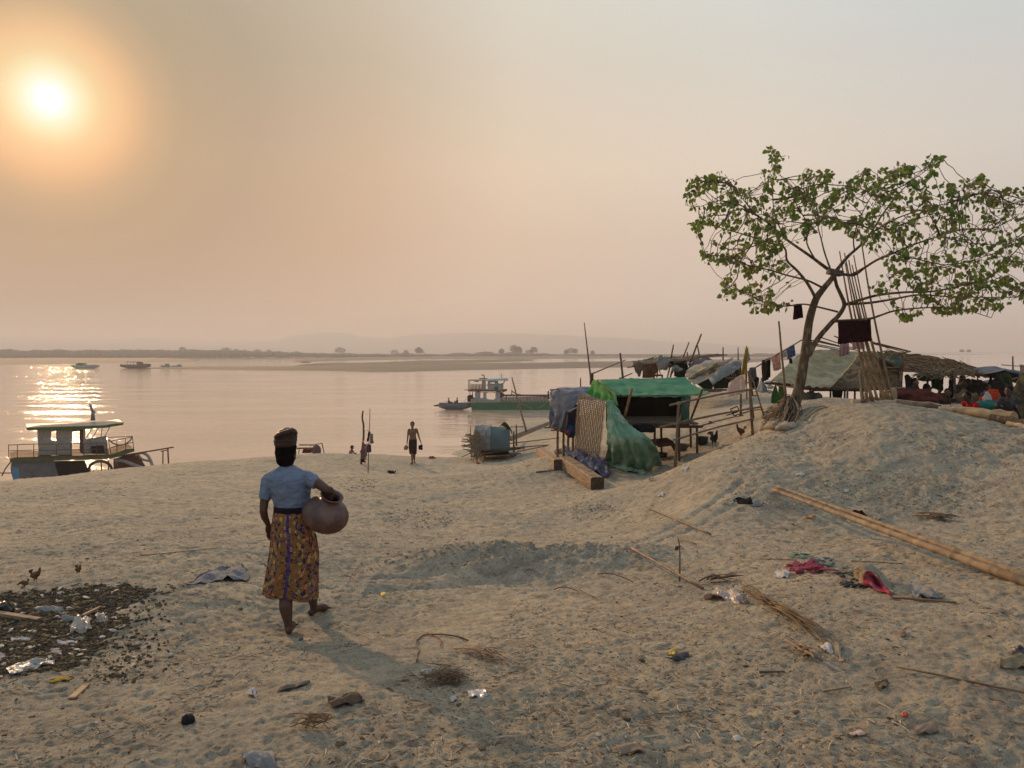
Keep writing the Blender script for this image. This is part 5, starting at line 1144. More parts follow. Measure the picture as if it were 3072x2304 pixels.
# logs on the crest
def log(name, label, a, b, r, m_=M_log, r2=None, lift=0.0):
    mb = MB(); a = Vector(a); b = Vector(b); n = 12; pen = max(H(a.lerp(b, i / 10).x, a.lerp(b, i / 10).y) - a.lerp(b, i / 10).z for i in range(11)); z_ = max(0, pen * .8 + r * .5); a.z += z_; b.z += z_; mb.tube([a.lerp(b, i / n) + Vector((0,0,.03 * mnoise.noise(Vector((i*.5, a.x, 0))))) for i in range(n + 1)], [lerp(r, r2 or r * .85, i / n) * (1 + .08 * mnoise.noise(Vector((i, b.x, 5)))) for i in range(n + 1)], 12, jag=.03)
    return props(mb.build(name, m_, angle=40), label, 'log', 'logs along the crest')
log('log', 'long pale log at the back of the crest behind the bamboo poles', D6(215,855,15.22), D6(1275,955,14.71), .085)
log('log', 'thin log lying low left of the bamboo pole feet', D6(20,912,15.05), D6(600,925,14.88), .065)
log('log', 'bark covered log in front of the long pale log', D6(590,955,14.62), D6(1165,1000,14.27), .07, mat('log_bark', (.27,.19,.125), .9, (.12,.07,.045), 5))
log('log', 'short pale offcut near the middle of the crest', D6(1270,965,14.19), D6(1420,965,14.10), .09)
log('log', 'thin split log end below the short offcut', D6(1120,1000,14.10), D6(1405,1010,13.93), .05)
log('log', 'thick yellowish log right of the crest, sawn square at its right end', D6(1400,1000,13.67), D6(2085,1085,12.72), .085, mat('yellow_log', (.52,.36,.18), .75, (.32,.20,.10), 4, bump=.004, bscale=20), .095)
log('log', 'grey barked log cut by the right edge under the yellowish log', D6(1790,1100,12.89), D6(2420,1210,12.11), .07, M_bark, .08)
log('plank', 'thin pale plank cut by the right edge below the logs', D6(2000,1165,12.46), D6(2400,1250,11.94), .04)

# ------------------------------------------------------------------ middle huts
bh = thing('brush_hut', 'dark hut with brushwood roof and ragged hanging mat on the far brow', 'hut', Gc(D7, 600, 745))
m = MB(); brush(m, D7, ((320,540),(830,500),(850,530),(330,575)), (33,33,30,30), 420, .022, 1.1, seed=91, jit=.3); m.build('roof', M_thatl, bh)
m = MB()
for i in range(16): culm(m, D7(700 + rnd.uniform(-60,60), 515 + rnd.uniform(-10,14), 30.5 + i * .12), D7(1230 + rnd.uniform(-60,110), 455 + rnd.uniform(-10,20), 31 + i * .12), .035, .02)
m.build('roof_pole', M_bam, bh)
sheet('hanging_mat', tarp('ragged_mat', (.20,.15,.11), (.12,.09,.06)), [[(205,580),(260,555),(320,560)],[(215,640),(260,650),(310,640)],[(255,700),(268,730),(290,700)]], [30]*3, D7, 14, 14, bh, amp=.08, fr=4, seed=92, ragged=.1)
sheet('side_wall', tarp('brown_red_wall', (.13,.07,.04), (.08,.03,.02), .1, 4), [[(315,575),(400,570),(500,560)],[(312,650),(400,650),(500,640)],[(310,740),(400,740),(440,735)]], [29.8]*3, D7, 16, 14, bh, amp=.05, fr=3, seed=93)
m = MB(); block(m, D7, [(790,540),(835,530),(862,600),(850,735),(790,735)], 30, 1.5); m.build('lining_or_shade_sheet', T_black, bh, smooth=False)  # black block added as the hut's interior shade
m = MB(); culm(m, D7(500,570,30), D7(485,735,30), .05); culm(m, D7(645,590,29.6), D7(612,738,29.6), .05); culm(m, D7(330,575,29.8), D7(860,530,29.8), .045); culm(m, D7(130,612,30), D7(215,602,30), .04); culm(m, D7(510,640,30), D7(530,690,30), .03); m.build('post', M_bamd, bh)
m = MB(); block(m, D7, [(440,705),(560,700),(560,718),(440,722)], 29.8, .6); m.tube([D7(450,712,29.8), D7(450,745,29.8)], .03, 6); m.tube([D7(550,712,29.8), D7(550,745,29.8)], .03, 6); m.build('bench', M_rust, bh, smooth=False)
heap('white_bag', 'white plastic bag hanging left of the stooping person', 'bag', T_clear, D7, 565, 580, 29.6, .28, .32, 14)
heap('white_bag', 'second smaller white bag touching the first in the brush hut', 'bag', F_white, D7, 540, 598, 29.7, .14, .16, 15)
ph = thing('patchwork_hut', 'low hut covered with straw mats and a grey tarp edge', 'hut', Gc(D7, 1200, 870))
sheet('mat_roof', T_mat, [[(850,650),(960,590),(1060,560),(1280,535),(1480,528)],[(830,700),(930,680),(1040,640),(1200,610),(1350,570)],[(850,740),(900,760),(1000,730),(1110,690),(1230,640)],[(930,800),(980,790),(1050,775),(1110,745),(1190,700)]], [[29]*5,[28]*5,[27.2]*5,[26.6]*5], D7, 40, 26, ph, amp=.07, fr=2.5, seed=95, ragged=.05)
sheet('grey_tarp', tarp('worn_grey_tarp', (.24,.24,.225), (.14,.14,.14), .15, 3, (.38,.35,.30)), [[(1110,735),(1190,660),(1320,570),(1500,530)],[(1130,780),(1220,710),(1370,630),(1512,560)],[(1165,830),(1230,775),(1380,690),(1515,598)]], [26.6,26.4,26.3], D7, 30, 16, ph, amp=.06, fr=3, seed=96, fold=.04)
m = MB()
for i in range(46):
    x = rnd.uniform(860, 1250); y = lerp(740, 545, (x - 860) / 400) + rnd.uniform(-10, 90) * .8; a = D7(x, y, 27.1); m.tube([a, a + Vector((.6, .5, .26)) * rnd.uniform(.4, 1.1)], .018, 4)
m.build('mat_stick', M_thatl, ph)
m = MB(); block(m, D7, [(1150,800),(1230,755),(1390,670),(1505,585),(1500,860),(1180,870)], 27.4, .05); block(m, D7, [(935,785),(1100,745),(1185,790),(1150,880),(1060,880)], 26.9, .05); m.build('lining_or_shade_sheet', tarp('painted_hut_shade', (.014,.028,.014), (.012,.010,.010), 0, 3), ph, smooth=False)  # dark sheets paint the shade inside the hut
m = MB(); culm(m, D7(1470,560,26.6), D7(1480,690,26.6), .035); culm(m, D7(1310,740,26.8), D7(1450,735,26.8), .03)
for x in (1355, 1385, 1410, 1435): culm(m, D7(x,690,26.9), D7(x+8,770,26.9), .022)
m.build('post', M_bam, ph)
m = MB(); culm(m, D7(1040,885,26.4), D7(1330,882,26.4), .06); culm(m, D7(1100,905,26.2), D7(1270,895,26.2), .05); m.build('ground_log', M_bamd, ph)
sheet('blue_cover', T_navy, [[(860,620),(950,540),(1080,490),(1165,522)],[(855,650),(960,590),(1070,530),(1150,530)]], [29.6,29], D7, 20, 5, ph, amp=.04, fr=3, seed=97)
for i, (a, b, Y, r, lb) in enumerate([((652,520),(686,338),30.5,.05,'first standing pole above the brush hut roof from the left'),((802,492),(874,308),31,.045,'second pole above the brush hut roof, leaning right'),((872,592),(1022,208),30,.06,'longest leaning pole above the brush hut roof'),
    ((998,470),(975,350),31.5,.045,'short pole right of the longest leaning pole'),((860,520),(850,425),31.5,.04,'shortest pole between the leaning poles of the brush hut'),((1284,528),(1283,368),29.5,.045,'upright pole above the straw mat hut, left of two'),((1465,525),(1465,370),28.5,.035,'upright thin pole above the straw mat hut, right of two'),
    ((76,745),(42,438),26,.06,'reddish pole standing left behind the green roof')]):
    pole('standing_pole', lb, D7(*a, Y), D7(*b, Y), r, M_bamd, group='poles sticking up behind the huts')
pole('standing_pole', 'very tall thin bare pole rising behind the blue tent', C4(548,300,23), V(1262,697,23.4), .045, M_bamd, r2=.02)
pole('standing_pole', 'stubby thick red brown post at the green roof corner', C4(552,330,22), C4(556,218,22), .09, M_rust)
pole('standing_pole', 'short stub pole above the blue tent roof', C4(448,400,23), C4(448,265,23), .035, M_bamd)
pole('branch', 'thin slanting branch tied between the tall bare pole and the reddish pole', C4(565,222,23.2), C4(872,94,26), .035, M_bam, 'branch')
pole('branch', 'short dark branch angled over the green roof ridge', C4(815,272,25.5), C4(938,220,26), .035, M_bamd, 'branch')
pole('standing_pole', 'long leaning bamboo pole between small arched tent and green barge', C3(1325,1092,40), C3(1130,365,41), .09, M_bam, r2=.05)

# ------------------------------------------------------------------ small arched tent near the water
YT = 34.5
at = thing('arched_tent', 'small barrel shaped grey blue tent on a bamboo frame near the shore', 'tent', Gc(C3, 850, 1420))
def arch_rows(x0, x1, top, bot, n, Yn, Yf, lean=0):
    rows = []
    for i in range(n + 1):
        t = i / n; row = []
        for k in range(9):
            a = math.pi * k / 8; y = lerp(Yn, Yf, .5 - .5 * math.cos(a)); z = math.sin(a) ** .75; v = lerp(bot, top, z)
            row.append(C3(lerp(x0, x1, t) + lean * z, v, YT) + Vector((0, y, 0)))
        rows.append(row)
    return rows
m = cloth(arch_rows(800, 1105, 1030, 1300, 4, -.9, 1.4), 24, 20, amp=.03, fr=2.5, seed=101); m.build('canopy', T_teal, at, solid=.02)
m = cloth(arch_rows(632, 850, 1015, 1290, 4, -.95, 1.4, 6), 24, 20, amp=.10, fr=3, seed=102); m.build('end_cover', T_clear, at, solid=.02)
sheet('mat_flap', tarp('brown_mat', (.16,.12,.06), (.10,.07,.035)), [[(960,1000),(1000,965),(1035,950)],[(1010,1010),(1060,1000),(1095,1010)],[(1080,1060),(1110,1090),(1140,1130)]], [34.0,34.2,34.4], C3, 16, 14, at, amp=.08, fr=3, seed=103)
m = MB(); brush(m, C3, ((600,1120),(600,1390),(650,1400),(690,1180)), (33.4,33.4,33.4,33.4), 60, .02, 1.0, seed=104, jit=2.5); brush(m, C3, ((640,1080),(640,1200),(720,1230),(720,1120)), (33.4,)*4, 24, .012, .6, seed=105, jit=.8); m.build('stick_screen', M_thatl, at)
m = MB()
for a, b, r in [((600,1300),(1105,1282),.05),((620,1345),(1300,1300),.06),((620,1395),(1250,1310),.05),((640,1340),(1720,1252),.05),((600,1410),(760,1420),.05),((1110,1240),(1760,1165),.04),((1200,1350),(1900,1210),.04),((840,1420),(1250,1370),.05),((470,1193),(590,1193),.035),((465,1268),(590,1262),.04),((480,1290),(585,1255),.03),((520,1125),(600,1130),.03)]:
    culm(m, C3(*a, 33.6), C3(*b, 34.4), r)
m.build('platform_pole', M_bam, at)
m = MB()
for a, b, r in [((583,995),(583,1135),.03),((1190,990),(1192,1275),.06),((1155,1080),(1158,1355),.07),((790,1080),(765,1425),.03),((1115,1020),(1290,1020),.03),((600,1125),(590,1420),.035)]:
    culm(m, C3(*b, 33.6), C3(*a, 33.8), r)
m.build('stake', M_bamd, at)
m = MB(); block(m, C3, [(630,1300),(1090,1300),(1090,1390),(650,1410)], YT, 1.6); m.build('underfloor', M_dark, at, smooth=False)
m = MB()
for i in range(5): culm(m, C3(1080 + i * 10, 1165 + i * 9, 37), C3(1625, 955 + i * 9, 48), .06, .05)
props(m.build('bamboo_bundle', M_bam), 'bundle of long bamboo poles sloping from the arched tent up behind the blue tent', 'bamboo bundle')
mb = MB(); lathe(mb, Gc(C3, 1145, 1408), [(.12,0),(.22,.12),(.25,.17),(.21,.13),(.10,.04),(.001,.03)]); props(mb.build('basin', mat('pale_worn_plastic', (.36,.32,.28), .7)), 'pale worn basin on the sand beside the arched tent', 'basin')

# ------------------------------------------------------------------ rack at the water and posts with hung clothes
rk = thing('bamboo_rack', 'low bamboo rack with red box and dark drum on the shore left of the bathers', 'rack', D1(260, 590, 46))
m = MB()
for a, b, r in [((138,495),(300,495),.045),((300,495),(390,478),.045),((390,478),(414,585),.05),((115,532),(320,528),.05),((265,495),(265,515),.03),((298,495),(296,530),.035),((140,535),(132,600),.04),((272,530),(272,600),.04),((320,528),(318,600),.04)]:
    culm(m, D1(*a, 46), D1(*b, 46), r)
for a, b in [((140,500),(300,500)),((115,540),(320,536))]: culm(m, D1(*a, 47), D1(*b, 47), .035)
m.build('frame', M_bamd, rk)
m = MB(); block(m, D1, [(180,545),(258,548),(255,588),(170,588)], 46.2, .6); m.build('red_box', fab('dull_red_box', (.12,.03,.02)), rk, smooth=False)
m = MB(); m.ell(D1(330,560,46.1), (.28,.3,.36)); m.build('drum', mat('brown_drum', (.10,.06,.045), .7), rk)
gp1 = Gc(D1, 820, 712); gp2 = Gc(D1, 898, 815)
m = MB(); P_ = smoothpath([gp1 - Vector((0,0,.2)), D1(835,560,gp1.y), D1(850,420,gp1.y), D1(850,280,gp1.y), D1(836,200,gp1.y), D1(845,118,gp1.y)], 20); m.tube(P_, [lerp(.045,.028,i/19) for i in range(20)], 8)
props(m.build('crooked_post', M_bamd), 'crooked dark wooden post with clothes, left of the pair', 'post')
pole('standing_pole', 'straight thin post with clothes, right of the pair', gp2 - Vector((0,0,.15)), D1(922,95,gp2.y + .3), .022, M_bamd, r2=.016)
YH = gp1.y
for i, (nm, lb, mm, q) in enumerate([('maroon_cloth','dark maroon cloth hanging high between the shore posts',F_mar,[(905,350),(930,350),(905,455),(885,460)]),('beige_cloth','beige cloth hanging high on the thin shore post',fab('beige_cloth',(.40,.30,.22)),[(925,370),(955,375),(960,480),(920,485)]),
    ('striped_cloth','long striped red and white cloth on the crooked shore post',fab('striped_rag',(.45,.28,.22),(.22,.07,.07),.3,16),[(848,480),(885,490),(875,660),(825,660)]),('purple_cloth','purple cloth hanging low on the thin shore post',fab('purple_cloth',(.07,.03,.10)),[(890,490),(932,490),(935,575),(885,580)]),
    ('lilac_cloth','pale lilac strip between striped and purple cloths',F_lilac,[(875,500),(892,505),(888,620),(868,625)]),('brown_rag','dark brown rag at the foot of the crooked post',F_mar,[(820,650),(860,660),(880,695),(820,680)])]):
    hang(nm, lb, 'cloth', mm, q, YH - .1 * (i % 2) - .05, c=D1, nu=12, nv=14, seed=110 + i)
m = MB(); m.tube([D1(850,310,YH), D1(885,330,YH - .5), D1(915,352,gp2.y)], .012, 5); m.tube([D1(838,450,YH), D1(880,480,YH-.4), D1(915,490,gp2.y)], .012, 5); props(m.build('tie_line', M_bamy), 'thin cords tied between the two shore posts', 'cord')
# ------------------------------------------------------------------ the tree
TY = 15.4
tree = thing('spreading_tree', 'wide spreading leafy tree with two leaning trunks on top of the sand mound', 'tree', Vector((C5(445,690,TY).x, TY, H(C5(445,690,TY).x, TY))))
def T(x, y, dy=0.0): return C6(x, y, TY + dy)
def px(w_): return C6.m(w_, TY) / 2 * .78
limbs = []                                   # (points, radii, generation)
def L3(pts, w0, w1, d0=0.0, d1=0.0):
    n = len(pts) - 1; P = [T(p[0], p[1], lerp(d0, d1, i / n)) for i, p in enumerate(pts)]
    Q = smoothpath(P, n * 4 + 1); limbs.append((Q, [px(lerp(w0, w1, (i / (n * 4)) ** .8)) for i in range(n * 4 + 1)])); return Q
Q1 = L3([(738,1625),(765,1530),(790,1420),(815,1250),(835,1100),(870,980),(905,925),(955,865),(985,820)], 92, 36, 0, .1)
L3([(832,1300),(880,1210),(955,1120),(1010,1062),(1040,1005),(1022,950),(995,890),(982,825)], 44, 26, 0, .15)
L3([(985,820),(930,785),(870,740),(800,690),(720,635),(660,585),(560,500),(440,440)], 30, 9, .1, -1.2)
L3([(985,815),(1060,722),(1130,660),(1190,590),(1260,480),(1330,380)], 30, 8, .1, .9)
L3([(1040,1005),(1150,970),(1250,945),(1400,930),(1560,925),(1750,885),(1900,835),(1990,745),(2080,650)], 24, 6, .1, -.9)
L3([(1050,1000),(1190,992),(1330,970),(1480,945),(1640,955),(1850,960),(2050,960)], 22, 6, .1, .8)
L3([(975,1100),(1080,1095),(1190,1085),(1250,1066),(1330,1040),(1450,1025),(1600,1020),(1750,1035),(1900,1080)], 24, 4, .0, -1.4)
L3([(872,965),(825,880),(765,805),(705,745),(690,672),(600,640),(480,600),(340,560),(200,520)], 26, 6, 0, .7)
L3([(905,900),(820,860),(700,830),(600,800),(470,770),(350,720),(230,720)], 18, 5, .0, -1.5)
L3([(1000,1045),(900,1020),(800,1000),(680,1012),(560,985),(450,930),(340,880)], 16, 5, .0, -.9)
L3([(1080,830),(1150,792),(1230,742),(1330,700),(1450,650),(1600,600),(1750,560),(1900,560),(2060,480)], 22, 6, .1, -1.6)
L3([(985,815),(1090,830),(1150,792)], 24, 20, .1, 0.1)
L3([(1190,590),(1300,520),(1420,470),(1560,430),(1720,390),(1900,330)], 14, 5, .6, 1.5)
L3([(1100,690),(1095,610),(1130,500),(1180,400),(1240,300)], 12, 4, .3, -.6)
L3([(960,800),(925,700),(905,620),(885,540),(880,430),(830,280)], 16, 5, .2, 1.0)
L3([(870,740),(820,640),(830,540),(760,420),(740,320)], 13, 5, -.2, -1.3)
L3([(700,620),(640,500),(620,350),(636,200),(640,95)], 12, 3, -.5, .3)
L3([(560,500),(430,420),(300,395),(190,430),(110,420)], 11, 3, -.8, .2)
L3([(520,480),(420,350),(340,240)], 9, 3, -.8, -1.8)
L3([(300,395),(220,330),(165,270)], 7, 2, .1, .5)
L3([(1260,480),(1380,330),(1500,230),(1620,150)], 11, 3, .8, .2)
L3([(1330,700),(1480,740),(1640,770),(1800,740),(1950,690)], 12, 4, -.2, 1.6)
L3([(1600,600),(1760,640),(1920,650),(2120,640)], 10, 4, -1.0, 0)
L3([(1900,560),(2040,440),(2180,380)], 8, 3, -1.5, -.6)
outline = [(80,430),(130,260),(200,240),(300,220),(350,215),(450,290),(540,330),(570,200),(600,75),(690,120),(690,230),(650,330),(740,250),(800,200),(920,205),(1000,270),(1080,250),(1140,190),(1300,200),(1480,160),(1600,115),(1640,170),(1570,230),(1520,290),(1620,300),(1750,250),(1900,240),(1950,320),(2090,300),(2240,340),(2330,600),(2280,850),(2150,980),(1950,1030),(1700,1050),(1500,1080),(1380,1110),(1330,1060),(1500,1000),(1480,870),(1340,890),(1180,930),(1180,880),(1310,800),(1230,690),(1100,600),(900,560),(760,610),(640,640),(700,720),(640,860),(660,1000),(620,1070),(470,1060),(430,980),(320,960),(280,880),(330,820),(430,830),(400,780),(200,750),(210,620),(150,590),(150,470)]
def inside(x, y):
    c = False; n = len(outline)
    for i in range(n):
        x1, y1 = outline[i]; x2, y2 = outline[(i + 1) % n]
        if (y1 > y) != (y2 > y) and x < (x2 - x1) * (y - y1) / (y2 - y1) + x1: c = not c
    return c
rt_ = random.Random(21); att = []
while len(att) < 3300:
    x = rt_.uniform(70, 2330); y = rt_.uniform(70, 1110)
    if not inside(x, y): continue
    dens = (1.0 if y < 560 else .72) * (.25 if mnoise.noise(Vector((x * .0075, y * .0075, 2))) < -.12 else 1)
    if rt_.random() > dens: continue
    ex = (x - 1100) / 1200; ey = (y - 600) / 560; dmax = 2.3 * math.sqrt(max(.06, 1 - min(1, ex * ex * .9 + ey * ey * .35)))
    p = T(x, y, 0); dy = rt_.uniform(-1, 1) * dmax; q = C6(x, y, TY + dy); att.append(q)
att = np.array([tuple(a) for a in att])
nodes = []; par = []; rad0 = []
for Q, rr_ in limbs:
    for i, p in enumerate(Q):
        if rr_[i] < px(24): nodes.append(tuple(p)); par.append(-1); rad0.append(rr_[i])
nodes = [np.array(n) for n in nodes]; n_main = len(nodes)
alive = np.ones(len(att), bool); STEP = .135
NP = np.array(nodes)
for it in range(38):
    if not alive.any(): break
    A = att[alive]; d2 = ((A[:, None, :] - NP[None]) ** 2).sum(-1); near = d2.argmin(1); dm = np.sqrt(d2[np.arange(len(A)), near])
    use = dm < 2.4; acc = {}
    for k in np.nonzero(use)[0]:
        v = (A[k] - NP[near[k]]) / (dm[k] + 1e-6); acc.setdefault(int(near[k]), []).append(v)
    new = []
    for k, vs in acc.items():
        v = np.sum(vs, 0); v = v / (np.linalg.norm(v) + 1e-6) + np.array([rt_.uniform(-.25,.25), rt_.uniform(-.25,.25), rt_.uniform(-.15,.25)])
        v /= np.linalg.norm(v); q = NP[k] + v * STEP
        new.append(q); par.append(k)
    if not new: break
    NP = np.concatenate([NP, np.array(new)])
    nn = np.array(new); idx = np.nonzero(alive)[0]
    dk = ((att[idx][:, None, :] - nn[None]) ** 2).sum(-1).min(1); alive[idx[dk < .175 ** 2]] = False
NT = len(NP); cnt = [0] * NT
for k in range(n_main, NT): cnt[par[k]] += 1
thick = [0.0] * NT
for k in range(NT - 1, n_main - 1, -1):
    if thick[k] == 0: thick[k] = .0055
    if par[k] >= 0: thick[par[k]] = (thick[par[k]] ** 2.3 + thick[k] ** 2.3) ** (1 / 2.3)
m = MB()
for i in (0,):
    m.tube(*limbs[i], 14, jag=.02)
m.tube(*limbs[1], 12, jag=.02)
for a_ in range(0):                         # root flare
    an = a_ * .9; b0_ = T(750, 1600, 0); m.tube(smoothpath([b0_ + Vector((0,0,.35)), b0_ + Vector((math.cos(an)*.13, math.sin(an)*.12, .05)), b0_ + Vector((math.cos(an)*.25, math.sin(an)*.22, -.2))], 6), [.07,.075,.07,.06,.05,.04], 8)
m.build('trunk', M_bark, tree, remesh=.022, smoothmod=1)
for Q, rr_ in limbs[2:]:
    m = MB(); m.tube(Q, rr_, 8, jag=.03); m.build('branch', M_bark, tree)
m = MB(); kids = {}
for k in range(n_main, NT): kids.setdefault(par[k], []).append(k)
for k in range(n_main, NT):
    p0 = Vector(NP[par[k]]); p1 = Vector(NP[k]); r0 = min(.022, thick[k] * 1.05); r1 = min(.02, thick[k])
    m.tube([p0, p1], [r0, r1], 4, caps=False)
m.build('twigs', mat('twig_bark', (.13,.075,.05), .9, (.08,.05,.035), 12), tree)
M_leaf = mat('tree_leaves', (.080,.135,.022), .45, (.16,.22,.04), 2.2, spec=.35, trans=.48, col3=(.15,.15,.04), scale3=1.3)
m = MB(); V_ = []; F_ = []
def leaf(p, d, s_, roll):
    d = d.normalized(); x = d.cross(Vector((math.cos(roll), math.sin(roll), .15))).normalized(); n = x.cross(d)
    k = len(V_); f = .25 * s_
    V_.extend([p, p + d * .28 * s_ + x * .40 * s_ - n * f * .4, p + d * .62 * s_ + x * .34 * s_ - n * f * .5, p + d * 1.05 * s_ - n * f * .9, p + d * .62 * s_ - x * .34 * s_ - n * f * .5, p + d * .28 * s_ - x * .40 * s_ - n * f * .4, p + d * .5 * s_])
    F_.extend([(k, k+1, k+6), (k+1, k+2, k+6), (k+2, k+3, k+6), (k+3, k+4, k+6), (k+4, k+5, k+6), (k+5, k, k+6)])
nl = 0
for k in range(n_main, NT):
    end = cnt[k] == 0
    par_end = (not end) and any(cnt[c] == 0 for c in kids.get(k, []))
    if not (end or (par_end and rt_.random() < .75) or rt_.random() < .10): continue
    p = Vector(NP[k]); clump = .5 + mnoise.noise(p * 1.15 + Vector((4,0,0)))
    n_ = (rt_.randint(3, 6) if end else rt_.randint(1, 3)); n_ = int(n_ * (.85 if p.z > 3.4 else 1.05) * (1.15 if clump > .58 else .85 if clump > .42 else .40) + .5)
    out_ = (p - Vector(NP[par[k]])).normalized()
    for i in range(n_):
        d = out_ * .5 + Vector((rt_.uniform(-1,1), rt_.uniform(-1,1), rt_.uniform(-1.6,.15))); s_ = rt_.uniform(.055, .130)
        leaf(p + Vector((rt_.uniform(-.07,.07), rt_.uniform(-.07,.07), rt_.uniform(-.06,.05))), d, s_, rt_.uniform(0, 6)); nl += 1
print('LEAVES', nl, 'NODES', NT)
m.v = V_; m.f = F_; m.build('crown', M_leaf, tree, smooth=False)
M_root = mat('dry_root_mass', (.20,.14,.085), .95, (.11,.075,.05), 10)
m = MB(); rr = random.Random(9)
for i in range(330):
    a = C5(rr.uniform(395, 500), rr.uniform(600, 690), TY - .05 + rr.uniform(-.2,.2)); b = Gc(C5, rr.uniform(190, 440), rr.uniform(760, 880), rr.uniform(.0,.05)); c_ = a.lerp(b, .5) + Vector((rr.uniform(-.1,.1), rr.uniform(-.2,.1), rr.uniform(-.1,.08))); t1 = rr.uniform(.35, 1)
    P = smoothpath([a, c_, b], 9); P = P[:max(3, int(9 * t1))]; m.tube(P, [.012 * rr.uniform(.4, 1.2)] * len(P), 4, caps=False)
m.build('roots', M_root, tree)
m = MB()
for i in range(26):
    a = Gc(C5, rr.uniform(240, 420), rr.uniform(700, 860)); m.ell(a + Vector((0,0,.02)), (rr.uniform(.08,.2), rr.uniform(.08,.18), rr.uniform(.05,.12)), 10, 7, nz=.5)
props(m.build('root_soil', gm), 'crumbling soil clumps in the eroded roots at the tree foot', 'soil', kind='stuff')
for i, (a, b, r, lb) in enumerate([((465,705),(548,800),.012,'single curved bare root arching over the sand below the tree'),((560,790),(720,705),.010,'upper pale twig of the trio on the mound beside the tree'),((545,770),(700,690),.009,'lower pale twig of the trio on the mound beside the tree')]):
    p, q = Gc(C5, *a, .03), Gc(C5, *b, .03); m = MB(); m.tube(smoothpath([p, p.lerp(q, .5) + Vector((.02,0,.07)), q], 8), r, 5); props(m.build('root', M_root), lb, 'root')
m = MB(); c_ = C6(985, 815, TY - .35); m.box(c_, (.27, .20, .10), Matrix.Rotation(.2, 3, 'Y')); props(m.build('wooden_box', mat('weathered_box', (.14,.11,.085), .9, (.07,.05,.04), 9), smooth=False, bevel=.01), 'small weathered box lodged in the fork of the tree', 'box')
# leaning bamboo
ends = [((1213,1606),(1012,690)),((1222,1604),(1022,745)),((1250,1605),(1045,760)),((1283,1603),(1040,700)),((1292,1604),(1066,742)),((1302,1608),(1060,800)),((1315,1608),(1095,714)),((1326,1608),(1085,770)),((1338,1608),(1128,560))]
for i, (b, t_) in enumerate(ends):
    q = C6(*b, 14.9); q.z = min(q.z, H(q.x, q.y)) - .03; p = C6(*t_, TY + .25 + .03 * (i % 4)); m = MB(); culm(m, q, p, .034 + .004 * (i % 3), .017, bend=.05)
    props(m.build('leaning_pole', M_bamy), ('first','second','third','fourth','fifth','sixth','seventh','eighth','ninth')[i] + ' bamboo pole of the bundle leaning in the tree, counted from the left foot', 'pole', 'bamboo poles leaning in the tree')
hang('maroon_cloth', 'large dark maroon blanket hung square over the low right branch', 'blanket', F_mar, [(1003,1102),(1196,1088),(1195,1216),(1003,1236)], TY - .25, c=C6, nu=26, nv=20, seed=201, fold=.03, foldn=5, amp=.02)
hang('maroon_rag', 'small crumpled maroon shirt hanging from the thin left branch', 'shirt', F_mar, [(748,1000),(790,1000),(792,1080),(745,1088)], TY - .1, c=C6, seed=202, fold=.08)
hang('lilac_cloth', 'lilac striped cloth hanging below the maroon blanket, left one', 'cloth', F_lilac, [(812,200),(880,200),(878,290),(808,305)], 16.6, c=C5, seed=203)
hang('pink_cloth', 'pink and white cloth hanging behind the leaning bamboo poles', 'cloth', fab('pink_rag_cloth', (.50,.28,.30), (.50,.45,.42), .3, 14), [(905,190),(995,190),(998,245),(915,248)], 16.7, c=C5, seed=204)
# ------------------------------------------------------------------ woman with the water pot
hl = Gc(C1, 368, 1552); Y0 = hl.y
def Q(x, y, dy=0.0): return C1(x, y, Y0 + dy)
KX = C1.m(1, Y0 + .12)
wom = thing('person', 'woman walking away in pale blue blouse and patterned sarong, clay pot on her hip', 'person', hl)
up = Vector((0,0,1))
def oring(cl, cr, cy, ry, dy, n=40, fold=0, fn=7, ph=0.0, tilt=0.0):
    a = Q(cl, cy, dy); b = Q(cr, cy, dy); c = a.lerp(b, .5); rx = (b - a).length / 2; x = (b - a).normalized(); out = []
    for i in range(n):
        t = 2 * math.pi * i / n; k = 1 + fold * (math.sin(fn * t + ph) + .5 * math.sin((fn * 2 + 1) * t + ph * 2))
        out.append(c + x * math.cos(t) * rx * k + Vector((0,1,0)) * math.sin(t) * ry * k + Vector((0,0, tilt * math.cos(t))))
    return out
BD = .13
# skin
m = MB(); s_ = .93
m.ring_loft([oring(300,488,760,.10,BD,16), oring(285,500,700,.10,BD,16), oring(272,490,640,.10,BD,16), oring(255,488,580,.105,BD,16), oring(245,480,520,.085,BD+.01,16), oring(300,415,478,.06,BD+.02,16), oring(322,396,440,.048,BD+.03,16)])
m.tube([Q(358,470,BD+.02), Q(355,440,BD+.03), Q(352,400,BD+.06)], [.052,.047,.048], 12)
head_c = Q(350, 362, BD + .06); head_on(m, head_c, (.18, 1, -.22), .98)
# left arm (hanging)
sL, eL, wL, tL = Q(238,520,BD), Q(200,735,BD-.06), Q(228,818,BD+.02), Q(243,905,BD+.06)
limb(m, [Q(285,500,BD), sL, Q(213,620,BD-.03), eL], [.042,.043,.038,.031]); limb(m, [eL, Q(208,775,BD-.03), wL], [.031,.029,.021]); hand_on(m, wL, tL, (.3, .9, .1), 1.0, .55)
# right arm into the pot mouth
pc = Q(612, 758, .02); ax = Vector((.36, -.30, .885)).normalized()
sR, eR = Q(500,515,BD), Q(628,598,BD-.16)
rimc = pc + ax * .168; wR = rimc + ax * .005 + Vector((-.012,.0,.03)); tR = rimc - ax * .13 + Vector((-.01, .01, 0))
limb(m, [Q(440,500,BD), sR, Q(570,560,BD-.09), eR], [.042,.044,.039,.032]); limb(m, [eR, eR.lerp(wR, .5) + Vector((.012,-.01,.006)), wR], [.033,.031,.023]); hand_on(m, wR, tR, (-.9, 0, .3), 1.0, .25)
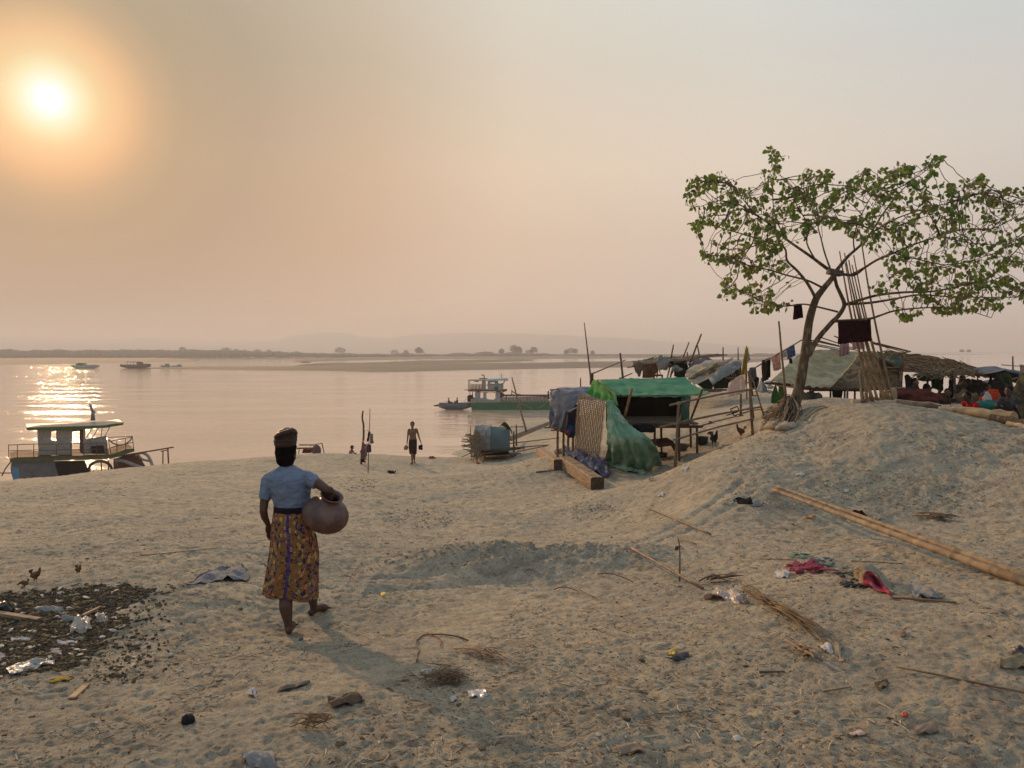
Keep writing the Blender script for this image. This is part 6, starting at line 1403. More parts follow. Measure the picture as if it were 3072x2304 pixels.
# legs
aL = Q(364, 1478, .03); kL = Q(350, 1285, .10); limb(m, [Q(350,1000,BD), kL, Q(348,1375,.045), aL], [.085,.055,.053,.032])
foot_on(m, aL, hl + Vector((0,.005,0)), hl + Vector((-.03,.225,-.012)), .95)
hr = Gc(C1, 515, 1428); tr_ = Gc(C1, 614, 1392); tr_ = hr + (tr_ - hr).normalized() * .225; tr_.z = H(tr_.x, tr_.y)
aR = hr + Vector((.02,.02,.075)); kR = Vector((C1(508,1260,hr.y).x, hr.y + .02, C1(508,1245,hr.y).z)); limb(m, [Q(450,1000,BD+.05), kR, kR.lerp(aR, .35) + Vector((0,-.012,0)), aR], [.085,.055,.050,.031])
foot_on(m, aR, hr, tr_ + Vector((0,0,.012)), .95)
m.build('body', M_skin, wom, remesh=.0052, smoothmod=2)
# blouse
m = MB()
m.ring_loft([oring(276,514,722,.118,BD,24), oring(272,512,700,.114,BD,24), oring(262,508,660,.112,BD,24), oring(246,508,610,.118,BD,24), oring(228,510,560,.120,BD,24), oring(218,512,515,.108,BD,24), oring(236,488,486,.092,BD+.01,24), oring(268,452,464,.075,BD+.02,24), oring(300,410,447,.062,BD+.025,24), oring(306,404,438,.058,BD+.03,24)])
limb(m, [Q(285,515,BD), Q(240,528,BD), Q(221,585,BD-.015), Q(212,640,BD-.03)], [.056,.054,.050,.046]); limb(m, [Q(440,515,BD), Q(497,518,BD-.01), Q(536,545,BD-.06)], [.058,.056,.050])
blouse = mat('pale_blue_woven_cotton', (.135,.17,.235), .95, (.18,.215,.28), 9, bump=.03, bscale=11, stretch=(1,1,1.8), spec=.1, contrast=(.4,.6))
o = m.build('blouse', blouse, wom, remesh=.006, smoothmod=3)
tx = bpy.data.textures.new('wrinkle', 'CLOUDS'); tx.noise_scale = .055; tx.noise_depth = 3; dq = o.modifiers.new('d', 'DISPLACE'); dq.texture = tx; dq.strength = .020; dq.mid_level = .35; dq.texture_coords = 'LOCAL'
# sarong with its own pattern coordinates
prof = [(276,512,706,.110,BD,.004),(274,512,718,.114,BD,.006),(270,510,760,.125,BD,.010),(264,520,830,.135,BD,.012),(258,545,900,.140,BD,.014),(250,560,1000,.142,BD+.01,.020),(236,562,1090,.15,BD+.02,.028),(222,558,1180,.16,BD+.04,.034),(208,556,1250,.17,BD+.06,.040),(206,555,1282,.172,BD+.07,.042)]
n = 128; rows = []; NR = 60
for j in range(NR + 1):
    t = j / NR * (len(prof) - 1); i = min(int(t), len(prof) - 2); f = t - i; a = [lerp(prof[i][k], prof[i+1][k], f) for k in range(6)]
    r = oring(a[0], a[1], a[2], a[3], a[4], n, a[5], 6, .6 + j * .008)
    for k in range(n):                       # hem dips on the right, rises at the left
        th = 2 * math.pi * k / n; w_ = max(0, (j / NR - .75) * 4); r[k].z += -w_ * .022 * math.cos(th) + w_ * .012 * math.sin(3 * th) - w_ * .008
        r[k] += Vector((0,1,0)) * .006 * mnoise.noise(Vector((th * 2, j * .06, 3))) + Vector((1,0,0)) * .008 * mnoise.noise(Vector((th * 2, j * .05, 9)))
        if abs(a[2] - 860) < 120: r[k].z += .0
    rows.append(r)
m = MB(); m.ring_loft(rows, caps=False); sar = bpy.data.materials.new('batik_sarong'); sar.use_nodes = True; g_ = sar.node_tree; L = g_.links; b = g_.nodes['Principled BSDF']; b.inputs['Roughness'].default_value = .9; b.inputs['Specular IOR Level'].default_value = .1
uv = nd(g_, 'ShaderNodeUVMap'); 
def nn(t, **kw): return nd(g_, t, **kw)
def lk(a, b_): L.new(a, b_)
def mathn(op, a, b_=None):
    q = nn('ShaderNodeMath', operation=op)
    for i, v in enumerate((a, b_)):
        if v is None: continue
        if isinstance(v, (int, float)): q.inputs[i].default_value = v
        else: lk(v, q.inputs[i])
    return q.outputs[0]
def mixk(f, a, b_):
    q = nn('ShaderNodeMix', data_type='RGBA'); (lk(f, q.inputs[0]) if not isinstance(f, float) else None)
    for v, i in ((a, 6), (b_, 7)):
        if isinstance(v, tuple): q.inputs[i].default_value = (*v, 1)
        else: lk(v, q.inputs[i])
    return q.outputs[2]
sx = nn('ShaderNodeSeparateXYZ'); lk(uv.outputs[0], sx.inputs[0]); U, VV = sx.outputs[0], sx.outputs[1]
wn = nn('ShaderNodeTexNoise'); wn.inputs['Scale'].default_value = 9; lk(uv.outputs[0], wn.inputs['Vector'])
wv = nn('ShaderNodeVectorMath', operation='MULTIPLY_ADD'); wv.inputs[1].default_value = (.10,.10,0); lk(wn.outputs['Color'], wv.inputs[0]); lk(uv.outputs[0], wv.inputs[2])
v1 = nn('ShaderNodeTexVoronoi', feature='F1'); v1.inputs['Scale'].default_value = 8.5; lk(wv.outputs[0], v1.inputs['Vector'])
v2 = nn('ShaderNodeTexVoronoi', feature='F1'); v2.inputs['Scale'].default_value = 30; lk(wv.outputs[0], v2.inputs['Vector'])
v3 = nn('ShaderNodeTexVoronoi', feature='DISTANCE_TO_EDGE'); v3.inputs['Scale'].default_value = 24; lk(wv.outputs[0], v3.inputs['Vector'])
cr = nn('ShaderNodeValToRGB'); cr.color_ramp.interpolation = 'CONSTANT'; e = cr.color_ramp.elements
for i, (p_, c_) in enumerate([(0,(.42,.10,.06)),(.2,(.48,.24,.05)),(.42,(.19,.22,.06)),(.55,(.48,.15,.09)),(.72,(.52,.33,.09)),(.88,(.07,.06,.22))]):
    q = e[i] if i < 2 else e.new(p_); q.position = p_; q.color = (*c_, 1)
sc_ = nn('ShaderNodeSeparateColor'); lk(v1.outputs['Color'], sc_.inputs[0]); lk(sc_.outputs[0], cr.inputs[0])
base_c = mixk(mathn('GREATER_THAN', wn.outputs['Fac'], .46), (.050,.028,.065), (.26,.13,.045))
ins = mathn('LESS_THAN', v1.outputs['Distance'], .40); c = mixk(ins, base_c, cr.outputs[0])
rg = mathn('SUBTRACT', 1.0, mathn('LESS_THAN', mathn('ABSOLUTE', mathn('SUBTRACT', v1.outputs['Distance'], .26)), .035)); c = mixk(rg, (.55,.40,.15), c)
dots = mathn('LESS_THAN', v2.outputs['Distance'], .22); c = mixk(dots, c, (.40,.24,.08))
ed = mathn('LESS_THAN', v3.outputs['Distance'], .045); c = mixk(mathn('MULTIPLY', ed, .7), c, (.03,.02,.05))
def band(u0, w_): return mathn('LESS_THAN', mathn('ABSOLUTE', mathn('SUBTRACT', U, u0)), w_)
lat = mathn('GREATER_THAN', mathn('SINE', mathn('MULTIPLY', VV, 150.0)), -.2)
for u0 in (2.34, 2.58): c = mixk(mathn('MULTIPLY', band(u0, .045), lat), c, (.22,.11,.03))
for u0 in (.9, 2.46, 3.6): c = mixk(mathn('MULTIPLY', band(u0, .040), .75), c, (.022,.024,.15))
lk(c, b.inputs['Base Color'])
o = m.build('sarong', sar, wom, solid=.004)
ul = o.data.uv_layers.new(name='UVMap')
for p_ in o.data.polygons:
    for li in p_.loop_indices:
        vi = o.data.loops[li].vertex_index; j, i = divmod(vi, n); cols = [o.data.loops[q].vertex_index % n for q in p_.loop_indices]
        ii = i + (n if (max(cols) - min(cols) > n / 2 and i < n / 2) else 0)
        ul.data[li].uv = (ii / n * 4.0 * .82 , j / NR * 2.1)
m = MB(); m.ring_loft([oring(272,516,y,r_,BD,40) for y, r_ in ((698,.119),(712,.122),(728,.121),(736,.117))], caps=False); m.build('waistband', fab('dark_waist_cloth', (.03,.02,.03)), wom, solid=.006)
m = MB(); m.ell(Q(500, 735, .03), (.055,.03,.045), 12, 8, nz=.4); m.tube(smoothpath([Q(480,720,0), Q(500,760,-.01), Q(510,830,0)], 8), [.02,.025,.03,.03,.025,.02,.015,.01], 8); m.build('waist_knot', fab('blue_knot_cloth', (.03,.035,.14)), wom, remesh=.007)
# hair and wrapped bun
m = MB(); m.ell(Q(347, 350, BD + .055), (.082, .096, .092), 20, 14, nz=.05); m.ell(Q(345, 395, BD + .02), (.074, .066, .062), 16, 10, nz=.08); m.ell(Q(350, 315, BD + .04), (.086, .086, .05), 14, 10, nz=.08)
m.build('hair', M_hair, wom, remesh=.007, smoothmod=2)
m = MB(); M_bun = mat('dark_brown_head_wrap', (.040,.022,.015), .6, (.10,.055,.035), 26, bump=.004, bscale=60, stretch=(1,1,3), contrast=(.5,.7))
def coil(cx, cy, rx, ry_, rt2, dy, tilt, a0=0, a1=6.283):
    P = []; 
    for i in range(25):
        t = lerp(a0, a1, i / 24); P.append(Q(cx, cy, BD + dy) + Vector((math.cos(t) * rx, math.sin(t) * ry_, math.cos(t) * tilt)))
    m.tube(P, [rt2 * (1 + .12 * math.sin(i * 1.3)) for i in range(25)], 10)
coil(343, 288, .064, .066, .024, .03, .002); coil(343, 268, .066, .064, .026, .03, .004); coil(346, 247, .064, .062, .026, .03, .006); coil(349, 227, .060, .056, .026, .03, .008); coil(352, 210, .040, .040, .024, .03, .006); m.ell(Q(354, 210, BD + .03), (.050,.050,.034), 14, 10)
m.ell(Q(352, 245, BD + .03), (.062,.060,.062), 12, 10); m.tube(smoothpath([Q(282,250,.08), Q(310,228,.055), Q(350,214,.05), Q(395,205,.06), Q(412,222,.10)], 14), .020, 8); m.ell(Q(402, 212, .10), (.024,.03,.026), 10, 8)
m.build('head_wrap', M_bun, wom, remesh=.004)

# water pot
M_pot = mat('burnished_clay', (.088,.040,.028), .5, (.045,.025,.021), 5, bump=.0015, bscale=35, spec=.5, col3=(.15,.075,.05), scale3=4)
m = MB(); lathe(m, pc, [(.001,-.120),(.05,-.118),(.09,-.110),(.130,-.092),(.161,-.064),(.178,-.028),(.180,.005),(.172,.040),(.150,.074),(.118,.100),(.088,.114),(.072,.126),(.067,.142),(.070,.156),(.080,.167),(.090,.173),(.0905,.178),(.084,.179),(.070,.170),(.060,.155),(.058,.140),(.062,.125),(.10,.095),(.14,.06),(.165,0),(.12,-.09),(.001,-.125)], ax, 72)
o = m.build('water_pot', M_pot, base=pc); props(o, 'round dark clay water pot carried on the hip of the woman', 'pot')

# ------------------------------------------------------------------ man walking up from the river
fm = Gc(D1, 1393, 702); YM = fm.y
def K(x, y, dy=0.0): return D1(x, y, YM + dy)
J = dict(pel=K(1397,445), chest=K(1393,372), neck=K(1391,315), head=K(1390,272,-.03), shl=K(1350,330), ell=K(1340,405,.02), wrl=K(1331,478,-.06), hal=K(1329,520,-.08), shr=K(1437,325), elr=K(1460,400,.02), wrr=K(1482,462,-.04), har=K(1492,500,-.05),
    hpl=K(1380,450), knl=K(1387,570,-.10), anl=K(1389,682,-.16), hpr=K(1416,450), knr=K(1413,565,.0), anr=K(1411,668,.22))
J['hel'] = fm + Vector((-.01,-.05,0)); J['tol'] = J['hel'] + Vector((-.05,-.22,.01)); J['her'] = J['anr'] + Vector((0,.03,-.07)); J['tor'] = J['her'] + Vector((.03,-.21,-.01))
cl = MB(); rings = []
for y, a, b_, d_ in ((436,1356,1437,.105),(470,1352,1440,.13),(520,1352,1440,.15),(570,1358,1438,.15),(596,1362,1434,.15)):
    a_ = K(a, y); b2 = K(b_, y); c_ = a_.lerp(b2, .5); rx = (b2 - a_).length / 2
    rings.append([c_ + Vector((math.cos(t) * rx, math.sin(t) * d_, 0)) * (1 + .05 * math.sin(5 * t + y)) for t in [2*math.pi*i/28 for i in range(28)]])
cl.ring_loft(rings, caps=False)
figure('person', 'shirtless man in dark sarong walking up from the river carrying two things', J, [M_skinl], fm, 1.0, .010, (0,-1,-.1), True, [('sarong', fab('dark_brown_sarong', (.035,.02,.018), (.06,.03,.025)), cl, dict(solid=.012))])
heap('carry_bag', 'small yellow and red bag hanging from one hand of the walking man', 'bag', fab('yellow_red_print', (.42,.30,.10), (.40,.09,.05), .2, 12), D1, 1318, 540, YM - .08, .085, .13, 21)
heap('dark_shirt', 'dark crumpled shirt held in the other hand of the walking man', 'shirt', fab('navy_black_cloth', (.02,.02,.025)), D1, 1478, 530, YM - .05, .09, .13, 22)
# bathers below the sand crest
M_lsh = fab('pale_red_shirt', (.30,.22,.20), (.30,.05,.04), .1, 5)
o, J2 = seated('person', 'bather with a peaked cap sitting at the water just beyond the crest', D1(695,652,48), (1,-.1,0), 1.0, M_skin, (M_lsh, M_dark), lean=.25, voxel=.016)
m = MB(); hc = J2['head']; m.ell(hc + Vector((0,0,.07)), (.10,.095,.075), 12, 8); m.ell(hc + Vector((.12,0,.06)), (.07,.06,.012), 10, 6); m.build('cap', M_dark, o)
seated('person', 'second bather bending low beside the one in the cap', D1(760,672,48), (1,-.1,0), .95, M_skin, (M_skin, M_dark), lean=.75, voxel=.016)
# stooping person in the brush hut
YS = 29.5
def K2(x, y, dy=0.0): return D7(x, y, YS + dy)
J = dict(pel=K2(785,668), chest=K2(720,625), neck=K2(682,592), head=K2(655,575,-.03), shl=K2(690,615,-.18), ell=K2(665,660,-.2), wrl=K2(650,705,-.2), hal=K2(645,735,-.2), shr=K2(705,610,.18), elr=K2(680,655,.2), wrr=K2(660,700,.2), har=K2(655,730,.2),
    hpl=K2(780,675,-.1), knl=K2(745,735,-.12), anl=K2(775,800,-.12), hpr=K2(785,675,.1), knr=K2(750,735,.12), anr=K2(785,800,.12))
J['hel'] = J['anl'] + Vector((.03,0,-.07)); J['tol'] = J['anl'] + Vector((-.19,0,-.07)); J['her'] = J['anr'] + Vector((.03,0,-.07)); J['tor'] = J['anr'] + Vector((-.19,0,-.07))
cl = MB(); torso_on(cl, K2(775,660), K2(720,625), K2(688,600), K2(684,597), Vector((0,1,0)), 1.2); limb(cl, [K2(700,612,-.1), K2(688,618,-.19), K2(675,645,-.2)], [.06,.065,.055]); limb(cl, [K2(705,612,.1), K2(695,615,.19), K2(685,640,.2)], [.06,.065,.055])
lo = MB(); lo.ell(K2(788,685), (.20,.19,.19)); limb(lo, [J['hpl'], J['knl'], J['anl']], [.12,.10,.08]); limb(lo, [J['hpr'], J['knr'], J['anr']], [.12,.10,.08])
figure('person', 'person in pale green shirt stooping under the brush hut roof', J, [M_skin], K2(780,820), 1.05, .014, (-1,0,-.6), True, [('shirt', fab('pale_green_shirt', (.22,.26,.20), (.14,.17,.14), .1, 5), cl, dict(remesh=.014)), ('sarong', F_dk, lo, dict(remesh=.016))])
yg = Gc(D7, 1700, 905)
seated('person', 'dark figure crouching left of the small grey tarp pyramid', yg + Vector((-.1,.2,.12)), (-.3,-1,0), .85, M_skin, (F_dk, F_dk), lean=.35, voxel=.014)
# people sitting in the right hand camp
M_red = fab('bright_red_shirt', (.50,.02,.03), (.36,.015,.02))
seated('person', 'person in bright red shirt sitting hunched behind the thick yellowish log', D6(1655,1130,18.2), (-1,-.25,0), 1.0, M_skin, (M_red, F_dk), lean=.70, voxel=.012)
seated('person', 'person with dark hair bending over by the silver pot', D6(1240,1085,19.4), (-.6,-1,0), 1.0, M_skin, (fab('dim_brown_shirt', (.07,.05,.045)), F_dk), lean=.55, voxel=.013)
seated('person', 'person in maroon top sitting beside the green hammock', D6(930,1050,20.2), (.9,-.4,0), 1.0, M_skin, (fab('maroon_top', (.13,.03,.04)), F_dk), lean=.1, voxel=.013)
seated('person', 'person seated furthest back against the river right of the black cloth', D6(1430,920,22.6), (-.2,1,0), 1.05, M_skin, (fab('dull_plum_shirt', (.09,.035,.035)), F_dk), lean=.05, voxel=.014)
seated('person', 'dim seated person just right of the thick pale shelter post', D6(760,960,20.8), (.5,-1,0), 1.0, M_skinl, (fab('dark_green_shirt', (.04,.06,.045)), F_dk), lean=.2, voxel=.014)

seated('person', 'person with grey scarf and dark clothes behind the thick yellowish log end', D6(2050,1130,16.6), (-.8,-.6,0), .95, M_skin, (fab('grey_scarf_top', (.12,.12,.13), (.03,.03,.035)), F_dk), lean=.3, voxel=.012)
seated('person', 'person in dull purple top between the orange bag and the awning post', D6(1650,1010,20.6), (.6,-.8,0), .95, M_skin, (fab('dull_purple_top', (.12,.06,.10)), F_dk), lean=.25, voxel=.013)
seated('person', 'person in faded pink top sitting deep under the brush roof left of the green cloth', D6(1100,1000,22.0), (.1,-1,0), .95, M_skin, (fab('faded_pink_top', (.35,.16,.15)), F_dk), lean=.2, voxel=.014)

# ------------------------------------------------------------------ birds
def bird(name, label, cat, c, head, s, m_body, m_comb=None, tail=1.0, peck=0, group=None):
    """standing fowl: body, neck, beak, wings, tail, feathered thighs and toed feet"""
    c = Vector(c); f = Vector(head).normalized(); r = f.cross(up); t = thing(name, label, cat, c, group)
    P = lambda a, b_, z: c + (f * a + r * b_ + up * z) * s
    m = MB(); R3 = Matrix((r, f, up)).transposed()
    rot = R3 @ Matrix.Rotation(.35, 3, 'X')
    m.ell(P(0,0,.235), (.075*s,.125*s,.085*s), 14, 10, rot); m.ell(P(.06,0,.27), (.062*s,.075*s,.075*s), 12, 8, rot)
    nk = [P(.08,0,.28), P(.125,0,.35), P(.125,0,.405)] if not peck else [P(.09,0,.26), P(.16,0,.26), P(.20,0,.20)]
    m.tube(smoothpath(nk, 7), [.055*s,.050*s,.042*s,.036*s,.031*s,.028*s,.026*s], 10); hd = nk[-1] + (f * .012 + up * .008) * s; m.ell(hd, (.026*s,.034*s,.028*s), 10, 8, R3)
    m.tube([hd + f * .022 * s, hd + (f * .058 - up * .008) * s], [.011*s,.002*s], 6)
    for q in (-1, 1):
        m.ell(P(-.01, .068*q, .24), (.016*s,.095*s,.055*s), 10, 8, rot)
        m.tube([P(0,.035*q,.20), P(.01,.038*q,.13), P(-.01,.038*q,.10)], [.042*s,.022*s,.011*s], 8); m.tube([P(-.01,.038*q,.10), P(.012,.038*q,.008)], [.009*s,.008*s], 6)
        for a in (-.5, 0, .5): m.tube([P(.012,.038*q,.008), P(.012 + .055*math.cos(a), .038*q + .055*math.sin(a), .004)], [.008*s,.004*s], 5)
        m.tube([P(.012,.038*q,.008), P(-.02,.038*q,.004)], [.007*s,.004*s], 5)
    for i in range(7):
        o_ = (i - 3) * .012; m.tube(smoothpath([P(-.09, o_*.5, .27), P(-.15, o_, .34 + .03 * tail), P(-.20 * tail, o_ * 1.6, .36 + .02 * tail * (i % 2)), P(-.26 * tail, o_ * 2, .29)], 7), [.022*s,.022*s,.020*s,.018*s,.014*s,.010*s,.005*s], 6, flat=.5)
    m.build('body', m_body, t, remesh=.0075 * max(s, .5), smoothmod=1)
    if m_comb:
        m = MB(); m.tube(smoothpath([hd + (f*.03 + up*.02)*s, hd + (up*.052)*s, hd + (-f*.03 + up*.035)*s], 7), [.006*s,.010*s,.012*s,.012*s,.010*s,.008*s,.004*s], 6); m.ell(hd + (f*.025 - up*.03)*s, (.007*s,.010*s,.020*s), 8, 6); m.ell(hd + (f*.012)*s, (.028*s,.020*s,.020*s), 8, 6); m.build('comb', m_comb, t, remesh=.005)
    return t
M_comb = mat('red_comb', (.35,.02,.02), .6)
bird('rooster', 'black rooster with red head standing below the bamboo fence', 'rooster', Gc(C4, 1712, 925), (.25,-1,0), 1.05, mat('black_feathers', (.012,.012,.014), .6, (.05,.02,.012), 10), M_comb)
bird('hen', 'brown hen standing higher on the slope near the fence post', 'hen', Gc(C4, 1968, 840), (-1,-.3,0), .85, mat('brown_feathers', (.16,.085,.04), .8, (.07,.04,.025), 14), M_comb, tail=.7)
bw = D9.m(1, 6.8)
bird('chick', 'largest brown bird at the edge of the dark rubbish, head raised', 'bird', Gc(D9, 440, 215), (1,-.1,0), .34, mat('chick_down', (.17,.085,.035), .9, (.07,.04,.02), 30), tail=.5, group='small brown birds by the dark rubbish')
bird('chick', 'smallest brown bird with head down, left of the largest bird', 'bird', Gc(D9, 310, 285), (-1,-.6,0), .24, _M['chick_down'], tail=.4, peck=1, group='small brown birds by the dark rubbish')
bird('chick', 'lone brown bird standing apart on clean sand, right of the others', 'bird', Gc(D9, 975, 115), (.8,-.5,0), .26, _M['chick_down'], tail=.4, group='small brown birds by the dark rubbish')
# ------------------------------------------------------------------ poles and sticks lying on the sand
M_bund = mat('fresh_bamboo_pole', (.31,.22,.13), .8, (.18,.12,.07), 4, bump=.003, bscale=35, col3=(.15,.10,.06), scale3=5)
def lying(name, label, c, a, b, r, r2, m_=M_bam, cat='pole', lift=None, bendz=0, group=None, kn=True):
    A = Gc(c, *a); B = Gc(c, *b); n_ = 24; pen = 0
    for i in range(n_ + 1):
        p = A.lerp(B, i / n_); pen = max(pen, H(p.x, p.y) - p.z)
    z = pen * .75 + r * .6; mb = MB(); culm(mb, A + Vector((0,0,z)), B + Vector((0,0,z)), r, r2, n=10, bend=bendz, nodes=kn); return props(mb.build(name, m_), label, cat, group)
lying('lying_pole', 'thicker lower one of two long bamboo poles lying at the foot of the mound', D5, (2330,1440), (500,745), .048, .034, M_bund)
lying('lying_pole', 'thinner upper one of two long bamboo poles lying at the foot of the mound', D5, (2330,1378), (530,715), .038, .026, M_bund)
lying('stick', 'short clean bamboo stick lying alone between sand pile and mound', D4, (238,50), (577,197), .020, .016, M_bam, 'stick')
lying('stick', 'straight bamboo stick running into the twig bundle by the plastic bag', D4, (165,258), (535,468), .022, .018, M_bam, 'stick')
lying('stick', 'thin long cane lying at the right foreground edge', D4, (1545,893), (2300,1052), .009, .008, M_bam, 'cane')
lying('stick', 'small cane offcut beside the upright twig', D4, (410,208), (505,238), .008, .006, M_bam, 'stick')
lying('stick', 'dark twig lying left of the teal rags', D4, (835,310), (1025,318), .007, .005, M_bamd, 'twig')
lying('stick', 'dark twig lying behind the draped red lined cloth', D4, (1310,320), (1578,336), .007, .005, M_bamd, 'twig')
lying('stick', 'brown flat lath lying under the grey torn bag', D4, (1530,515), (1860,545), .014, .010, M_bam, 'lath')
lying('stick', 'short pale stick lying right of the big plastic bag', D4, (1165,1002), (1310,978), .006, .004, M_bam, 'twig')
lying('stick', 'dark twig pair resting on the near sand left of the twig bundle end', D4, (830,905), (965,905), .010, .006, M_bamd, 'twig')
lying('stick', 'long hair thin straw on the near sand below the cane', D4, (50,935), (245,1025), .006, .004, M_bam, 'straw')
lying('stick', 'thin reed lying just right of the woman footprints', D3, (455,752), (622,842), .0045, .003, M_bam, 'reed')
lying('stick', 'pale split cane beside the white paper scrap', D3, (968,985), (1110,1003), .007, .006, M_bam, 'cane')
lying('stick', 'slanting straw just left of the straw heap', D3, (843,1027), (925,1095), .004, .003, M_bam, 'straw')
lying('stick', 'curved dark twig at the right foot of the low sand pile', D3, (2000,450), (2212,500), .014, .006, M_bamd, 'twig', bendz=.05)
lying('stick', 'forked dark twig below the low sand pile', D3, (1735,548), (1880,560), .010, .005, M_bamd, 'twig', bendz=.04)
lying('stick', 'pale straight twig meeting the forked dark twig', D3, (1860,528), (1985,598), .008, .006, M_bam, 'twig')
lying('stick', 'thin straw line on the far sand left of the woman', D2, (1070,58), (1650,-2), .008, .006, M_bam, 'straw')
def plank(label, c, a, b, w_, th=.02, m_=M_timber):
    A = Gc(c, *a, th * .8); B = Gc(c, *b, th * .8); mb = MB(); mb.beam(A, B, w_, th); return props(mb.build('plank', m_, smooth=False, bevel=.003), label, 'plank')
plank('short split plank lying on clean sand below the white plastic', D2, (545,1142), (662,1036), .038, .012)
plank('pale board with one end cut by the left edge of the view', D2, (-60,500), (300,558), .05, .03)
plank('narrow slat standing out of the dark rubbish near the white bag', D2, (630,515), (765,450), .025)
m = MB(); a = Gc(D4, 415, 425); m.tube(smoothpath([a - Vector((0,0,.05)), a + Vector((.0,0,.28)), C4(0,0,1) * 0 + Vector((D4(405,190,a.y).x, a.y, D4(405,190,a.y).z))], 8), [.008,.008,.007,.006,.006,.005,.004,.003], 6)
k_ = D4(402, 250, a.y); m.ell(k_, (.018,.01,.022), 8, 6, nz=.5); props(m.build('upright_twig', M_bamd), 'thin upright twig with a dry leaf stuck in the sand', 'twig')

# bundle of palm leaf ribs and twigs
rr = random.Random(33)
def twigs(name, label, c, quad_a, quad_b, n_, r, m_, spread, group=None, cat='twigs'):
    mb = MB()
    for i in range(n_):
        t0, t1 = sorted((rr.uniform(0, .75), rr.uniform(.25, 1)))
        if t1 - t0 < .2: t1 = min(1, t0 + .4)
        pa = (lerp(quad_a[0], quad_b[0], t0) + rr.uniform(-spread, spread), lerp(quad_a[1], quad_b[1], t0) + rr.uniform(-spread, spread) * .6); pb = (lerp(quad_a[0], quad_b[0], t1) + rr.uniform(-spread, spread), lerp(quad_a[1], quad_b[1], t1) + rr.uniform(-spread, spread) * .6)
        A = Gc(c, *pa, rr.uniform(.01,.05)); B = Gc(c, *pb, rr.uniform(.01,.07)); rad_ = r * rr.uniform(.5, 1.4)
        mb.tube(smoothpath([A, A.lerp(B, .5) + Vector((rr.uniform(-.02,.02), rr.uniform(-.02,.02), rr.uniform(0,.03))), B], 6), [rad_, rad_, rad_ * .9, rad_ * .8, rad_ * .7, rad_ * .4], 5, flat=.6)
    return props(mb.build(name, m_), label, cat, group)
twigs('twig_bundle', 'long tangled bundle of dry palm ribs and twigs in the right foreground', D4, (715,450), (1190,755), 40, .0065, mat('dry_palm_rib', (.20,.14,.08), .85, (.10,.065,.04), 7), 26)
twigs('palm_frond', 'dry brown palm stalks lying across the head of the twig bundle', D4, (430,440), (760,420), 12, .009, M_bamd, 14)
twigs('palm_frond', 'pale forked slats at the lower end of the twig bundle', D4, (960,750), (1150,870), 9, .011, M_bam, 24)
twigs('twig_pile', 'scattered pale sticks at the foot of the mound, above the long poles', D5, (1420,895), (1760,945), 18, .010, M_bam, 22)
twigs('white_straws', 'thin whitish straws at the foot of the mound beside a dark rag', D5, (1190,905), (1390,890), 14, .004, F_white, 18)
twigs('straw_heap', 'small heap of chopped brown straw below the white paper scrap', D3, (930,1100), (1210,1110), 110, .0026, M_bam, 42)
twigs('husk_pile', 'loose dry husks and sticks right of the cane hoop', D3, (1130,905), (1500,1010), 40, .0035, M_bam, 40)
twigs('twig_pile', 'brown twigs lying left of the clothing heap end near the ground', D3, (160,1370), (420,1400), 34, .0035, M_thatch, 34)
m = MB(); c0 = [(905,860),(940,828),(1000,820),(1080,822),(1160,835),(1215,858)]; m.tube(smoothpath([Gc(D3, a, b, .012) for a, b in c0], 16), .006, 6); c1 = [(905,860),(900,890),(925,915),(905,945),(908,985)]; m.tube(smoothpath([Gc(D3, a, b, .012) for a, b in c1], 14), .005, 6)
props(m.build('cane_hoop', M_bamd), 'thin curved cane hoop lying on the near sand', 'hoop')
m = MB(); m.tube(smoothpath([Gc(D3, a, b, .01) for a, b in [(985,822),(1030,835),(1055,860),(1048,888)]], 12), .004, 6); props(m.build('pink_string', fab('pink_string', (.45,.14,.12))), 'short pink string inside the cane hoop', 'string')

# ------------------------------------------------------------------ rags, bags, paper
def rag(name, label, cat, m_, c, poly, h=.05, seed=0, nu=20, nv=14, amp=.03, fr=12, solid=.006, group=None, trans=0):
    """a crumpled sheet lying on the ground; poly = tl, tr, br, bl"""
    tl, tr, br, bl = poly; rows = []
    for j in range(4):
        v = j / 3; row = []
        for i in range(4):
            u = i / 3; x = lerp(lerp(tl[0], tr[0], u), lerp(bl[0], br[0], u), v); y = lerp(lerp(tl[1], tr[1], u), lerp(bl[1], br[1], u), v)
            row.append(Gc(c, x, y, h * (.15 + .5 * ((i * 7 + j * 5 + seed) % 3) / 2 if (0 < i < 3 and 0 < j < 3) else .30 * ((i * 5 + j * 3 + seed) % 2)) + .006))
        rows.append(row)
    sz = max(.05, (rows[0][0] - rows[3][3]).length); mb = cloth(rows, nu, nv, amp=min(amp, sz * .07), fr=min(30, 3.2 / sz), seed=seed % 97, ragged=sz * .10, fold=sz * .02, foldn=2.5); o = mb.build(name, m_, solid=solid, smooth=False); return props(o, label, cat, group)
F_pk = fab('faded_pink_rag', (.42,.09,.12), (.28,.06,.08)); F_tl = fab('teal_print_rag', (.12,.20,.20), (.26,.32,.28), .1, 16); F_mint = fab('mint_rag', (.26,.38,.27)); F_char = fab('charcoal_rag', (.045,.048,.050), (.09,.09,.09)); F_beige = fab('beige_cloth_lining', (.38,.31,.22)); F_crim = fab('crimson_cloth', (.32,.03,.06), (.42,.12,.14), .1, 20)
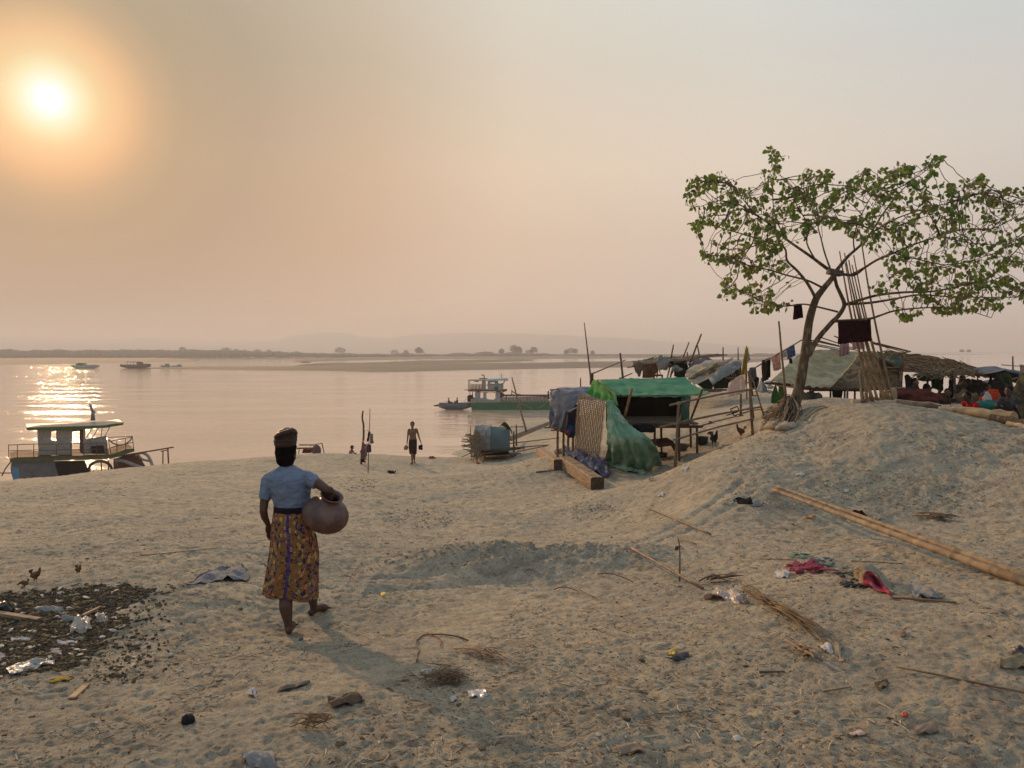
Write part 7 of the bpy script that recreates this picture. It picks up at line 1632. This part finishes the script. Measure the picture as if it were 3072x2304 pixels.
def lump(name, label, cat, m_, c, poly, hmul=1.0, seed=0, n_=26, ground=True):
    """pile of folded fabric over a traced footprint"""
    rr = random.Random(seed); mb = MB(); xs = [p[0] for p in poly]; ys = [p[1] for p in poly]; w0 = (max(xs) - min(xs)) / c.k / FS
    for i in range(n_):
        a, b_, g2 = rr.random(), rr.random(), 0; q = [poly[0], poly[1], poly[2], poly[3]]; x = lerp(lerp(q[0][0], q[1][0], a), lerp(q[3][0], q[2][0], a), b_); y = lerp(lerp(q[0][1], q[1][1], a), lerp(q[3][1], q[2][1], a), b_)
        p = Gc(c, x, y); sc2 = w0 * p.y; d = Vector((rr.uniform(-1,1), rr.uniform(-.6,.6), rr.uniform(-.15,.25))).normalized()
        L_ = sc2 * rr.uniform(.10,.24); r_ = sc2 * rr.uniform(.035,.075) * hmul; p.z += r_ * .5 + r_ * rr.uniform(0, 1.2)
        mb.tube(smoothpath([p - d * L_, p + Vector((0,0,r_ * rr.uniform(-.3,.8))), p + d * L_], 7), [r_*.4, r_*.8, r_, r_*1.1, r_, r_*.8, r_*.4], 7, flat=rr.uniform(.35,.8))
    o = mb.build(name, m_, remesh=max(.004, w0 * p.y * .012), smoothmod=1); return props(o, label, cat)
lump('pink_rag', 'faded pink rag, leftmost piece of the clothes heap', 'rag', F_pk, D5, [(615,1250),(760,1245),(900,1300),(640,1305)], 1.0, 41)
lump('teal_rag', 'teal and white printed rag at the back of the clothes heap', 'rag', F_tl, D5, [(730,1200),(925,1195),(900,1280),(780,1260)], 1.0, 42)
lump('mint_rag', 'mint green rag behind the pink one in the clothes heap', 'rag', F_mint, D5, [(615,1175),(740,1165),(760,1205),(620,1198)], .9, 43)
lump('charcoal_rag', 'charcoal trousers in the middle of the clothes heap', 'trousers', F_char, D5, [(930,1290),(1100,1330),(1140,1420),(980,1400)], 1.0, 44)
lump('beige_rag', 'beige crumpled cloth between teal rag and red lined cloth', 'rag', F_beige, D5, [(930,1265),(1050,1255),(1040,1310),(960,1300)], 1.1, 45)
# red lined jacket standing like an arch
pA, pB, pD = Gc(D5, 1060, 1330), Gc(D5, 1315, 1450), Gc(D5, 1130, 1410)
ya = (pA.y + pB.y) / 2
mb = cloth([[Gc(D5,1050,1310,.02), D5(1080,1250,ya+.1), D5(1160,1236,ya+.12), D5(1225,1290,ya+.1), Gc(D5,1290,1375,.03)],[Gc(D5,1060,1330,.0), D5(1105,1262,ya), D5(1170,1248,ya), D5(1235,1300,ya), Gc(D5,1310,1420,.0)],[Gc(D5,1110,1385,.0), D5(1130,1290,ya-.10), D5(1175,1280,ya-.10), D5(1225,1340,ya-.10), Gc(D5,1318,1452,.01)]], 30, 20, amp=.03, fr=9, seed=46, ragged=.01)
props(mb.build('red_lined_cloth', F_beige, solid=.008), 'beige jacket propped up like an arch in the clothes heap', 'jacket')
mb = cloth([[Gc(D5,1105,1375,.0), D5(1125,1292,ya-.11), D5(1172,1283,ya-.115), D5(1218,1338,ya-.115), Gc(D5,1305,1448,.01)],[Gc(D5,1115,1385,.0), D5(1130,1330,ya-.06), D5(1175,1330,ya-.06), D5(1215,1375,ya-.06), Gc(D5,1300,1452,.01)],[Gc(D5,1130,1395,.0), Gc(D5,1150,1400,.03), Gc(D5,1180,1420,.03), Gc(D5,1230,1440,.02), Gc(D5,1318,1462,.01)]], 24, 14, amp=.02, fr=12, seed=47); mb.build('lining_or_shade_sheet', F_crim, bpy.data.objects['red_lined_cloth'], solid=.006)
lump('crimson_rag', 'crimson printed sleeve trailing right of the beige jacket', 'rag', F_crim, D5, [(1215,1340),(1265,1345),(1318,1440),(1250,1430)], 1.0, 48)
rag('torn_bag', 'torn grey sack with a dark edge right of the clothes heap', 'sack', T_clear, D5, [(1420,1400),(1500,1385),(1665,1478),(1470,1470)], .05, 49)
rag('white_bag', 'small whitish bag at the left end of the clothes heap', 'bag', F_white, D5, [(502,1295),(590,1290),(598,1335),(515,1330)], .06, 50)
rag('plastic_bag', 'large pinkish white plastic bag beside the head of the twig bundle', 'bag', mat('milky_plastic', (.55,.46,.40), .4, (.42,.35,.30), 8, trans=.4), D4, [(610,470),(735,505),(765,548),(540,520)], .10, 51, amp=.04)
rag('plastic_sheet', 'long white plastic sheet lying across the dark rubbish front', 'plastic sheet', mat('white_plastic_film', (.52,.50,.46), .4, (.40,.40,.40), 6, trans=.3), D9, [(60,1265),(660,1150),(680,1235),(120,1370)], .05, 52, 30, 14)
rag('white_bag', 'white knotted plastic bag standing in the dark rubbish', 'bag', mat('white_bag_plastic', (.60,.52,.45), .4, (.5,.44,.38), 8, trans=.4), D9, [(930,690),(1110,680),(1100,850),(900,850)], .12, 53, amp=.05, fr=14)
rag('white_bag', 'small pale bag behind and right of the knotted white bag', 'bag', _M['white_bag_plastic'], D9, [(1180,630),(1310,610),(1350,710),(1220,715)], .08, 54, amp=.04, fr=16)
rag('grey_bag', 'blue grey plastic lying flat at the back of the dark rubbish', 'plastic sheet', T_clear, D9, [(420,550),(790,525),(830,600),(560,590)], .05, 55)
rag('grey_bag', 'dull grey plastic left of the knotted white bag', 'plastic sheet', T_clear, D9, [(760,650),(960,640),(970,710),(750,710)], .05, 56)
rag('pink_paper', 'pale pink paper cut by the left edge above the plastic sheet', 'paper', fab('pale_pink_paper', (.50,.38,.36)), D9, [(-90,1110),(30,1110),(125,1175),(-60,1200)], .02, 57)
rag('yellow_strip', 'yellow plastic strip on the sand just below the dark rubbish', 'strip', fab('yellow_plastic', (.50,.32,.05)), D9, [(680,1410),(900,1385),(860,1420),(610,1465)], .01, 58)
rag('black_bag', 'black plastic lump at the left edge by the pale board', 'bag', mat('black_bag', (.015,.015,.018), .4), D9, [(-100,510),(90,490),(185,600),(-60,600)], .10, 59)
for i, (q, lb) in enumerate([([(930,690),(0,0),(0,0),(0,0)],''),]): pass
for nm, lb, cat, m_, c, q, h in [
    ('pale_scrap','pale papery scrap low in the rubbish under the knotted bag','scrap',F_white,D9,[(720,950),(920,940),(940,990),(740,1000)],.03),
    ('cream_scrap','cream plastic scrap directly beneath the knotted white bag','scrap',F_beige,D9,[(860,905),(1075,890),(1060,935),(960,930)],.03),
    ('grey_scrap','grey scrap at the left of the rubbish above the plastic sheet','scrap',F_white,D9,[(140,905),(390,905),(350,935),(150,945)],.02),
    ('pink_scrap','pinkish scrap in the lower middle of the rubbish','scrap',F_pink,D9,[(600,1060),(760,1040),(770,1110),(640,1100)],.03),
    ('silver_packet','folded silvery packet on the near sand, centre','packet',mat('silvery_foil',(.42,.42,.42),.4,(.30,.30,.32),12,metal=.3),D3,[(1205,1155),(1320,1148),(1342,1180),(1225,1202)],.015),
    ('paper_scrap','white paper scrap beside the split cane','paper',F_white,D3,[(930,1035),(1010,1020),(985,1050),(945,1055)],.015),
    ('cup_shard','small white cup shard left of the silvery packet','shard',F_white,D3,[(1108,1205),(1135,1190),(1150,1208),(1115,1228)],.02),
    ('cardboard','torn brown cardboard with dark inside on the near sand','cardboard',mat('wet_cardboard',(.14,.085,.05),.9,(.05,.03,.02),12),D3,[(375,1215),(560,1190),(590,1225),(400,1262)],.05),
    ('cardboard','long grey brown bark like cardboard strip left of the torn one','cardboard',mat('grey_cardboard',(.22,.17,.13),.9,(.12,.085,.06),10),D3,[(90,1135),(265,1095),(250,1125),(70,1168)],.03),
    ('grey_net','flattened grey net heap on the sand left of the woman','net',mat('grey_net',(.22,.21,.20),.95,(.11,.11,.12),26,bump=.01,bscale=60),D2,[(1640,150),(1850,130),(1900,225),(1400,270)],.09),
    ('grey_lump','crumpled grey cement bag at the bottom edge of the view','bag',T_clear,D2,[(1830,1580),(2060,1540),(2130,1680),(1900,1660)],.04),
    ('dark_cloth','dark blue black cloth at the left foot of the mound','cloth',F_dk,D5,[(225,792),(350,790),(370,830),(270,825)],.06),
    ('white_scrap','whitish plastic touching the dark cloth at the mound foot','scrap',T_clear,D5,[(355,815),(425,815),(415,845),(350,845)],.04),
    ('dark_rag','dark maroon rag at the mound foot right of the poles end','rag',F_mar,D5,[(1040,885),(1110,880),(1140,915),(1055,920)],.06),
    ('pale_husk','pale husk just right of the dark maroon rag','husk',F_beige,D5,[(1180,915),(1240,915),(1240,935),(1180,935)],.03),
    ('orange_rind','orange brown rind below the twin poles far part','rind',mat('orange_rind',(.35,.16,.07),.8),D5,[(722,912),(790,905),(785,930),(730,928)],.03),
    ('pale_scrap','lone pale scrap on the dark face of the mound','scrap',F_white,D5,[(648,617),(712,617),(715,635),(655,632)],.02),
    ('white_scrap','white scrap low on the mound face','scrap',F_white,D5,[(985,730),(1020,728),(1015,748),(985,745)],.02),
    ('black_bag','black bag cut by the right edge in the foreground','bag',mat('black_bag',(.015,.015,.018),.4),D4,[(2150,790),(2260,780),(2270,820),(2165,825)],.05),
    ('straw_bag','dull straw coloured lump below the black bag at the right edge','bag',mat('straw_lump',(.26,.20,.12),.9,(.13,.11,.05),18),D4,[(2085,840),(2240,820),(2260,885),(2090,885)],.06),
    ('wood_chips','small grey broken slats on the near right sand','slats',M_bark,D4,[(1430,965),(1490,950),(1510,965),(1450,1000)],.02),
    ('wood_chip','small pale split wood chip upright right of the twig bundle','chip',M_bam,D4,[(1565,690),(1592,688),(1597,718),(1568,718)],.01),
    ('dry_leaf','large crumpled dry leaf at the lower right','leaf',mat('dry_leaf',(.26,.19,.13),.9,(.15,.10,.07),9),D4,[(1640,1195),(1760,1175),(1770,1220),(1650,1235)],.04),
    ('dry_husk','thick dry husk at the bottom centre','husk',mat('dry_husk',(.28,.20,.13),.9,(.14,.09,.06),9),D4,[(85,1295),(200,1285),(235,1325),(110,1340)],.03),
    ('paper_scrap','pale crumpled paper left of the dry leaf','paper',F_pink,D4,[(1300,1225),(1360,1212),(1385,1232),(1320,1242)],.015),
    ('bottle_cap','tiny bluish white lid near the bottom right centre','lid',F_white,D4,[(695,1242),(725,1240),(732,1262),(705,1266)],.012),
    ('yellow_rind','yellow fruit rind on a dark leaf, right of centre','rind',mat('yellow_rind',(.55,.38,.05),.6),D4,[(355,795),(390,788),(395,808),(360,812)],.02),
    ('dark_leaf','dark curled leaf beneath the yellow rind','leaf',F_char,D4,[(350,815),(470,805),(465,830),(390,845)],.02),
    ('yellow_bit','tiny yellow wrapper right of the woman','wrapper',_M['yellow_rind'],D3,[(685,565),(712,562),(718,580),(690,584)],.015),
    ('red_bit','tiny red wrapper at the lower right','wrapper',mat('red_wrapper',(.40,.06,.03),.6),D4,[(1575,1120),(1605,1118),(1605,1138),(1578,1138)],.012),
    ('white_bone','pale twisted rag at the lower end of the twig bundle','rag',F_beige,D4,[(1210,765),(1250,770),(1275,850),(1225,840)],.05),
    ('grey_rag','grey cottony rag at the end of the twig bundle','rag',F_white,D4,[(1150,770),(1200,760),(1215,810),(1165,800)],.05),
    ('white_string','white twisted plastic scrap left of the woman shadow','scrap',F_white,D2,[(1890,1075),(1935,1060),(1945,1130),(1890,1110)],.03),
    ('red_rag','red rag on the shore right of the walking man','rag',fab('shore_red_rag',(.40,.05,.04)),D1,[(1570,634),(1650,634),(1655,646),(1575,648)],.03),
    ('black_rag','black rag lump on the far sand below the walking man','rag',F_dk,D1,[(1120,792),(1190,785),(1200,812),(1125,815)],.10),
    ('red_bit','tiny red rag on the sand in front of the arched tent','rag',_M['shore_red_rag'],C3,[(668,1495),(700,1492),(700,1515),(670,1515)],.06),
    ('pale_stone','white stone on the sand between the leaning post and fence post','stone',F_white,C4,[(1415,1125),(1460,1120),(1462,1148),(1420,1150)],.06),
    ('white_can','crushed white can on the sand in front of the green shelter','can',F_white,C4,[(1178,1370),(1232,1362),(1238,1392),(1182,1396)],.06),
    ('brown_brick','yellow brown block half sunk before the timbers','block',M_timber,C4,[(1100,1235),(1140,1220),(1155,1240),(1110,1252)],.05)]:
    rag(nm, lb, cat, m_, c, q, h, rnd.randint(0, 999), 12, 8, amp=.4 * h + .004, fr=10, solid=.005)
m = MB(); p = Gc(D2, 1432, 1315); m.ell(p + Vector((0,0,.012)), (.030,.028,.028), 14, 10, nz=.25); props(m.build('charcoal_lump', mat('charcoal', (.012,.012,.012), .9)), 'round black charcoal lump alone on the lower left sand', 'charcoal')

# ------------------------------------------------------------------ countless small litter
def scatter_bits(name, label, m_, n_, region, kind_fn, cat='litter'):
    mb = MB(); rs = np.random.RandomState(abs(hash(name)) % 1000 if False else len(name) * 17); us = []; 
    k = 0; P = []
    while k < n_:
        x, y = region(rs)
        P.append((x, y)); k += 1
    P = np.array(P); z = base_q(P[:, 0], P[:, 1]) + detail(P[:, 0], P[:, 1])
    for (x, y), zz in zip(P, z): kind_fn(mb, Vector((x, y, zz)), rs)
    return props(mb.build(name, m_, base=(0, 3, -.3), smooth=False), label, cat, kind='stuff')
def polar(r0, r1, a0=-36, a1=36):
    def f(rs):
        while True:
            r = r0 * (r1 / r0) ** rs.rand(); a = math.radians(a0 + (a1 - a0) * rs.rand()); x, y = r * math.sin(a), r * math.cos(a)
            if mnoise.noise(Vector((x * .9, y * .9, 4))) + .25 * rs.rand() > -.05 and not (abs(x + .95 - .22 * (y - 4)) < .35 and y < 9): return x, y
    return f
def straw(lmin, lmax, r):
    def f(mb, p, rs):
        a = rs.rand() * 6.28; k_ = (.62 + .05 * math.sqrt(p.x**2 + p.y**2)); L_ = (lmin + (lmax - lmin) * rs.rand() ** 2) * k_; d = Vector((math.cos(a), math.sin(a), rs.uniform(-.12,.2))).normalized(); q = p + Vector((0,0,r))
        s2 = d.cross(up).normalized(); b_ = s2 * L_ * rs.uniform(-.12,.12); rr2 = r * rs.uniform(.5, 1.5) * k_
        mb.tube([q - d * L_ / 2, q + b_, q + d * L_ / 2], [rr2, rr2, rr2 * .6], 3, caps=False)
    return f
def chip(smin, smax, thick=.3):
    def f(mb, p, rs):
        k_ = (.6 + .055 * math.sqrt(p.x**2 + p.y**2)); s2 = (smin + (smax - smin) * rs.rand() ** 2.5) * k_; a = rs.rand() * 3.14; e = Matrix.Rotation(a, 3, 'Z') @ Matrix.Rotation(rs.uniform(-.5,.5), 3, 'X')
        mb.ell(p + Vector((0,0,s2 * .2)), (s2, s2 * rs.uniform(.3,.8), s2 * thick * rs.uniform(.5,1.5)), 6, 4, e, nz=.6)
    return f
scatter_bits('straw_litter', 'pale dry straw and splinters strewn over the sand', M_thatl, 8500, polar(2.2, 22), straw(.015, .10, .0022))
scatter_bits('twig_litter', 'dark brown twigs and bark bits strewn over the sand', M_thatch, 5200, polar(2.2, 22), straw(.012, .08, .0026))
scatter_bits('dark_crumbs', 'dark crumbs of bark and charcoal strewn over the sand', mat('dark_crumb', (.05,.035,.025), .95, (.10,.07,.05), 20), 9000, polar(2.2, 32), chip(.0015, .010))
scatter_bits('pale_crumbs', 'whitish flecks of plastic and shell strewn over the sand', mat('pale_crumb', (.50,.42,.34), .8, (.35,.28,.22), 20), 900, polar(2.2, 32), chip(.002, .018, .2))
def near_reg(rs):
    while True:
        r = 2.3 * (11 / 2.3) ** rs.rand(); a = math.radians(-36 + 72 * rs.rand()); x, y = r * math.sin(a), r * math.cos(a)
        if mnoise.noise(Vector((x * 1.3, y * 1.3, 9))) + .5 * rs.rand() > .12 and not (abs(x + .95 - .22 * (y - 4)) < .3): return x, y
scatter_bits('pale_splinters', 'pale split bamboo splinters and straw lying on the near sand', mat('pale_splinter', (.52,.42,.28), .85, (.34,.26,.16), 20), 2600, near_reg, straw(.03, .13, .0030))
scatter_bits('leaf_scraps', 'curled brown leaf scraps lying on the near sand', mat('brown_leaf_scrap', (.15,.09,.05), .9, (.08,.05,.03), 12), 420, near_reg, chip(.006, .030, .25))
scatter_bits('paper_flecks', 'small pale paper and plastic flecks lying on the near sand', mat('pale_crumb', (.50,.42,.34)), 260, near_reg, chip(.003, .016, .2))
def midlit(rs):
    while True:
        a, b_ = rs.rand(), rs.rand(); k = rs.rand()
        if k < .35: c_, x0, y0, rx, ry = D3, 930, 110, 230, 70
        elif k < .6: c_, x0, y0, rx, ry = C1, 830, 560, 130, 55
        elif k < .8: c_, x0, y0, rx, ry = C3, 900, 1440, 420, 50
        else: c_, x0, y0, rx, ry = D3, 1950, 70, 180, 50
        an = a * 6.283; q = math.sqrt(b_); p = Gc(c_, x0 + rx * q * math.cos(an), y0 + ry * q * math.sin(an)); return p.x, p.y
scatter_bits('rubbish_drift', 'drifts of small dull rubbish on the middle sand', mat('dull_rubbish', (.20,.16,.12), .9, (.10,.08,.06), 9), 900, midlit, chip(.004, .020, .3))
scatter_bits('rubbish_drift_pale', 'pale scraps in the rubbish drifts on the middle sand', mat('pale_crumb', (.5,.42,.34)), 120, midlit, chip(.005, .020, .25))
PD = [(0,330),(560,290),(1050,300),(1250,230),(1700,240),(2000,330),(1560,470),(1500,560),(1560,700),(1250,980),(1050,1200),(650,1300),(0,1380),(-350,1420),(-620,1240),(-980,1100),(-1150,820),(-900,600),(-760,420),(-380,350)]
def in_poly(x, y, P):
    c = False
    for i in range(len(P)):
        x1, y1 = P[i]; x2, y2 = P[(i + 1) % len(P)]
        if (y1 > y) != (y2 > y) and x < (x2 - x1) * (y - y1) / (y2 - y1) + x1: c = not c
    return c
def patch(rs):
    while True:
        x = rs.uniform(-1200, 2400); y = rs.uniform(200, 1450)
        ok = in_poly(x + 130 * mnoise.noise(Vector((x * .006, y * .006, 1))), y + 70 * mnoise.noise(Vector((x * .006, y * .006, 5))), PD) or (rs.rand() < .10 * max(0, 1 - abs(x - 1500) / 900))
        if ok: p = Gc(D9, x, y); return p.x, p.y
scatter_bits('dung_clods', 'dark crumbly clods of ash and dung covering the rubbish patch', mat('dark_clod', (.050,.035,.024), .95, (.11,.078,.05), 30), 11500, patch, chip(.004, .024, .6))
scatter_bits('dung_clods_green', 'brownish green leafy rubbish among the dark clods', mat('green_clod', (.07,.060,.026), .95, (.17,.105,.04), 20), 4000, patch, chip(.005, .035, .22))
scatter_bits('patch_scraps', 'small pale scraps among the dark clods', mat('pale_crumb', (.5,.42,.34)), 520, patch, chip(.004, .045, .15))

scatter_bits('patch_straw', 'dry stalks and shreds mixed into the dark rubbish patch', M_thatl, 900, patch, straw(.03, .16, .0026))
scatter_bits('patch_shreds', 'brown shreds mixed into the dark rubbish patch', mat('brown_shred', (.14,.08,.035), .9, (.07,.045,.025), 12), 1500, patch, straw(.02, .09, .005))
def moundreg(rs):
    while True:
        x = rs.uniform(-1.9, 2.8); y = rs.uniform(8.0, 10.0)
        if rs.rand() < 2.2 * float(mounds(np.array([x]), np.array([y]))[0]): return x, y
scatter_bits('sand_clods', 'small sand clods on the low dug sand pile', gm, 1300, moundreg, chip(.004, .024, .6))
def faceReg(rs):
    while True:
        p = Gc(D5, rs.uniform(150, 2250), rs.uniform(330, 860))
        if mnoise.noise(p * .8) + .3 * rs.rand() > 0: return p.x, p.y
scatter_bits('slope_clods', 'sand clods strewn on the slope of the tree mound', gm, 2600, faceReg, chip(.004, .018, .6))

def nest(root_name, child, new_parent):      # hang a small piece under the part it belongs to
    for r_ in [o for o in COL.objects if o.parent is None and o.name.split('.')[0] == root_name]:
        ks = [k for k in r_.children if k.name.split('.')[0] == child]; ps = [k for k in r_.children if k.name.split('.')[0] == new_parent]
        for k in ks:
            if ps: k.parent = ps[0]
for a in [('river_dredger','roof_edge','roof'),('river_dredger','door','wall'),('river_dredger','hanging_hose','railing'),('dredging_barge','green_hatch','wheelhouse_wall'),('dredging_barge','stern_bulwark','hull'),('stilt_shelter','tarp_hem','gable_tarp'),
          ('stilt_tent','tarp_hem','front_tarp'),('stilt_tent','tie_rope','front_tarp'),('bamboo_fence','lashing','post'),('stilt_hut','wall_fringe','woven_wall'),('brush_shelter','roof_fringe','roof'),('tarp_awning','valance','roof_tarp'),('patchwork_hut','mat_stick','mat_roof'),('person','waist_knot','sarong'),('person','waistband','sarong'),('person','head_wrap','hair')]: nest(*a)
